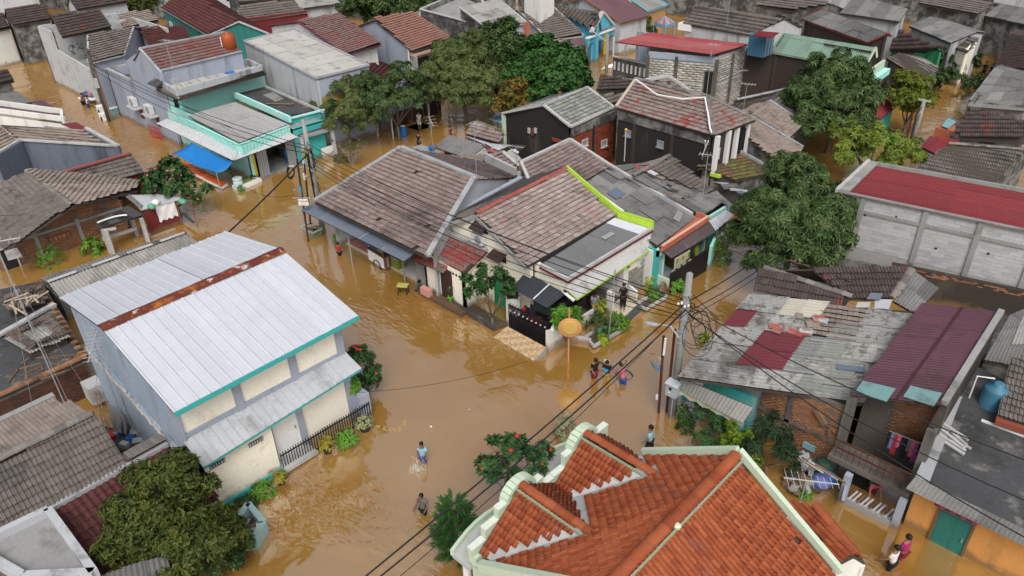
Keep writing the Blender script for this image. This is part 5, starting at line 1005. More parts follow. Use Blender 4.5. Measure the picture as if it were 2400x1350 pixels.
    # upper rows at the far side of the frame
    h,r=H('teal walled house with maroon tile roof and white verge','376 18 5.0,488 84 5.0,560 52 6.4,440 -20 6.4',t_maroon,'teal',back=.8,verge=concl,ln=.4,sidemat=wm['teal'],win=[('f',.08,.14,2.6,3.6,'s')])
    a=Q('484 38 4.2,540 36 4.2,506 20 5.2');vwall(h,[a[0],a[1],a[2]],wm['teal'],.3,'porch_gable');tiled(h,Q('486 54 2.9,556 44 2.9,540 34 3.5,484 40 3.5'),t_maroon,ln=.4,name='porch_tile');coping(h,[a[0]+UP*.1,a[2]+UP*.1,a[1]+UP*.1],.4,.15,concl,'gable_cap')
    h,r=H('house with plain maroon wall and grey tile roof','548 58 4.6,722 36 4.6,688 2 6.0,566 14 6.0',t_grey,'maroon',back=.8,oh=.1,ln=.4);vwall(h,[r['eL']-UP*3,r['eR']-UP*3,r['eR']+UP*.5,r['eL']+UP*.5],wm['maroon'],.2,'parapet');MB().prism([r['eL']+UP*.3,r['eR']+UP*.3,r['rR']-UP*.6,r['rL']-UP*.6],(0,0,-.1)).build('flat_roof',conc,h)
    H('pale flat roofed house behind the maroon wall','705 22 4.4,800 8 4.4,770 -16 5.0,690 2 5.0',s_asbl,'palegrey',back=0,kind='sheet',nu=3,nv=1);H('dim tile roof behind the maroon walled house','560 6 5,690 -8 5,660 -34 6.2,540 -20 6.2',t_grey,'stained',ln=.45)
    h,r=H('white walled house along the flooded lane with planted balcony','146 88 6.0,262 68 6.0,232 24 7.6,120 38 7.6',t_dark,'lanewhite',back=.6,oh=.2,ln=.38,walls='');
    vwall(h,[(-92.5,23.5,-.5),(-80.2,23.5,-.5),(-80.2,23.5,3.6),(-88.0,23.5,4.2),(-88.0,23.5,6),(-92.5,23.5,6)],wm['lanewhite'],.2);vwall(h,[(-79.8,24.5,-.5),(-79.8,30,-.5),(-79.8,30,3.6),(-79.8,24.5,3.6)],wm['lanewhite'],.2);slab(h,[(-80,23.6,3.4),(-87.8,23.6,3.4),(-87.8,31,3.4),(-80,31,3.4)],.2,conc,'balcony_floor')
    for k in range(9):MB().box((-80.1,23.9+k*.8,3.95),(.12,.12,.9)).build('baluster',concl,h)
    MB().beam((-80.1,23.6,4.4),(-80.1,31,4.4),.16,.14).build('rail',concl,h);vwall(h,[(-88,23.6,3.4),(-88,31,3.4),(-88,31,6),(-88,23.6,6)],wm['lanewhite'],.2);door(h,Vector((-79.8,24.5,0)),Vector((-79.8,30,0)),.1,.3,0,2.4,wm['maroon'])
    vwall(h,[(-92.5,23.5,-.5),(-92.5,32,-.5),(-92.5,32,6),(-92.5,23.5,6)],wm['lanewhite'],.2,inward=Vector((1,0,0)));vwall(h,[(-92.5,32,-.5),(-80,32,-.5),(-80,32,6),(-92.5,32,6)],wm['lanewhite'],.2,inward=Vector((0,-1,0)))
    H('brown tile roof between the white lane house and the grey house','208 148 5.0,292 128 5.0,314 64 6.4,206 84 6.4',t_grey,'greyblue',back=.6,ln=.38,verge=concl);H('dark maroon tile roof behind the grey house','352 110 4.8,450 92 4.8,430 60 5.8,326 70 5.8',t_maroon,'palegrey',ln=.38);H('dim tan roof beyond the white lane house','290 66 5.4,372 50 5.4,350 24 6.2,278 34 6.2',t_tan,'greyblue',ln=.4)
    H('far dark roof in the upper row near the teal house','180 24 5.4,300 4 5.4,280 -24 6.6,160 -6 6.6',t_dark,'palegrey',ln=.42);H('far lane house beyond the white walled house','30 60 4.6,120 46 4.6,104 10 6,10 22 6',t_dark,'stained',ln=.42)
    H('lane end house with a low dark roof','-60 84 4,24 66 4,6 30 5.2,-90 44 5.2',t_dark,'white',ln=.42)
    # houses on the near bank of the lane
    q=[at(47,330,3.6),at(262,345,3.4),at(188,303,3.8),at(0,292,4.2)];h=house('blue grey walled house with tan tile roof and concrete gutter by the lane',base(q));tiled(h,q,t_tan,ln=.36)
    a,b,c=at(47,329,3.7),at(277,343,3.6),at(202,301,3.7);d=at(-20,368,3.7)
    for u,v in((a,b),(b,c),(d,a)):vwall(h,[Vector((u.x,u.y,-.5)),Vector((v.x,v.y,-.5)),v,u],wm['greydark'],.22,inward=base(q)-(u+v)/2)
    coping(h,[d+UP*.05,a+UP*.05,b+UP*.05,c+UP*.05],.25,.12,concl,'parapet_cap')
    tiled(h,[at(-30,366,3.2),at(44,332,3.4),at(0,296,4.2),at(-60,320,4.0)],t_tan,ln=.36);MB().prism(Q('143 290 3.4,178 286 3.4,204 300 3.4,188 306 3.4'),(0,0,-.08)).build('red_roof_sheet',s_red,h)
    q=Q('0 266 3.4,152 286 3.2,150 266 3.3,-40 240 3.6');h=house('white parapet house with maroon terrace by the lane',base(q));MB().prism(q,(0,0,-.2)).build('flat_roof',s_maroon,h)
    for u,v in((q[0],q[1]),(q[1],q[2])):vwall(h,[Vector((u.x,u.y,-.5)),Vector((v.x,v.y,-.5)),v+UP*.4,u+UP*.4],wm['white'],.2)
    for u,v in((q[2],q[3]),(q[3],q[0])):vwall(h,[Vector((u.x,u.y,-.5)),Vector((v.x,v.y,-.5)),v+UP*.4,u+UP*.4],wm['white'],.2,inward=base(q)-(u+v)/2)
    MB().prism(Q('76 238 3.3,156 284 3.3,150 266 3.3,100 236 3.3'),(0,0,.05)).build('maroon_deck',s_maroon,h)
    H('dim house with planted roof terrace by the lane','-20 262 3.0,76 240 3.0,40 214 3.4,-60 232 3.4',s_asb,'white',back=0,kind='sheet',nu=3,nv=1);H('dark low house further up the lane bank','-40 206 3.0,34 190 3.0,14 164 4,-60 176 4',t_dark,'stained',ln=.4)
far_houses()

# ------------------------------------------------------------------ brick walled house with the stall and carport, left of the crossing
def brick_house():
    rL,rR=at(64,403,3.5),at(171,484,3.3);eL,eR=at(-95,475,1.8),at(12,588,1.75);bR,bL=at(322,449,2.1),at(333,424,2.2)
    h=house('bare brick house with brown grey hipped tile roof beside the sheet shed',base([rL,rR,eL,eR,bR]))
    tiled(h,[eR,eL,rL,rR],t_grey,ln=.33);tiled(h,[bL,bR,rR,rL],t_tan,ln=.30);ridge(h,rR+UP*.08,rL+UP*.08,ridge_grey,.16,.4)
    x=at(150,605,0.6).x;x=-50.0
    ya,yb,ym=6.4,14.2,11.2
    a,b,m=Vector((x,ya,0)),Vector((x,yb,0)),Vector((x,ym,0))
    vwall(h,[(x,ya,-.5),(x,yb,-.5),(x,yb,2.3),(x,ym,2.75),(x,ya,1.5)],mortard,.2)
    hole=lambda s,z:abs(s-.62)<.025 or abs(z-1.55)<.1 or abs(s-.3)<.02
    bricks(h,a,m,.05,1.35,brickm,.24,.085,.016,.018,'brick',top2=2.6,hole=hole);bricks(h,m,b,.05,2.6,brickm,.24,.085,.016,.018,'brick',top2=2.2,hole=hole)
    for s in(.3,.62):p,_,_=onwall(a,b,s,.7,.01);MB().box(p,(.1,.22,2.2)).build('column',conc,h)
    MB().box((x+.0,(ya+yb)/2,1.55),(.08,yb-ya-.2,.16)).build('beam',conc,h)
    f=MB().box((x+.03,10.0,1.0),(.06,1.3,.35)).build('vent_panel',brickred,h)
    for k in range(5):MB().box((x+.065,9.5+k*.25,1.0),(.05,.19,.28)).build('vent_block',brickm,f)
    vwall(h,[(x-.1,ya,-.5),(x-8,ya,-.5),(x-8,ya,1.4),(x-.1,ya,1.4)],mortard,.2);vwall(h,[(x,yb,-.5),(x-8,yb,-.5),(x-8,yb,2.2),(x,yb,2.3)],mortard,.2,inward=Vector((0,-1,0)))
    q=Q('20 613 1.4,54 604 1.4,40 582 1.7,10 590 1.7');sheets(h,[q[0],q[1],q[2],q[3]],2,1,s_asbl,.15,.01,'wave','hood_sheet',.003,under=False);door(h,Vector((x+.02,ya,0)),Vector((x+.02,yb,0)),.03,.13,0,1.35,dark,concl,handle=False)
    q=[at(338,402,2.0),at(306,359,2.9),at(136,409,3.2),at(190,424,2.4)]
    h2=house('red edged grey tile roof beside the pink flowering tree',base(q));tiled(h2,[at(272,423,2.0),at(338,403,2.0),at(306,360,3.0),at(136,407,3.2)],t_grey,ln=.33);coping(h2,[at(305,359,3.1),at(136,406,3.3)],.22,.12,ridge_red,'verge_cap')
    v=at(338,403,1.9);vwall(h2,[at(275,424,1.9)-UP*2.3,v-UP*2.3,v,at(275,424,1.9)],wm['maroon'],.2);u=at(306,360,2.8);vwall(h2,[(v.x-.2,v.y,-.5),(u.x,u.y,-.5),(u.x,u.y,2.8),(v.x-.2,v.y,1.9)],wm['maroon'],.2,inward=Vector((0,-1,0)))
    # carport
    c=thing('carport','black corrugated carport on white posts beside the brick wall','carport',at(270,560,-.5));q=Q('233 537 1.75,338 506 1.85,300 483 2.1,222 522 2.0');sheets(c,q,4,1,M('sheet_sooty',[(.025,.025,.024),(.05,.05,.048),(.08,.08,.078)],rnd_='obj',dirt=(.13,.125,.12),dirt_amt=.2,grain=.2),.15,.025,'wave','roof_sheet',.02)
    for p in(q[0]+Vector((-.1,.2,0)),at(248,543,1.6),q[1]+Vector((-.1,-.2,0)),q[2]):MB().beam(Vector((p.x,p.y,-.5)),Vector((p.x,p.y,1.75)),.2,.2).build('post',concl,c)
    MB().beam(at(240,560,.75),at(320,535,.75),.12,.22).build('rail',concl,c);MB().beam(at(245,540,1.6),at(272,535,1.65),.12,.14).build('beam',concl,c);pts=[at(228+k*10,522-18*math.sin(math.pi*k/14)+0*k,2.15)for k in range(8)];MB().tube(pts,.05,6).build('bent_pipe',white,c)
    # maroon stall
    s=thing('maroon_stall','maroon board stall draped with a white sheet beside the carport','stall',at(370,520,-.5));q=Q('330 492 1.9,424 466 1.8,412 455 2.0,296 457 2.2')
    MB().prism(q,(0,0,-.06)).build('roof_sheet',s_grey,s);MB().prism(Q('286 455 2.2,330 490 1.95,335 482 1.98,300 452 2.2'),(0,0,.04)).build('roof_sheet',s_asb,s);a,b=at(336,493,1.8),at(411,470,1.75);vwall(s,[(a.x,a.y,-.5),(b.x,b.y,-.5),(b.x,b.y,1.75),(a.x,a.y,1.8)],wm['maroon'],.08,'board_wall')
    a2=a+(b-a)*.38;b2=a+(b-a)*.98;out=Vector((.06,-.06,0));n=10;V=[];F=[]
    for j in range(7):
        for i in range(n+1):p=a2+(b2-a2)*(i/n);V.append(Vector((p.x,p.y,1.86-j/6*(1.15+.08*math.sin(i*2.1))))+out*(1+.5*math.sin(i*1.3+j)))
    for j in range(6):
        for i in range(n):F.append((j*(n+1)+i,j*(n+1)+i+1,(j+1)*(n+1)+i+1,(j+1)*(n+1)+i))
    mkobj('white_drape',V,F,white,s,True);MB().beam(at(340,562,.1),at(412,537,.1),.1,.16).build('sill_beam',wm['white'],s)
    for px,py,m_ in((355,484,plain('bag_green',(.1,.35,.22))),(428,472,plain('bag_green',(.1,.35,.22))),(365,474,white)):MB().ball(at(px,py,2.0),(.35,.25,.18),6).build('bag',m_,s)
    for px,py in((448,478),(412,472)):v=at(px,py,1.7);MB().tube([Vector((v.x+.1,v.y,-.5)),v],.03,5).build('pole',wood,s)
    MB().beam(at(410,480,1.6),at(450,470,1.6),.1,.08).build('eave_pole',wood,s);MB().prism(Q('427 503 .5,452 524 .4,456 521 .4,434 500 .5'),(0,0,.06)).build('dark_plank',concd,s)
brick_house()
def long_shed():
    q=Q('139 697 1.5,462 568 1.5,438 543 1.9,93 654 1.9');r0,r1=at(114,665,2.15),at(373,564,2.15);r1=at(436,549,2.15)
    h=thing('sheet_shed','long low shed of grey corrugated sheets behind the white hall','shed',base(q),HG);q[0]=q[0];sheets(h,[q[0],q[1],r1,r0],10,1,s_asbl,.2,.035,'wave','roof_sheet',.015);sheets(h,[q[2],q[3],r0,r1],10,1,s_asb,.2,.03,'wave','roof_sheet',.02)
    for t in(0,.3,.55,.8):MB().beam(r0+(r1-r0)*t+UP*.14,r0+(r1-r0)*(t+.19)+UP*.14,.22,.05).build('ridge_board',concl,h)
    for a,b in((q[2],q[3]),(q[0],q[1]),(q[1],q[2]),(q[3],q[0])):vwall(h,[Vector((a.x,a.y,-.5)),Vector((b.x,b.y,-.5)),b-UP*.15,a-UP*.15],wm['cementd'],.15,inward=base(q)-(a+b)/2)
long_shed()
def rubble_roof():
    q=Q('-60 700 2.1,128 668 2.1,200 838 2.1,0 930 2.1');q=[at(-60,690,2.0),at(88,660,2.0),at(196,838,2.0),at(-40,945,2.0)]
    h=thing('rubble_roof_building','flat dark concrete roof over old brick walls littered with salvaged tiles','building',base(q),HG);MB().prism(q,(0,0,-.2)).build('flat_roof',concd,h)
    a,b=q[3],q[2];vwall(h,[Vector((a.x,a.y,-.5)),Vector((b.x,b.y,-.5)),b-UP*.2,a-UP*.2],mortard,.2);A,B=Vector((a.x,a.y,0)),Vector((b.x,b.y,0));bricks(h,A,B,0,1.75,brickdark,.24,.085,.016,.018,'brick')
    c=q[1];vwall(h,[Vector((b.x,b.y,-.5)),Vector((c.x,c.y,-.5)),c-UP*.2,b-UP*.2],mortard,.2);bricks(h,Vector((b.x,b.y,0)),Vector((c.x,c.y,0)),0,1.75,brickdark,.24,.085,.016,.018,'brick');vwall(h,[Vector((c.x,c.y,-.5)),Vector((q[0].x,q[0].y,-.5)),q[0]-UP*.2,c-UP*.2],mortard,.2,inward=base(q)-c)
    ka,kb=q[3],q[2]
    for k in range(22):p=ka+(kb-ka)*((k+.5)/22);MB().box(p+Vector((0,.1,.05)),(.26,.2,.09),Matrix.Rotation(rnd.uniform(-.1,.1),3,'Z')).build('edge_brick',brickm,h)
    for k in range(16):p=q[1]+(q[2]-q[1])*((k+.5)/16);MB().box(p+Vector((-.1,.0,.05)),(.2,.26,.09),Matrix.Rotation(rnd.uniform(-.3,.3),3,'Z')).build('edge_brick',brickm,h)
    MB().beam(at(-30,800,2.15),at(128,712,2.15),.3,.12).build('concrete_curb',concl,h)
    lo=M('tile_salvaged',[(.13,.115,.1),(.19,.17,.15),(.22,.15,.125),(.1,.09,.08)],rnd_='obj',grain=.25);me=tile_mesh('double',.3,.42,lo)
    p1=thing('tile_heap','heap of salvaged roof tiles and broken boards near the brick edge','tile heap',at(60,720,2.0),'salvaged tile heaps')
    def drop(root,pos,rot):
        o=bpy.data.objects.new('salvaged_tile',rnd.choice(me));C.objects.link(o);o.parent=root;o.location=Vector(pos)-worldloc(root);o.rotation_euler=rot
    for i in range(9):
        for j in range(6):
            if rnd.random()<.12:continue
            s,t=(i+.5)/9,(j+.5)/6;b_=bil(Q('30 738 2.35,112 702 2.35,92 672 2.5,5 705 2.5'),s,t);drop(p1,b_+UP*rnd.uniform(-.05,.18),(rnd.gauss(.1,.18),rnd.gauss(0,.15),rnd.gauss(1.2,.35)))
    for k in range(8):c=bil(Q('20 740 2.7,110 705 2.7,92 676 2.8,8 706 2.8'),rnd.random(),rnd.random());d=Vector((rnd.gauss(0,1),rnd.gauss(0,1),.15)).normalized();MB().beam(c-d*.6,c+d*.6,.09,.04).build('broken_board',woodl,p1)
    MB().prism(Q('28 745 2.0,118 705 2.0,96 672 2.0,4 706 2.0'),(0,0,.28)).build('pallet',deck,p1)
    p2=thing('tile_stack','stacked roof tiles laid along the edge of loose corrugated sheets','tile heap',at(90,800,2.0),'salvaged tile heaps');cq=Q('72 830 2.35,166 792 2.35,112 742 2.5,12 794 2.5');sheets(p2,cq,4,1,s_asbl,.18,.03,'wave','loose_sheet',.05,under=False)
    for k in range(10):drop(p2,bil(cq,.12+.02*(k%3),.1+.85*k/10)+UP*.2,(rnd.gauss(0,.1),rnd.gauss(0,.1),.6+rnd.gauss(0,.1)));drop(p2,bil(cq,.1+.85*k/10,.86)+UP*.2,(rnd.gauss(0,.1),rnd.gauss(0,.1),.9+rnd.gauss(0,.1)));drop(p2,bil(cq,.88,.1+.85*k/10)+UP*.2,(rnd.gauss(0,.1),rnd.gauss(0,.1),.6+rnd.gauss(0,.1)));drop(p2,bil(cq,.1+.85*k/10,.14)+UP*.2,(rnd.gauss(0,.1),rnd.gauss(0,.1),.9))
    MB().prism(Q('75 845 2.0,160 805 2.0,115 752 2.0,25 800 2.0'),(0,0,.3)).build('base_frame',deck,p2)
    for k in range(14):c=at(rnd.uniform(10,180),rnd.uniform(830,880),2.03);d=Vector((rnd.gauss(0,1),rnd.gauss(0,1),0)).normalized();MB().beam(c-d*.5,c+d*.5,.07,.04).build('broken_board',wood,p2)
    # junk yard between it and the hall
    j=thing('yard_junk','pile of scrap sheets, ladder and old antenna frame below the grey hall wall','junk pile',at(300,990,-.4));MB().prism(Q('235 1000 .25,340 1010 .25,330 1060 .25,250 1050 .25'),(0,0,-.6)).build('yard_slab',concd,j)
    sheets(j,Q('262 1005 .8,300 1020 .8,298 975 1.5,246 945 1.5'),3,1,s_asb,.15,.03,'wave','scrap_sheet',.08,under=False)
    for s_,t_ in((at(215,900,1.2),at(248,1015,.3)),(at(222,895,1.2),at(255,1012,.3))):MB().beam(s_,t_,.05,.05).build('ladder_rail',wood,j)
    for k in range(9):MB().beam(at(216,900,1.2)+(at(248,1015,.3)-at(215,900,1.2))*(k/9),at(222,895,1.2)+(at(255,1012,.3)-at(222,895,1.2))*(k/9),.03,.03).build('ladder_rung',wood,j)
    b0,b1=at(318,1020,.2),at(326,1010,.2)
    for p in(b0,b1,at(330,1022,.2)):MB().beam(p,p+UP*2.2,.04,.04).build('lattice_leg',steel,j)
    for k in range(7):MB().beam(b0+UP*(.3*k),at(330,1022,.2)+UP*(.3*k+.28),.025,.025).build('lattice_brace',steel,j)
    for k in range(16):c=at(rnd.uniform(245,330),rnd.uniform(985,1050),.35);MB().box(c,(rnd.uniform(.2,.6),rnd.uniform(.15,.4),rnd.uniform(.1,.3)),Matrix.Rotation(rnd.random()*3,3,'Z')@Matrix.Rotation(rnd.gauss(0,.3),3,'X')).build('scrap',rnd.choice([white,wood,redp,steel,bluep,concl,rust]),j)
    MB().box(at(222,915,.8),(.9,.7,.9)).build('water_box',concl,j)
rubble_roof()
def lower_left():
    rL,rR=at(-30,1098,4.0),at(214,975,4.0);eL,eR=at(80,1218,2.9),at(298,1096,2.9);bL,bR=at(-40,1005,3.2),at(129,932,3.2)
    h=house('brown grey tiled gable house behind the maroon tile roof',base([rL,rR,eL,eR]));eL2=at(-20,1262,2.9)
    tiled(h,[eL2,eR,rR,at(-100,1130,4.0)],t_grey,ln=.33,wd=.3);tiled(h,[bR,at(-110,1045,3.2),at(-100,1130,4.0),rR],t_tan,ln=.33);ridge(h,at(-100,1130,4.05)+UP*.08,rR+UP*.1,ridge_grey,.17,.42);coping(h,[bR+UP*.1,at(-90,1030,3.3)],.3,.2,conc,'gutter')
    vwall(h,[Vector((eR.x-.2,eR.y-.2,-.5)),Vector((bR.x,bR.y-.2,-.5)),bR-UP*.15-Vector((0,.2,0)),rR-UP*.15-Vector((0,.2,0)),eR-UP*.15-Vector((.2,.2,0))],wm['brownblack'],.2,inward=Vector((0,-1,0)));vwall(h,[Vector((eL2.x,eL2.y,-.5)),Vector((eR.x-.25,eR.y,-.5)),eR-UP*.15-Vector((.25,0,0)),eL2-UP*.15],wm['cementd'],.2)
    q=[at(230,1352,2.0),at(512,1168,2.0),at(394,1046,2.8),at(118,1200,2.8)]
    h2=house('glossy maroon tile roof against the cream hall, partly under the big garden tree',base(q));tiled(h2,q,t_maroon,'barrel',.24,.34);coping(h2,[q[3]+UP*.12,q[2]+UP*.12],.2,.16,cement,'flashing')
    for s in range(14):p=q[3]+(q[2]-q[3])*(.68+.32*s/14)+Vector((-.35,0,.28));MB().box(p,(.8,.2,.05),Matrix.Rotation(-.3,3,'Y')).build('edge_tile',ridge_grey,h2)
    MB().prism(Q('290 1058 2.6,370 1016 2.6,396 1034 2.6,312 1076 2.6'),(0,0,-.1)).build('rusty_sheet',M('sheet_rusty',[(.13,.05,.03),(.2,.08,.045)],grain=.25),h2)
    for a,b in((q[0],q[1]),(q[1],q[2])):vwall(h2,[Vector((a.x-.3,a.y-.1,-.5)),Vector((b.x-.3,b.y-.1,-.5)),b-UP*.2-Vector((.3,.1,0)),a-UP*.2-Vector((.3,.1,0))],wm['white'],.2,inward=base(q)-(a+b)/2)
    q=Q('60 1360 3.0,225 1352 3.0,118 1204 3.0,-60 1290 3.0');h3=house('dark flat roofed house with pale parapet in front of the brown grey tiles',base(q));MB().prism(q,(0,0,-.2)).build('flat_roof',conc,h3);coping(h3,[v+UP*.12 for v in q],.25,.35,wm['palegrey'],'parapet',True)
    for i in range(4):a,b=q[i],q[(i+1)%4];vwall(h3,[Vector((a.x,a.y,-.5)),Vector((b.x,b.y,-.5)),b-UP*.2,a-UP*.2],wm['cementd'],.2,inward=base(q)-(a+b)/2)
    q=Q('240 1420 2.4,420 1420 2.2,390 1300 2.4,235 1352 2.6');h4=house('dim sheet roofed porch under the big garden tree',base(q));sheets(h4,q,3,2,s_asb,.18,.03,'wave','roof_sheet',.02);vwall(h4,[Vector((q[1].x,q[1].y,-.5)),Vector((q[2].x,q[2].y,-.5)),q[2],q[1]],wm['white'],.2)
lower_left()
# ------------------------------------------------------------------ red roofed block hall at the right
def red_hall():
    A,B=at(1966,451,4.9),at(2480,558,4.9);C_,D=at(2480,466,5.5),at(2038,386,5.5)
    h=thing('red_roof_hall','long pale block hall with dark red corrugated roof and grey concrete frame','building',base([A,B,C_,D]),HG)
    q=[A+(B-A)*.04,B,C_,D+(C_-D)*.02];sheets(h,[bil(q,0,.01),bil(q,1,.01),bil(q,1,.97),bil(q,0,.97)],9,2,s_red,.3,.05,'wave','roof_sheet',.004,along='u')
    coping(h,[A+UP*.07,B+UP*.07],.1,.1,conc,'gutter');coping(h,[D+UP*.12,C_+UP*.12],.14,.2,conc,'parapet');MB().prism([A+UP*.1,D+UP*.15,D+UP*.15+(C_-D)*.05,A+UP*.1+(B-A)*.05],(0,0,.1)).build('verge_slab',conc,h)
    MB().prism([A+UP*.2,D+UP*.3,D+UP*.3-(C_-D)*.02,A+UP*.2-(B-A)*.02],(0,0,-.5)).build('verge_face',concl,h)
    a,b=Vector((A.x,A.y+.15,0)),Vector((B.x,B.y+.15,0));vwall(h,[(a.x,a.y,-.5),(b.x,b.y,-.5),(b.x,b.y,4.85),(a.x,a.y,4.85)],mortar,.2)
    cols=(0.0,.125,.43,.68,.93);bricks(h,a,b,1.85,4.8,blockm,.6,.2,joint=.012,proud=.014)
    for s in cols:p,_,_=onwall(a,b,s,3.3,.02);MB().box(p,(.26,.2,3.1),Matrix.Rotation(math.atan2(b.y-a.y,b.x-a.x),3,'Z')).build('column',conc,h)
    MB().beam(onwall(a,b,0,4.05,.015)[0],onwall(a,b,1,4.05,.015)[0],.17,.18).build('tie_beam',conc,h)
    vwall(h,[(a.x+3.6,a.y-.35,-.5),(b.x,b.y-.35,-.5),(b.x,b.y-.35,1.85),(a.x+3.6,a.y-.35,1.85)],wm['brownblack'],.3,'lower_wall');bricks(h,Vector((a.x+3.6,a.y-.33,0)),Vector((b.x,b.y-.33,0)),1.55,1.85,brickm,.24,.085,.016,.02,'brick')
    for s in(.15,.3,.52,.75):p,_,_=onwall(a,b,s,rnd.uniform(2.5,4.5),.03);MB().box(p,(.1,.06,.08)).build('weep_hole',dark,h)
    for u,v in((B,C_),(C_,D),(D,A)):vwall(h,[Vector((u.x,u.y,-.5)),Vector((v.x,v.y,-.5)),v,u],mortar,.2,inward=base([A,B,C_,D])-(u+v)/2)
    y=thing('stained_yard_wall','mould blackened low wall with peeling whitewash below the block hall','wall',at(1960,610,-.5));u,v=at(1880,590,1.2),at(2140,640,1.5);vwall(y,[Vector((u.x,u.y,-.5)),Vector((v.x,v.y,-.5)),v,u],wm['stained'],.2,'wall_face');MB().prism(Q('1890 600 .9,2130 648 1.0,2130 660 1.0,1880 640 .9'),(0,0,-.8)).build('yard_slab',concd,y)
red_hall()
def shanty():
    q=[at(1588,884,2.75),at(2020,946,3.25),at(2136,738,4.3),at(1756,694,3.9)]
    h=thing('sheet_roof_shanty','sprawling brick shanty roofed in patched grey corrugated sheets with maroon patch','house',base(q),HG)
    nu,nv=8,5;mm={}
    for k in((2,1),(3,1),(2,2),(3,2)):mm[k]=M('sheet_patch_maroon',[(.12,.025,.035),(.14,.03,.04)],rnd_='obj',grain=.12)
    mm[(0,3)]=mm[(2,1)]
    for k in((2,4),(3,4)):mm[k]=M('sheet_cream',[(.42,.40,.33),(.36,.34,.29)],rnd_='obj',dirt=(.2,.19,.16),dirt_amt=.3)
    for k in((4,1),(5,1),(5,2),(6,1),(4,2),(5,3),(6,0),(7,0),(5,0)):mm[k]=M('sheet_grey_torn',[(.16,.17,.165),(.21,.215,.2)],rnd_='obj',dirt=(.42,.41,.37),dirt_amt=.16,dirt_scale=1.3,dirt2=(.12,.11,.06),dirt2_amt=.2,grain=.2)
    s_sh=M('sheet_grey_mould',[(.19,.19,.18),(.28,.28,.27),(.23,.23,.22),(.34,.34,.325)],rnd_='obj',dirt=(.045,.043,.04),dirt_amt=.4,dirt_scale=.9,dirt2=(.09,.085,.07),dirt2_amt=.3,dirt2_scale=3.5,grain=.22)
    qq=[q[1],q[2],q[3],q[0]]
    for i in range(nu):
        for j in range(nv):
            s0,s1,t0,t1=i/nu,(i+1)/nu,j/nv,(j+1)/nv;c=[bil(q,s0,t0),bil(q,s1+.01,t0),bil(q,s1+.01,t1+.01),bil(q,s0,t1+.01)]
            if(i,j)in((4,4),(5,4),(4,3)):continue
            sheets(h,[v+UP*(.02*((i+j)%2)+.012*j)for v in c],1,1,mm.get((i,j),s_sh),.19,.038,'wave','roof_sheet',.02,along='u',under=False)
    MB().prism([v-UP*.06 for v in q],(0,0,-.06)).build('roof_deck',deck,h)
    c=[bil(q,s,t)+UP*.04 for s,t in((.46,.62),(.78,.6),(.78,.98),(.5,.98))];tiled(h,c,t_tan,'flat',.22,.3,name='roof_tile')
    for k in range(14):p=bil(q,rnd.uniform(.3,.55),rnd.uniform(.6,.8))+UP*.17;MB().box(p,(rnd.uniform(.3,.6),.34,.05),Matrix.Rotation(rnd.random(),3,'Z')@Matrix.Rotation(rnd.gauss(.1,.1),3,'X')).build('loose_tile',rnd.choice([ridge_red,t_tan,t_redmix,concl]),h)
    for s,t in((.6,.35),(.55,.55),(.7,.12),(.52,.2),(.62,.62)):p=bil(q,s,t)+UP*.14;MB().beam(p,p+(q[1]-q[0]).normalized()*rnd.uniform(.8,1.6),.1,.02).build('white_strip',conc,h)
    p=bil(q,.78,.3)+UP*.15;MB().beam(p,p+(q[1]-q[0]).normalized()*1.0,.35,.02).build('blue_patch',plain('faded_blue',(.07,.11,.2)),h)
    # tile roofs above
    t1=[at(1766,679,3.4),at(1976,722,3.5),at(1994,699,4.05),at(1790,631,4.1)];tiled(h,t1,t_dark,ln=.34);coping(h,[t1[0]-UP*.02,t1[1]-UP*.02],.1,.3,wm['stained'],'fascia');ridge(h,t1[3]+UP*.08,t1[2]+UP*.08,ridge_grey,.15,.4)
    t2=[at(1992,702,3.95),at(2090,703,3.95),at(2136,634,4.7),at(1906,630,4.6)];tiled(h,t2,t_dark,ln=.34);ridge(h,t2[2]+UP*.08,t2[1]+UP*.08,ridge_grey,.18,.4)
    tiled(h,[at(1940,660,3.6),at(1995,700,3.95),at(1906,630,4.6),at(1800,632,3.9)],t_dark,ln=.34)
    sheets(h,[at(2092,708,3.9),at(2144,738,3.8),at(2200,677,4.3),at(2143,637,4.65)],2,2,s_asb,.15,.02,'wave','roof_sheet',.02)
    for s_,m_ in(('1976 722 3.6,2060 728 3.8,2050 742 3.7,1960 742 3.5',M('patch_pink',[(.30,.09,.09),(.36,.14,.13)],grain=.2)),('2010 712 3.9,2040 712 3.9,2036 724 3.9,2004 724 3.9',concl),('2050 705 4.0,2090 706 4.0,2080 736 3.9,2048 730 3.9',s_grey),('2040 690 4.2,2068 692 4.2,2062 706 4.1,2030 704 4.1',s_blue)):MB().prism([v+UP*.06 for v in Q(s_)],(0,0,.03)).build('loose_sheet',m_,h)
    # maroon roof and the wing under it
    m=[at(1994,928,4.1),at(2211,950,4.3),at(2345,734,5.0),at(2160,712,4.8)];sheets(h,[m[1],m[2],m[3],m[0]],8,2,s_maroon,.16,.02,'wave','maroon_sheet',.004);coping(h,[m[1]+UP*.1,m[2]+UP*.1],.22,.2,conc,'verge');MB().beam(bil(m,.5,0)+UP*.09,bil(m,.52,1)+UP*.09,.1,.02).build('sheet_seam',plain('seam_maroon',(.05,.016,.022)),h)
    for s0,s1 in((.02,.42),(.55,.92)):MB().prism([bil(m,s0,.02)+UP*.1,bil(m,s1,-.04)+UP*.1,bil(m,s1,.08)+UP*.12,bil(m,s0,.12)+UP*.12],(0,0,.03)).build('aqua_patch',M('sheet_aqua_dull',[(.13,.25,.25),(.16,.28,.28)],dirt=(.09,.13,.13),dirt_amt=.35),h)
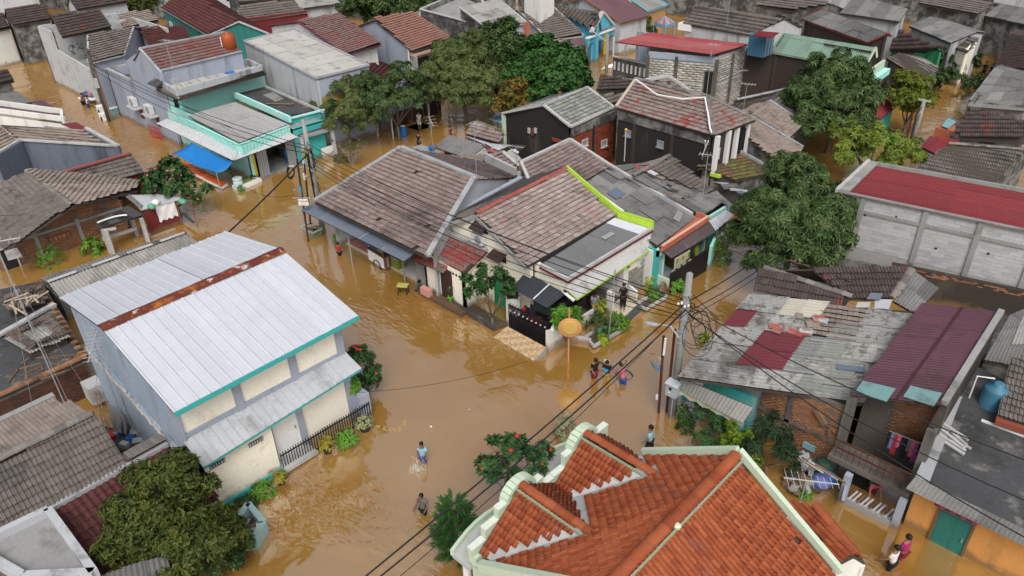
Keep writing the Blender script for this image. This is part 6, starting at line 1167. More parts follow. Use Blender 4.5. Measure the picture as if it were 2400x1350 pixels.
    x0,x1,x2,x3,y=-11.9,-9.55,-6.15,-3.4,23.95
    vwall(h,[(x1,y,-.5),(x2,y,-.5),(x2,y,3.3),(x1,y,2.9)],mortard,.2);a,b=Vector((x1,y,0)),Vector((x2,y,0));bricks(h,a,b,.0,2.8,brickm,.23,.075,.014,.016,'brick',top2=3.2,hole=lambda s,z:abs(s-.36)<.022 or(.72<s<.95 and 1.9<z<2.9 and rnd.random()<.5)or abs(z-1.5)<.06)
    MB().box((x1+.36*(x2-x1),y-.02,1.5),(.2,.1,3.0)).build('column',mortard,h);MB().beam((x1,y-.02,1.5),(x2,y-.02,1.5),.1,.14).build('tie_beam',mortard,h);MB().beam((x2-1.2,y-.08,2.7),(x2-.7,y-.08,2.2),.12,.2).build('broken_bracket',wood,h);MB().beam((x2-.5,y-.08,2.05),(x2-.45,y-.08,1.7),.1,.12).build('broken_bracket',wood,h)
    MB().box((x2-1.1,y-.03,.75),(.5,.08,.3)).build('vent_window',s_aqua,h)
    for x in(x2,x3):MB().box((x,y,1.7),(.3,.3,4.6)).build('column',wm['cementd'],h)
    MB().box(((x2+x3)/2,y-.3,1.45),(x3-x2+.2,1.1,.22)).build('balcony_slab',mortard,h);vwall(h,[(x2,y+1.6,-.5),(x3,y+1.6,-.5),(x3,y+1.6,4.2),(x2,y+1.6,4.2)],mortard,.2);bricks(h,Vector((x2,y+1.6,0)),Vector((x3,y+1.6,0)),1.6,3.8,brickm,.23,.075,.014,.016,'brick',hole=lambda s,z:s<.38)
    vwall(h,[(x2,y+.05,-.5),(x3,y+.05,-.5),(x3,y+.05,1.4),(x2,y+.05,1.4)],wm['greyblue'],.2);door(h,Vector((x2,y+.04,0)),Vector((x3,y+.04,0)),.2,.52,-.2,1.3,dark,wm['turqd'],handle=False);bricks(h,Vector((x2+1.5,y+.04,0)),Vector((x3,y+.04,0)),.7,1.35,brickm,.23,.075,.014,.016,'brick')
    for z in(2.0,2.35):MB().beam((x2,y-.75,z),(x3,y-.75,z),.05,.05).build('balcony_rail',rustp,h)
    for k in range(12):MB().beam((x2+.1+k*.22,y-.75,1.5),(x2+.1+k*.22,y-.75,2.35),.02,.02).build('baluster',rustp,h)
    vwall(h,[(x3,y,-.5),(m[2].x,m[2].y,-.5),(m[2].x,m[2].y,4.8),(x3+.05,y,4.1)],wm['brownblack'],.2);vwall(h,[(x1,y+.1,-.5),(q[0].x+.3,y+.1,-.5),(q[0].x+.3,y+.1,2.9),(x1,y+.1,2.9)],wm['palegrey'],.15)
    vwall(h,[(q[0].x+.3,y,-.5),(q[3].x+.2,q[3].y,-.5),(q[3].x+.2,q[3].y,3.7),(q[0].x+.3,y,2.8)],wm['stained'],.15,inward=Vector((1,0,0)));vwall(h,[(q[3].x,q[3].y,-.5),(m[2].x,m[2].y,-.5),(m[2].x,m[2].y,4.8),(q[3].x,q[3].y,3.7)],wm['brownblack'],.15,inward=Vector((0,-1,0)))
    MB().prism(Q('1930 716 3.3,2150 735 3.6,2130 775 3.5,1920 758 3.2'),(0,0,-.06)).build('under_sheet',s_sh,h);MB().prism(Q('2350 740 .3,2460 700 .3,2400 930 .3,2240 950 .3'),(0,0,-.8)).build('yard_slab',concd,h)
    # awning with valance and turquoise front
    w_=Q('1589 911 1.75,1742 991 1.75,1767 955 2.35,1600 887 2.35');sheets(h,w_,5,1,s_asbl,.15,.03,'wave','awning_sheet',.006);n=10
    for i in range(n):a,b=bil(w_,i/n,.05),bil(w_,(i+1)/n,.05);MB().prism([a,b,b-UP*(.22+.12*(i%2)),a-UP*(.22+.12*((i+1)%2))],(0,.02,0)).build('valance',plain('valance_cream',(.5,.46,.3))if i%3 else wm['mint'],h)
    vwall(h,[(q[0].x+.4,y-.5,-.5),(x1-.05,y-.35,-.5),(x1-.05,y-.35,2.1),(q[0].x+.4,y-.5,2.1)],wm['turqd'],.15);a,b=Vector((q[0].x+.4,y-.5,0)),Vector((x1-.05,y-.35,0));window(h,a,b,.55,.8,.5,1.3,wm['turq'])
    for c in(at(1618,925,.9),at(1730,1000,.5)):MB().box(c,(.7,.3,.6),Matrix.Rotation(.4,3,'Z')).build('aqua_cabinet',wm['skyblue'],h)
    # front steps wall and yard gate
    g=thing('yard_gate','blue grey posts and slatted yard gate before the brick shanty','gate',at(2040,1120,-.4));a,b=at(1972,1174,0),at(2095,1235,0)
    for p in(a,b):MB().box(p+UP*.5,(.24,.24,1.8)).build('post',wm['greyblue'],g)
    MB().beam(a+UP*.1,b+UP*.1,.2,.3).build('threshold',conc,g)
    for k in range(13):p=a+(b-a)*((k+.5)/13);MB().beam(p+UP*.25,p+UP*.3+Vector((.1,.55,0)),.07,.04).build('slat',concl if k%3 else wood,g)
    v=at(1990,1090,.5);MB().prism([at(1972,1172,-.3),v-UP*.8,v+UP*.3,at(1972,1172,1.0)],(.1,0,0)).build('side_panel',wm['greyblue'],g)
shanty()
def flat_orange_house():
    q=[at(2144,1120,2.5),at(2480,1280,2.5),at(2540,980,2.5),at(2284,856,2.7)]
    h=thing('flat_roof_house','ochre walled house under a dark flat concrete roof with grey fascia and green door','house',base(q),HG);MB().prism(q,(0,0,-.18)).build('flat_roof',concd,h)
    fq=[q[0]+Vector((-.1,-.35,-.32)),q[1]+Vector((0,-.35,-.32)),q[1]+UP*.04,q[0]+UP*.04];sheets(h,fq,8,1,s_asb,.14,.012,'wave','fascia_sheet',.003,under=False);MB().prism([q[0]+UP*.02,q[0]+UP*.02+Vector((.45,.05,0)),q[3]+UP*.02+Vector((.3,-2.6,0)),q[3]+UP*.02+Vector((-.02,-2.6,0))],(0,0,.05)).build('cement_edge',cement,h)
    a,b=Vector((q[0].x+.1,q[0].y+.25,0)),Vector((q[1].x,q[1].y+.25,0));vwall(h,[(a.x,a.y,-.5),(b.x,b.y,-.5),(b.x,b.y,2.35),(a.x,a.y,2.35)],wm['orange'],.2);L=(b-a).length;door(h,a,b,.9/L,2.0/L,-.3,1.7,plain('door_teal',(.02,.15,.12)),wood)
    vwall(h,[(a.x,a.y,-.5),(q[3].x,q[3].y,-.5),(q[3].x,q[3].y,2.4),(a.x,a.y,2.4)],wm['orange'],.2,inward=Vector((1,0,0)))
    for k in range(8):p,n_,d=onwall(a,b,(.8+k*.17)/L,1.95,.15);MB().box(p-UP*.03*(k%2),(.16,.3,.28),Matrix.Rotation(math.atan2(d.y,d.x),3,'Z')).build('striped_awning',plain('awn_pink',(.28,.05,.09))if k%2 else plain('awn_maroon',(.14,.03,.05)),h)
    t=at(2322,952,2.5);w=thing('roof_water_tank','blue plastic water tank on the dark flat roof','water tank',t,'roof water tanks');MB().lathe(t,[(.5,0),(.5,.08),(.47,.12),(.47,.82),(.44,.95),(.2,1.05),(.2,1.12),(.1,1.14)],20).build('tank',M('tank_blue',[(.05,.16,.24),(.06,.19,.28)],rough=.4,grain=.08),w,True)
    MB().tube([t+Vector((-.75,-.2,.1)),t+Vector((-.75,-.2,1.2)),t+Vector((-.2,0,1.25))],.03,6).build('pipe',white,w)
    s=thing('plank_stack','stack of white planks on the edge of the dark flat roof','planks',at(2238,1030,2.55));c=at(2238,1030,2.6)
    for k in range(7):MB().box(c+Vector((rnd.uniform(-.1,.1),-.45+.15*k,.06*(k%3))),(1.0,.12,.06),Matrix.Rotation(rnd.uniform(-.15,.15)-.4,3,'Z')).build('plank',concl,s)
    MB().beam(at(2300,985,2.6),at(2400,1022,2.6),.08,.08).build('white_pipe',white,h)
    q2=[at(2336,976,3.0),at(2480,1020,3.0),at(2500,860,4.0),at(2372,836,4.0)];h2=house('small tile roofed room with red posts standing on the dark flat roof',base(q2,2.5));tiled(h2,q2,t_grey,ln=.32);
    for u,v in((q2[0],q2[1]),(q2[0],q2[3])):vwall(h2,[Vector((u.x+.25,u.y+.25,2.4)),Vector((v.x+.25,v.y+.25,2.4)),v+Vector((.25,.25,-.1)),u+Vector((.25,.25,.05))],wm['cementd'],.15)
    MB().beam(q2[0]-UP*.15,q2[1]-UP*.15,.4,.22).build('red_beam',plain('redwood',(.25,.07,.04)),h2);MB().box(q2[0]+Vector((.1,.1,-.35)),(.2,.2,.7)).build('post',plain('redwood',(.25,.07,.04)),h2)
    q3=[at(2235,960,3.2),at(2330,770,3.4),at(2420,650,3.4),at(2480,700,3.4),at(2430,860,3.2),at(2300,850,3.0)];
    h3=house('pale grey wall and sheet roof strip behind the blue tank',at(2400,780,-.5));sheets(h3,[at(2305,846,3.0),at(2440,870,3.0),at(2480,690,3.8),at(2366,740,3.6)],3,3,s_asb,.16,.02,'wave','roof_sheet',.02,mats={(1,2):s_asbl,(1,1):s_asbl});a,b=at(2305,846,2.9),at(2366,740,3.5);vwall(h3,[Vector((a.x,a.y,-.5)),Vector((b.x,b.y,-.5)),b,a],wm['stained'],.2,inward=Vector((1,0,0)));a2=at(2440,870,2.9);vwall(h3,[Vector((a.x,a.y,-.5)),Vector((a2.x,a2.y,-.5)),a2,a],wm['stained'],.2)
flat_orange_house()
def orange_house():
    rx,rz,k,vy,ny=-7.05,5.5,.64,16.62,10.1
    h=thing('orange_tile_house','house with bright orange glazed tile gables, mint parapets and white valley flashing','house',(-8,12,-.5),HG)
    mz=lambda x:rz-k*abs(x-rx);V=lambda x,y,z=None:Vector((x,y,mz(x)if z is None else z))
    gz,g1,g2,gx=4.05,12.3,15.55,-12.05;s=.74;ax=rx-(rz-gz)/k
    gl=lambda y,yr:gz-s*abs(y-yr)
    xz=lambda z:rx-(rz-z)/k
    y12=(g1+g2)/2;z12=gl(y12,g1);yl=g1-1.95;zl=gl(yl,g1);yr_=16.6;zr_=gl(yr_,g2);o=.28
    tiled(h,[V(-11.0,ny),V(xz(zl)+o,yl+.05),V(ax+.35,g1),V(xz(z12)+o+.1,y12),V(ax+.35,g2),V(xz(zr_)+o,yr_-.05),V(-10.35,vy),V(rx-.08,vy),V(rx-.08,ny)],t_orange,'barrel',.17,.26,jit=.7)
    tiled(h,[V(-3.45,vy),V(-3.45,ny),V(rx+.08,ny),V(rx+.08,vy)],t_orange,'barrel',.17,.26,jit=.7)
    def gab(yr,ya,za,yb,zb):
        f=gx
        tiled(h,[Vector((f,ya,za)),Vector((xz(za)-o,ya,za)),Vector((ax-.25,yr-.06,gz-.05)),Vector((f,yr-.06,gz-.05))][::-1][2:]+[Vector((f,ya,za)),Vector((xz(za)-o,ya,za))][::-1][:0]if False else[Vector((xz(za)-o,ya,za)),Vector((f,ya,za)),Vector((f,yr-.06,gz-.05)),Vector((ax-.25,yr-.06,gz-.05))],t_orange,'barrel',.17,.26,jit=.7)
        tiled(h,[Vector((f,yb,zb)),Vector((xz(zb)-o,yb,zb)),Vector((ax-.25,yr+.06,gz-.05)),Vector((f,yr+.06,gz-.05))],t_orange,'barrel',.17,.26,jit=.7)
        ridge(h,Vector((f-.05,yr,gz+.1)),Vector((ax+.25,yr,gz+.1)),t_orange,.15,.36)
        coping(h,[Vector((f,yr-.19,gz-.02)),Vector((ax+.1,yr-.19,gz-.02))],.05,.1,plain('mortar_green',(.3,.36,.25)),'ridge_mortar')
        for y_,z_ in((ya,za),(yb,zb)):
            a,b=Vector((xz(z_),y_,z_+.05)),Vector((ax,yr,gz+.05));d=(b-a);side=Vector((0,1 if y_>yr else-1,0));n2=Vector((-.42,0,0))
            MB().add([a,b,b+Vector((.85,0,.85*k)),a+Vector((.85,0,.85*k))],[(0,1,2,3)]).build('valley_flashing',concl,h);MB().add([a,b,b+n2,a+n2],[(0,1,2,3)]).build('valley_flashing',concl,h)
    gab(g1,yl,zl,y12,z12);gab(g2,y12,z12,yr_,zr_)
    ridge(h,V(rx,vy,rz+.1),V(rx,ny,rz+.1),t_orange,.17,.38);coping(h,[V(rx+.22,vy,rz-.02),V(rx+.22,ny,rz-.02)],.05,.1,MATS['mortar_green'],'ridge_mortar')
    coping(h,[V(-10.4,vy+.12,mz(-10.4)+.15),V(rx,vy+.12,rz+.22),V(-3.35,vy+.12,mz(-3.35)+.15)],.17,.24,mint,'verge_parapet');coping(h,[V(-11.6,ny-.12,mz(-11.6)+.12),V(rx,ny-.12,rz+.2),V(-3.35,ny-.12,mz(-3.35)+.12)],.24,.34,mint,'verge_parapet');vwall(h,[(-12.1,ny-.05,-.5),(-3.7,ny-.05,-.5),(-3.7,ny-.05,mz(-3.7)-.12),(rx,ny-.05,rz-.15),(-12.1,ny-.05,mz(-12.1)-.12)],wm['mint'],.2);MB().lathe((rx+.2,13.1,rz+.02),[(.1,0),(.12,.1),(.05,.16)],10).build('ridge_cap',mint,h)
    # walls
    vwall(h,[(-10.3,vy-.05,-.5),(-3.7,vy-.05,-.5),(-3.7,vy-.05,mz(-3.7)-.12),(rx,vy-.05,rz-.15),(-10.3,vy-.05,mz(-10.3)-.12)],wm['mint'],.2,inward=Vector((0,-1,0)))
    vwall(h,[(-3.7,ny,-.5),(-3.7,vy,-.5),(-3.7,vy,mz(-3.7)-.12),(-3.7,ny,mz(-3.7)-.12)],wm['white'],.2);fx=-12.15
    vwall(h,[(fx,ny,-.5),(fx,vy,-.5),(fx,vy,zr_),(fx,g2,gz-.1),(fx,y12,z12),(fx,g1,gz-.1),(fx,yl,zl),(fx,ny,zl)],wm['mint'],.2,inward=Vector((1,0,0)));vwall(h,[(fx,vy-.05,-.5),(-10.3,vy-.05,-.5),(-10.3,vy-.05,3),(fx,vy-.05,zr_)],wm['mint'],.2,inward=Vector((0,-1,0)))
    # stepped parapet with mint caps
    def steps(pts):
        for(ya,za),(yb,zb)in zip(pts,pts[1:]):
            n=max(1,int(abs(yb-ya)/.55))
            for i in range(n):
                y0,y1=ya+(yb-ya)*i/n,ya+(yb-ya)*(i+1)/n;z=za+(zb-za)*(i+.5)/n;MB().box((fx-.02,(y0+y1)/2,z-.2),(.2,abs(y1-y0)*.995,.6)).build('parapet_step',mint,h);MB().box((fx-.02,(y0+y1)/2,z+.13),(.24,abs(y1-y0)*.98,.06)).build('parapet_cap',plain('cap_pale',(.62,.68,.58)),h)
    steps([(yl-.3,zl),(g1-.45,gz-.2)]);steps([(g1+.5,gz-.3),(y12,z12),(g2-.45,gz-.2)]);steps([(g2+.5,gz-.3),(yr_+.3,zr_)])
    for yr in(g1,g2):
        P=[Vector((fx-.05,yr+.62*math.cos(math.pi*i/10),gz-.32+.5*math.sin(math.pi*i/10)))for i in range(11)];coping(h,P,.34,.16,mint,'arched_cap')
    # canopy round the front
    n=16;out=[];inn=[]
    for i in range(n+1):y=9.95+(17.2-9.95)*i/n;d=.8+(.75*math.sin(math.pi*(y-13.2)/4.0)if y>13.2 else .3*math.sin(math.pi*(y-9.95)/3.25));out.append(Vector((fx-d,y,2.15)));inn.append(Vector((fx,y,2.15)))
    for i in range(n):MB().prism([inn[i],inn[i+1],out[i+1],out[i]],(0,0,-.14)).build('canopy_slab',concl,h)
    coping(h,[p+UP*.06 for p in out],.12,.26,mint,'canopy_rim');
    for y in(10.6,13.9,16.2):MB().lathe((fx-.9,y,-.5),[(.16,0),(.14,2.5),(.18,2.55)],12).build('column',white,h)
    e=[at(1966,1324,2.7),at(2004,1304,2.65),at(1908,1189,3.15),at(1846,1184,2.75)];tiled(h,e,t_orange,'barrel',.17,.26,name='side_roof_tile');e2=[at(2004,1304,2.65),at(2030,1320,2.3),at(1925,1192,2.7),at(1908,1189,3.15)];tiled(h,e2,t_orange,'barrel',.17,.26,name='side_roof_tile');ridge(h,e[1]+UP*.1,e[2]+UP*.1,t_orange,.15,.36)
    for u,v in((e[1],e2[1]),(e2[1],e2[2]),(e[0],e[1]),(e2[2],e[3])):vwall(h,[Vector((u.x,u.y,-.5)),Vector((v.x,v.y,-.5)),v-UP*.12,u-UP*.12],wm['white'],.15,inward=base(e)-(u+v)/2)
orange_house()
# ------------------------------------------------------------------ vegetation
def foliage_mat(name,cols,tr=.25):
    m=M(name,cols,rough=.55,rnd_='island',clump=.45,clump_scale=1.6,grain=0,bump=0,spec=.2);return m
f_mango=foliage_mat('leaf_mango',[(.008,.02,.006),(.018,.042,.01),(.03,.065,.016),(.06,.098,.026),(.11,.15,.055),(.014,.036,.009)])
f_mangoy=foliage_mat('leaf_mango_olive',[(.018,.032,.008),(.04,.064,.015),(.075,.105,.028),(.125,.15,.05),(.026,.045,.011)])
f_deep=foliage_mat('leaf_deep_green',[(.01,.035,.008),(.02,.065,.012),(.035,.10,.02),(.05,.12,.028)])
f_yel=foliage_mat('leaf_yellow_green',[(.05,.075,.008),(.10,.13,.014),(.14,.17,.02),(.07,.10,.012)])
f_rusty=foliage_mat('leaf_rusty_green',[(.03,.055,.012),(.07,.10,.02),(.16,.12,.02),(.20,.10,.025),(.05,.08,.016)])
f_bright=foliage_mat('leaf_bright_green',[(.04,.13,.012),(.08,.20,.02),(.12,.26,.03),(.05,.15,.015)])
f_lime=foliage_mat('leaf_lime',[(.16,.24,.01),(.25,.34,.02),(.32,.38,.03),(.12,.2,.01)])
f_plum=foliage_mat('leaf_frangipani',[(.012,.045,.014),(.025,.075,.02),(.045,.11,.03),(.07,.14,.045)])
f_con=foliage_mat('leaf_conifer',[(.014,.055,.01),(.03,.095,.016),(.06,.14,.03)])
f_dark=foliage_mat('leaf_dark_olive',[(.02,.035,.008),(.04,.06,.012),(.07,.085,.015),(.10,.105,.02)])
bark=M('bark',[(.10,.075,.055),(.16,.125,.095),(.07,.052,.04)],clump_scale=4,grain=.25)
pinkf=plain('flower_pink',(.5,.09,.11));redf=plain('flower_red',(.42,.04,.03))
ROS={}
def rosette(kind):
    if kind in ROS:return ROS[kind]
    r=random.Random(kind);V=[];F=[]
    def leaf(base_,d,L,wd,droop):
        d=d.normalized();sd=d.cross(UP);sd=sd.normalized()if sd.length>.01 else Vector((1,0,0));up=sd.cross(d);o=len(V)
        for t,ww in((.0,.12),(.45,1),(1,.08)):
            c=base_+d*(L*t)+Vector((0,0,-droop*L*t*t))
            V.extend([c+sd*wd*ww/2+up*.12*wd,c-up*.05*wd,c-sd*wd*ww/2+up*.12*wd])
        for i in range(2):
            for j in range(2):F.append((o+i*3+j,o+i*3+j+1,o+i*3+j+4,o+i*3+j+3))
    if kind=='mango':
        for i in range(10):a=i*2.4+r.random()*.5;leaf(Vector((0,0,0)),Vector((math.cos(a),math.sin(a),r.uniform(-.1,.8))),r.uniform(.26,.38),.085,r.uniform(.25,.6))
    elif kind=='plum':
        for i in range(12):a=i*2.4+r.random()*.4;leaf(Vector((0,0,0)),Vector((math.cos(a),math.sin(a),r.uniform(.1,1.0))),r.uniform(.28,.4),.12,r.uniform(.15,.4))
    elif kind=='small':
        for i in range(12):d=Vector((r.gauss(0,1),r.gauss(0,1),r.gauss(.5,.7)));leaf(Vector((r.gauss(0,.07),r.gauss(0,.07),r.gauss(0,.06))),d,r.uniform(.12,.2),.075,.3)
    elif kind=='needle':
        for i in range(16):a=i*2.4;d=Vector((1,.55*math.cos(a),.55*math.sin(a)+.15));leaf(Vector((.03*i,0,.02*i)),d,r.uniform(.16,.24),.035,.1)
    elif kind=='palm':
        for i in range(9):a=i*2.4+r.random()*.3;leaf(Vector((0,0,0)),Vector((math.cos(a),math.sin(a),r.uniform(.3,1.3))),r.uniform(.5,.75),.1,r.uniform(.4,.8))
    elif kind=='broad':
        for i in range(8):a=i*2.4+r.random()*.5;leaf(Vector((0,0,r.uniform(-.1,.1))),Vector((math.cos(a),math.sin(a),r.uniform(0,.7))),r.uniform(.25,.36),.2,r.uniform(.2,.5))
    ROS[kind]=(np.array([tuple(v)for v in V],np.float32),np.array(F,np.int32));return ROS[kind]
def scatter_leaves(name,pts,dirs,kind,scale,mat,parent,kindtag=None):
    V,F=rosette(kind);n=len(pts);A=np.zeros((n,3,3),np.float32)
    z=dirs/np.maximum(1e-6,np.linalg.norm(dirs,axis=1,keepdims=True));t=nrg.normal(size=(n,3));x=np.cross(t,z);x/=np.maximum(1e-6,np.linalg.norm(x,axis=1,keepdims=True));y=np.cross(z,x);s=scale*nrg.uniform(.75,1.25,n)
    A[:,:,0]=x*s[:,None];A[:,:,1]=y*s[:,None];A[:,:,2]=z*s[:,None]
    VV=np.einsum('nij,kj->nki',A,V)+pts[:,None];FF=F[None]+(np.arange(n)*len(V))[:,None,None]
    return npobj(name,VV.reshape(-1,3),FF.reshape(-1,4),mat,parent,kind=kindtag)
def tree(label,lobes,kind,mat,dens=26,scale=1.0,cat='tree',name='tree',trunk=.14,flowers=None,nfl=0,group='trees among the flooded houses',bare=0.0,twig=.0,bz=-.5):
    """lobes: (px, py, height, radius)"""
    L=[(at(px,py,z),r)for px,py,z,r in lobes];W_=sum(r for _,r in L);cx=sum(c.x*r for c,r in L)/W_;cy=sum(c.y*r for c,r in L)/W_
    t=thing(name,label,cat,(cx,cy,bz),group);P=[];D=[]
    for c,r in L:
        n=int(dens*r*r*6);m_=max(5,int(13*r*r**.3));dc=nrg.normal(size=(m_,3));dc/=np.linalg.norm(dc,axis=1,keepdims=True);dc[:,2]=np.where(dc[:,2]<-.4,-dc[:,2],dc[:,2])
        cs=dc*r*nrg.uniform(.5,1.08,m_)[:,None];cr=nrg.uniform(.14,.4,m_)*r;k=nrg.choice(m_,n,p=cr**2/(cr**2).sum());d=nrg.normal(size=(n,3));d/=np.linalg.norm(d,axis=1,keepdims=True)
        d[:,2]=np.where((d[:,2]<-.3)&(nrg.random(n)<.7),-d[:,2],d[:,2]);p=np.array(c)+(cs[k]+d*(cr[k]*nrg.uniform(.6,1.05,n))[:,None])*np.array([1,1,.85]);keep=p[:,2]>.12;P.append(p[keep]);D.append((d+dc[k]*.4+np.array([0,0,.5])+nrg.normal(0,.3,(n,3)))[keep])
    P=np.concatenate(P);D=np.concatenate(D)
    # drop what lies well inside another lobe, and thin in patches so gaps show
    ins=np.zeros(len(P),int)
    for c,r in L:ins+=(np.linalg.norm((P-np.array(c))/np.array([1,1,.82]),axis=1)<r*.55)
    gap=np.sin(P[:,0]*2.3+P[:,2])*np.sin(P[:,1]*2.1-P[:,2]*1.7)+.4*np.sin(P[:,0]*5.1+P[:,1]*4.3);keep=(ins==0)|(nrg.random(len(P))<.35);keep&=(gap>-.85)|(nrg.random(len(P))<.35);P,D=P[keep],D[keep]
    scatter_leaves('crown',P.astype(np.float32),D.astype(np.float32),kind,scale,mat,t)
    b=Vector((cx,cy,bz));m=MB();top=max(c.z for c,_ in L);fork=Vector((cx+.1,cy,bz+(top-bz)*.35));m.tube([b,(b+fork)/2+Vector((.06,.05,0)),fork],[trunk,trunk*.85,trunk*.75],8);m.build('trunk',bark,t,True);lm=MB()
    for c,r in L:
        mid=(fork+c)/2+Vector((rnd.gauss(0,.15),rnd.gauss(0,.15),.1));lm.tube([fork,mid,c],[trunk*.6,trunk*.4,trunk*.2],6)
        for k in range(5):d=Vector((rnd.gauss(0,1),rnd.gauss(0,1),rnd.gauss(.3,.6))).normalized();lm.tube([c-UP*.1,c+d*r*.5+UP*.05,c+d*r*.9],[trunk*.22,trunk*.13,trunk*.06],4)
    lm.build('limb',bark,t,True)
    if nfl:
        i=nrg.integers(0,len(P),nfl)
        for k in i:p=P[k];MB().ball(p+(p-np.array([cx,cy,top-1.5]))*.03+np.array([0,0,.12]),(.1,.1,.07),5).build('blossom',flowers,t)
    return t
tree('big dark mango tree overhanging the lane beside the block hall',[(1862,470,4.3,2.3),(1790,520,3.4,1.8),(1925,520,3.7,1.9),(1800,590,2.4,1.4),(1895,590,2.7,1.6),(1868,415,4.6,1.5),(1965,470,3.6,1.1),(1745,550,2.6,1.0),(1770,620,1.8,.8),(1955,560,3,1.1),(1830,540,3.6,1.9)],'mango',f_mango,30,1.1,trunk=.22)
tree('yellow tinged mango tree beside the red roofed hall',[(1990,345,3.0,1.5),(2055,340,3.2,1.5),(2115,362,2.8,1.4),(1975,312,3,1.0),(2085,385,2.4,1.2)],'mango',foliage_mat('leaf_mango_yellow',[(.03,.07,.01),(.06,.11,.016),(.12,.17,.02),(.19,.22,.03),(.04,.08,.012)]),24)  # leaves of a lighter, yellower green than the other mangoes
tree('wide mango tree before the pale green sheet roof',[(1955,190,5,2.3),(1900,225,4.4,2.0),(2005,240,4.0,2.0),(1955,275,3.4,2.2),(1910,285,3.2,1.6),(1985,200,4.8,1.8),(2010,300,2.6,1.3)],'mango',f_mango,22,1.2,trunk=.2)
tree('fine leaved yellow green tree by the lane',[(2128,205,3.8,1.6),(2118,240,3.0,1.4),(2155,235,3.0,1.3),(2140,258,2.2,1.0)],'small',f_yel,40,1.2)
tree('broad olive domed mango tree, its flowers pale',[(1085,150,5,2.5),(1040,185,4.0,2.2),(1128,185,4.1,2.2),(1078,225,3.0,2.3),(1050,140,4.6,1.6),(1118,215,3.2,1.9)],'mango',f_mangoy,30,1.15,trunk=.22)
tree('dense deep green domed tree beside the lane',[(1285,155,4.6,2.6),(1228,185,3.6,2.2),(1340,190,3.6,2.2),(1290,205,3.2,2.5),(1255,150,4.3,1.9),(1325,160,4.3,1.8)],'broad',f_deep,34,1.15,trunk=.22)
tree('grey green tree between the two domed trees',[(1168,112,5.3,2.3),(1197,150,4.4,1.9),(1145,105,5,1.7),(1190,185,3.2,1.7)],'small',f_mango,44,1.6)
tree('ragged tree shading the turquoise annex',[(785,212,4.2,1.6),(762,240,3.4,1.4),(832,228,3.8,1.7),(815,275,2.8,1.9),(850,290,2.2,1.5),(780,265,2.6,1.2)],'mango',f_mangoy,20,1.0,flowers=pinkf,nfl=6)
tree('drooping tree over the dark shopfronts',[(880,215,4.4,1.6),(935,195,4.8,1.7),(905,250,3.6,1.7),(960,228,3.6,1.4),(990,205,3.8,1.0),(860,190,4.6,.9)],'mango',f_mango,20,1.0)
tree('autumn coloured shrub tree beside the flooded lane',[(1178,222,2.9,1.5),(1212,212,3,1.5),(1162,252,2,1.2),(1228,245,2.2,1.0)],'small',f_rusty,40,1.5,cat='shrub',name='shrub_tree',trunk=.08)
tree('low spreading frangipani with pink flowers beside the maroon stall',[(395,425,2.5,1.6),(358,442,2.1,1.2),(437,442,2.0,1.2),(412,408,2.7,1.1),(375,460,1.6,.9),(452,462,1.5,.6)],'plum',f_plum,16,.8,flowers=pinkf,nfl=22,trunk=.09)
tree('big olive garden tree in front of the maroon tiles',[(395,1130,3.5,1.1),(365,1195,3.0,1.3),(440,1190,2.8,1.3),(335,1270,2.2,1.3),(430,1285,2.2,1.5),(500,1260,1.5,1.0),(365,1330,1.6,1.2),(410,1100,3.7,.7),(475,1170,2.5,.8),(320,1220,2.4,.8)],'small',f_dark,60,1.0,trunk=.13)
tree('bushes at the water edge under the garden tree',[(545,1240,.7,.6),(520,1300,.8,.7),(560,1290,.5,.5),(470,1330,.8,.8)],'small',f_mango,50,.9,cat='bush',name='bush',trunk=.04)
tree('frangipani with umbrella crown in the cream house side yard',[(1145,655,2.9,.75),(1112,662,2.7,.6),(1178,668,2.6,.7),(1140,690,2.1,.6),(1185,690,2.1,.45),(1105,685,2.2,.35)],'plum',f_plum,24,.78,trunk=.07)
tree('red flowering frangipani beside the orange tiled house',[(1195,1075,2.6,.9),(1165,1060,2.7,.65),(1235,1085,2.4,.75),(1185,1120,1.9,.7),(1150,1110,2.0,.5),(1265,1095,2.2,.35),(1210,1045,2.7,.5)],'plum',f_plum,8,.95,flowers=redf,nfl=9,trunk=.06)
tree('dark rosette leaved dracaena clump by the brick wall',[(1790,1020,1.9,.75),(1820,1040,1.7,.75),(1755,1050,1.3,.5),(1845,1070,1.1,.5),(1800,995,2.2,.5)],'palm',foliage_mat('leaf_dracaena',[(.008,.02,.008),(.018,.04,.014),(.035,.07,.025)]),20,.6,cat='shrub',name='shrub',trunk=.06)
tree('yellow green bush beside the dark dracaena',[(1725,1035,1.3,.62),(1745,1060,1.0,.5),(1712,1055,.9,.4),(1770,1080,.5,.4)],'small',foliage_mat('leaf_chartreuse',[(.06,.12,.008),(.12,.2,.014),(.18,.25,.02)]),60,1.0,cat='bush',name='bush',trunk=.04)
tree('clipped round bush with several heads near the utility pole',[(1640,972,1.0,.42),(1672,985,1.2,.45),(1655,1030,.8,.5),(1690,1050,.6,.45),(1690,1000,.9,.4)],'small',f_plum,60,.8,cat='bush',name='bush',trunk=.04)
tree('bushy tree at the far top by the water',[(850,18,4.4,2.2),(900,8,5,2.4),(945,14,4.4,2.0),(880,36,3,1.8)],'small',f_mango,36,1.9)
tree('second dark tree at the far top',[(990,4,4.5,1.8),(1010,-8,5,2.0)],'small',f_mango,36,1.9);tree('small round tree by the yellow shop columns',[(1490,72,1.6,1.3),(1510,64,1.8,1.3)],'small',f_mangoy,36,1.5);tree('dark treetops in the far corner behind the teal house',[(320,20,3.5,2.4),(270,30,3,2.0)],'small',f_dark,30,1.9)
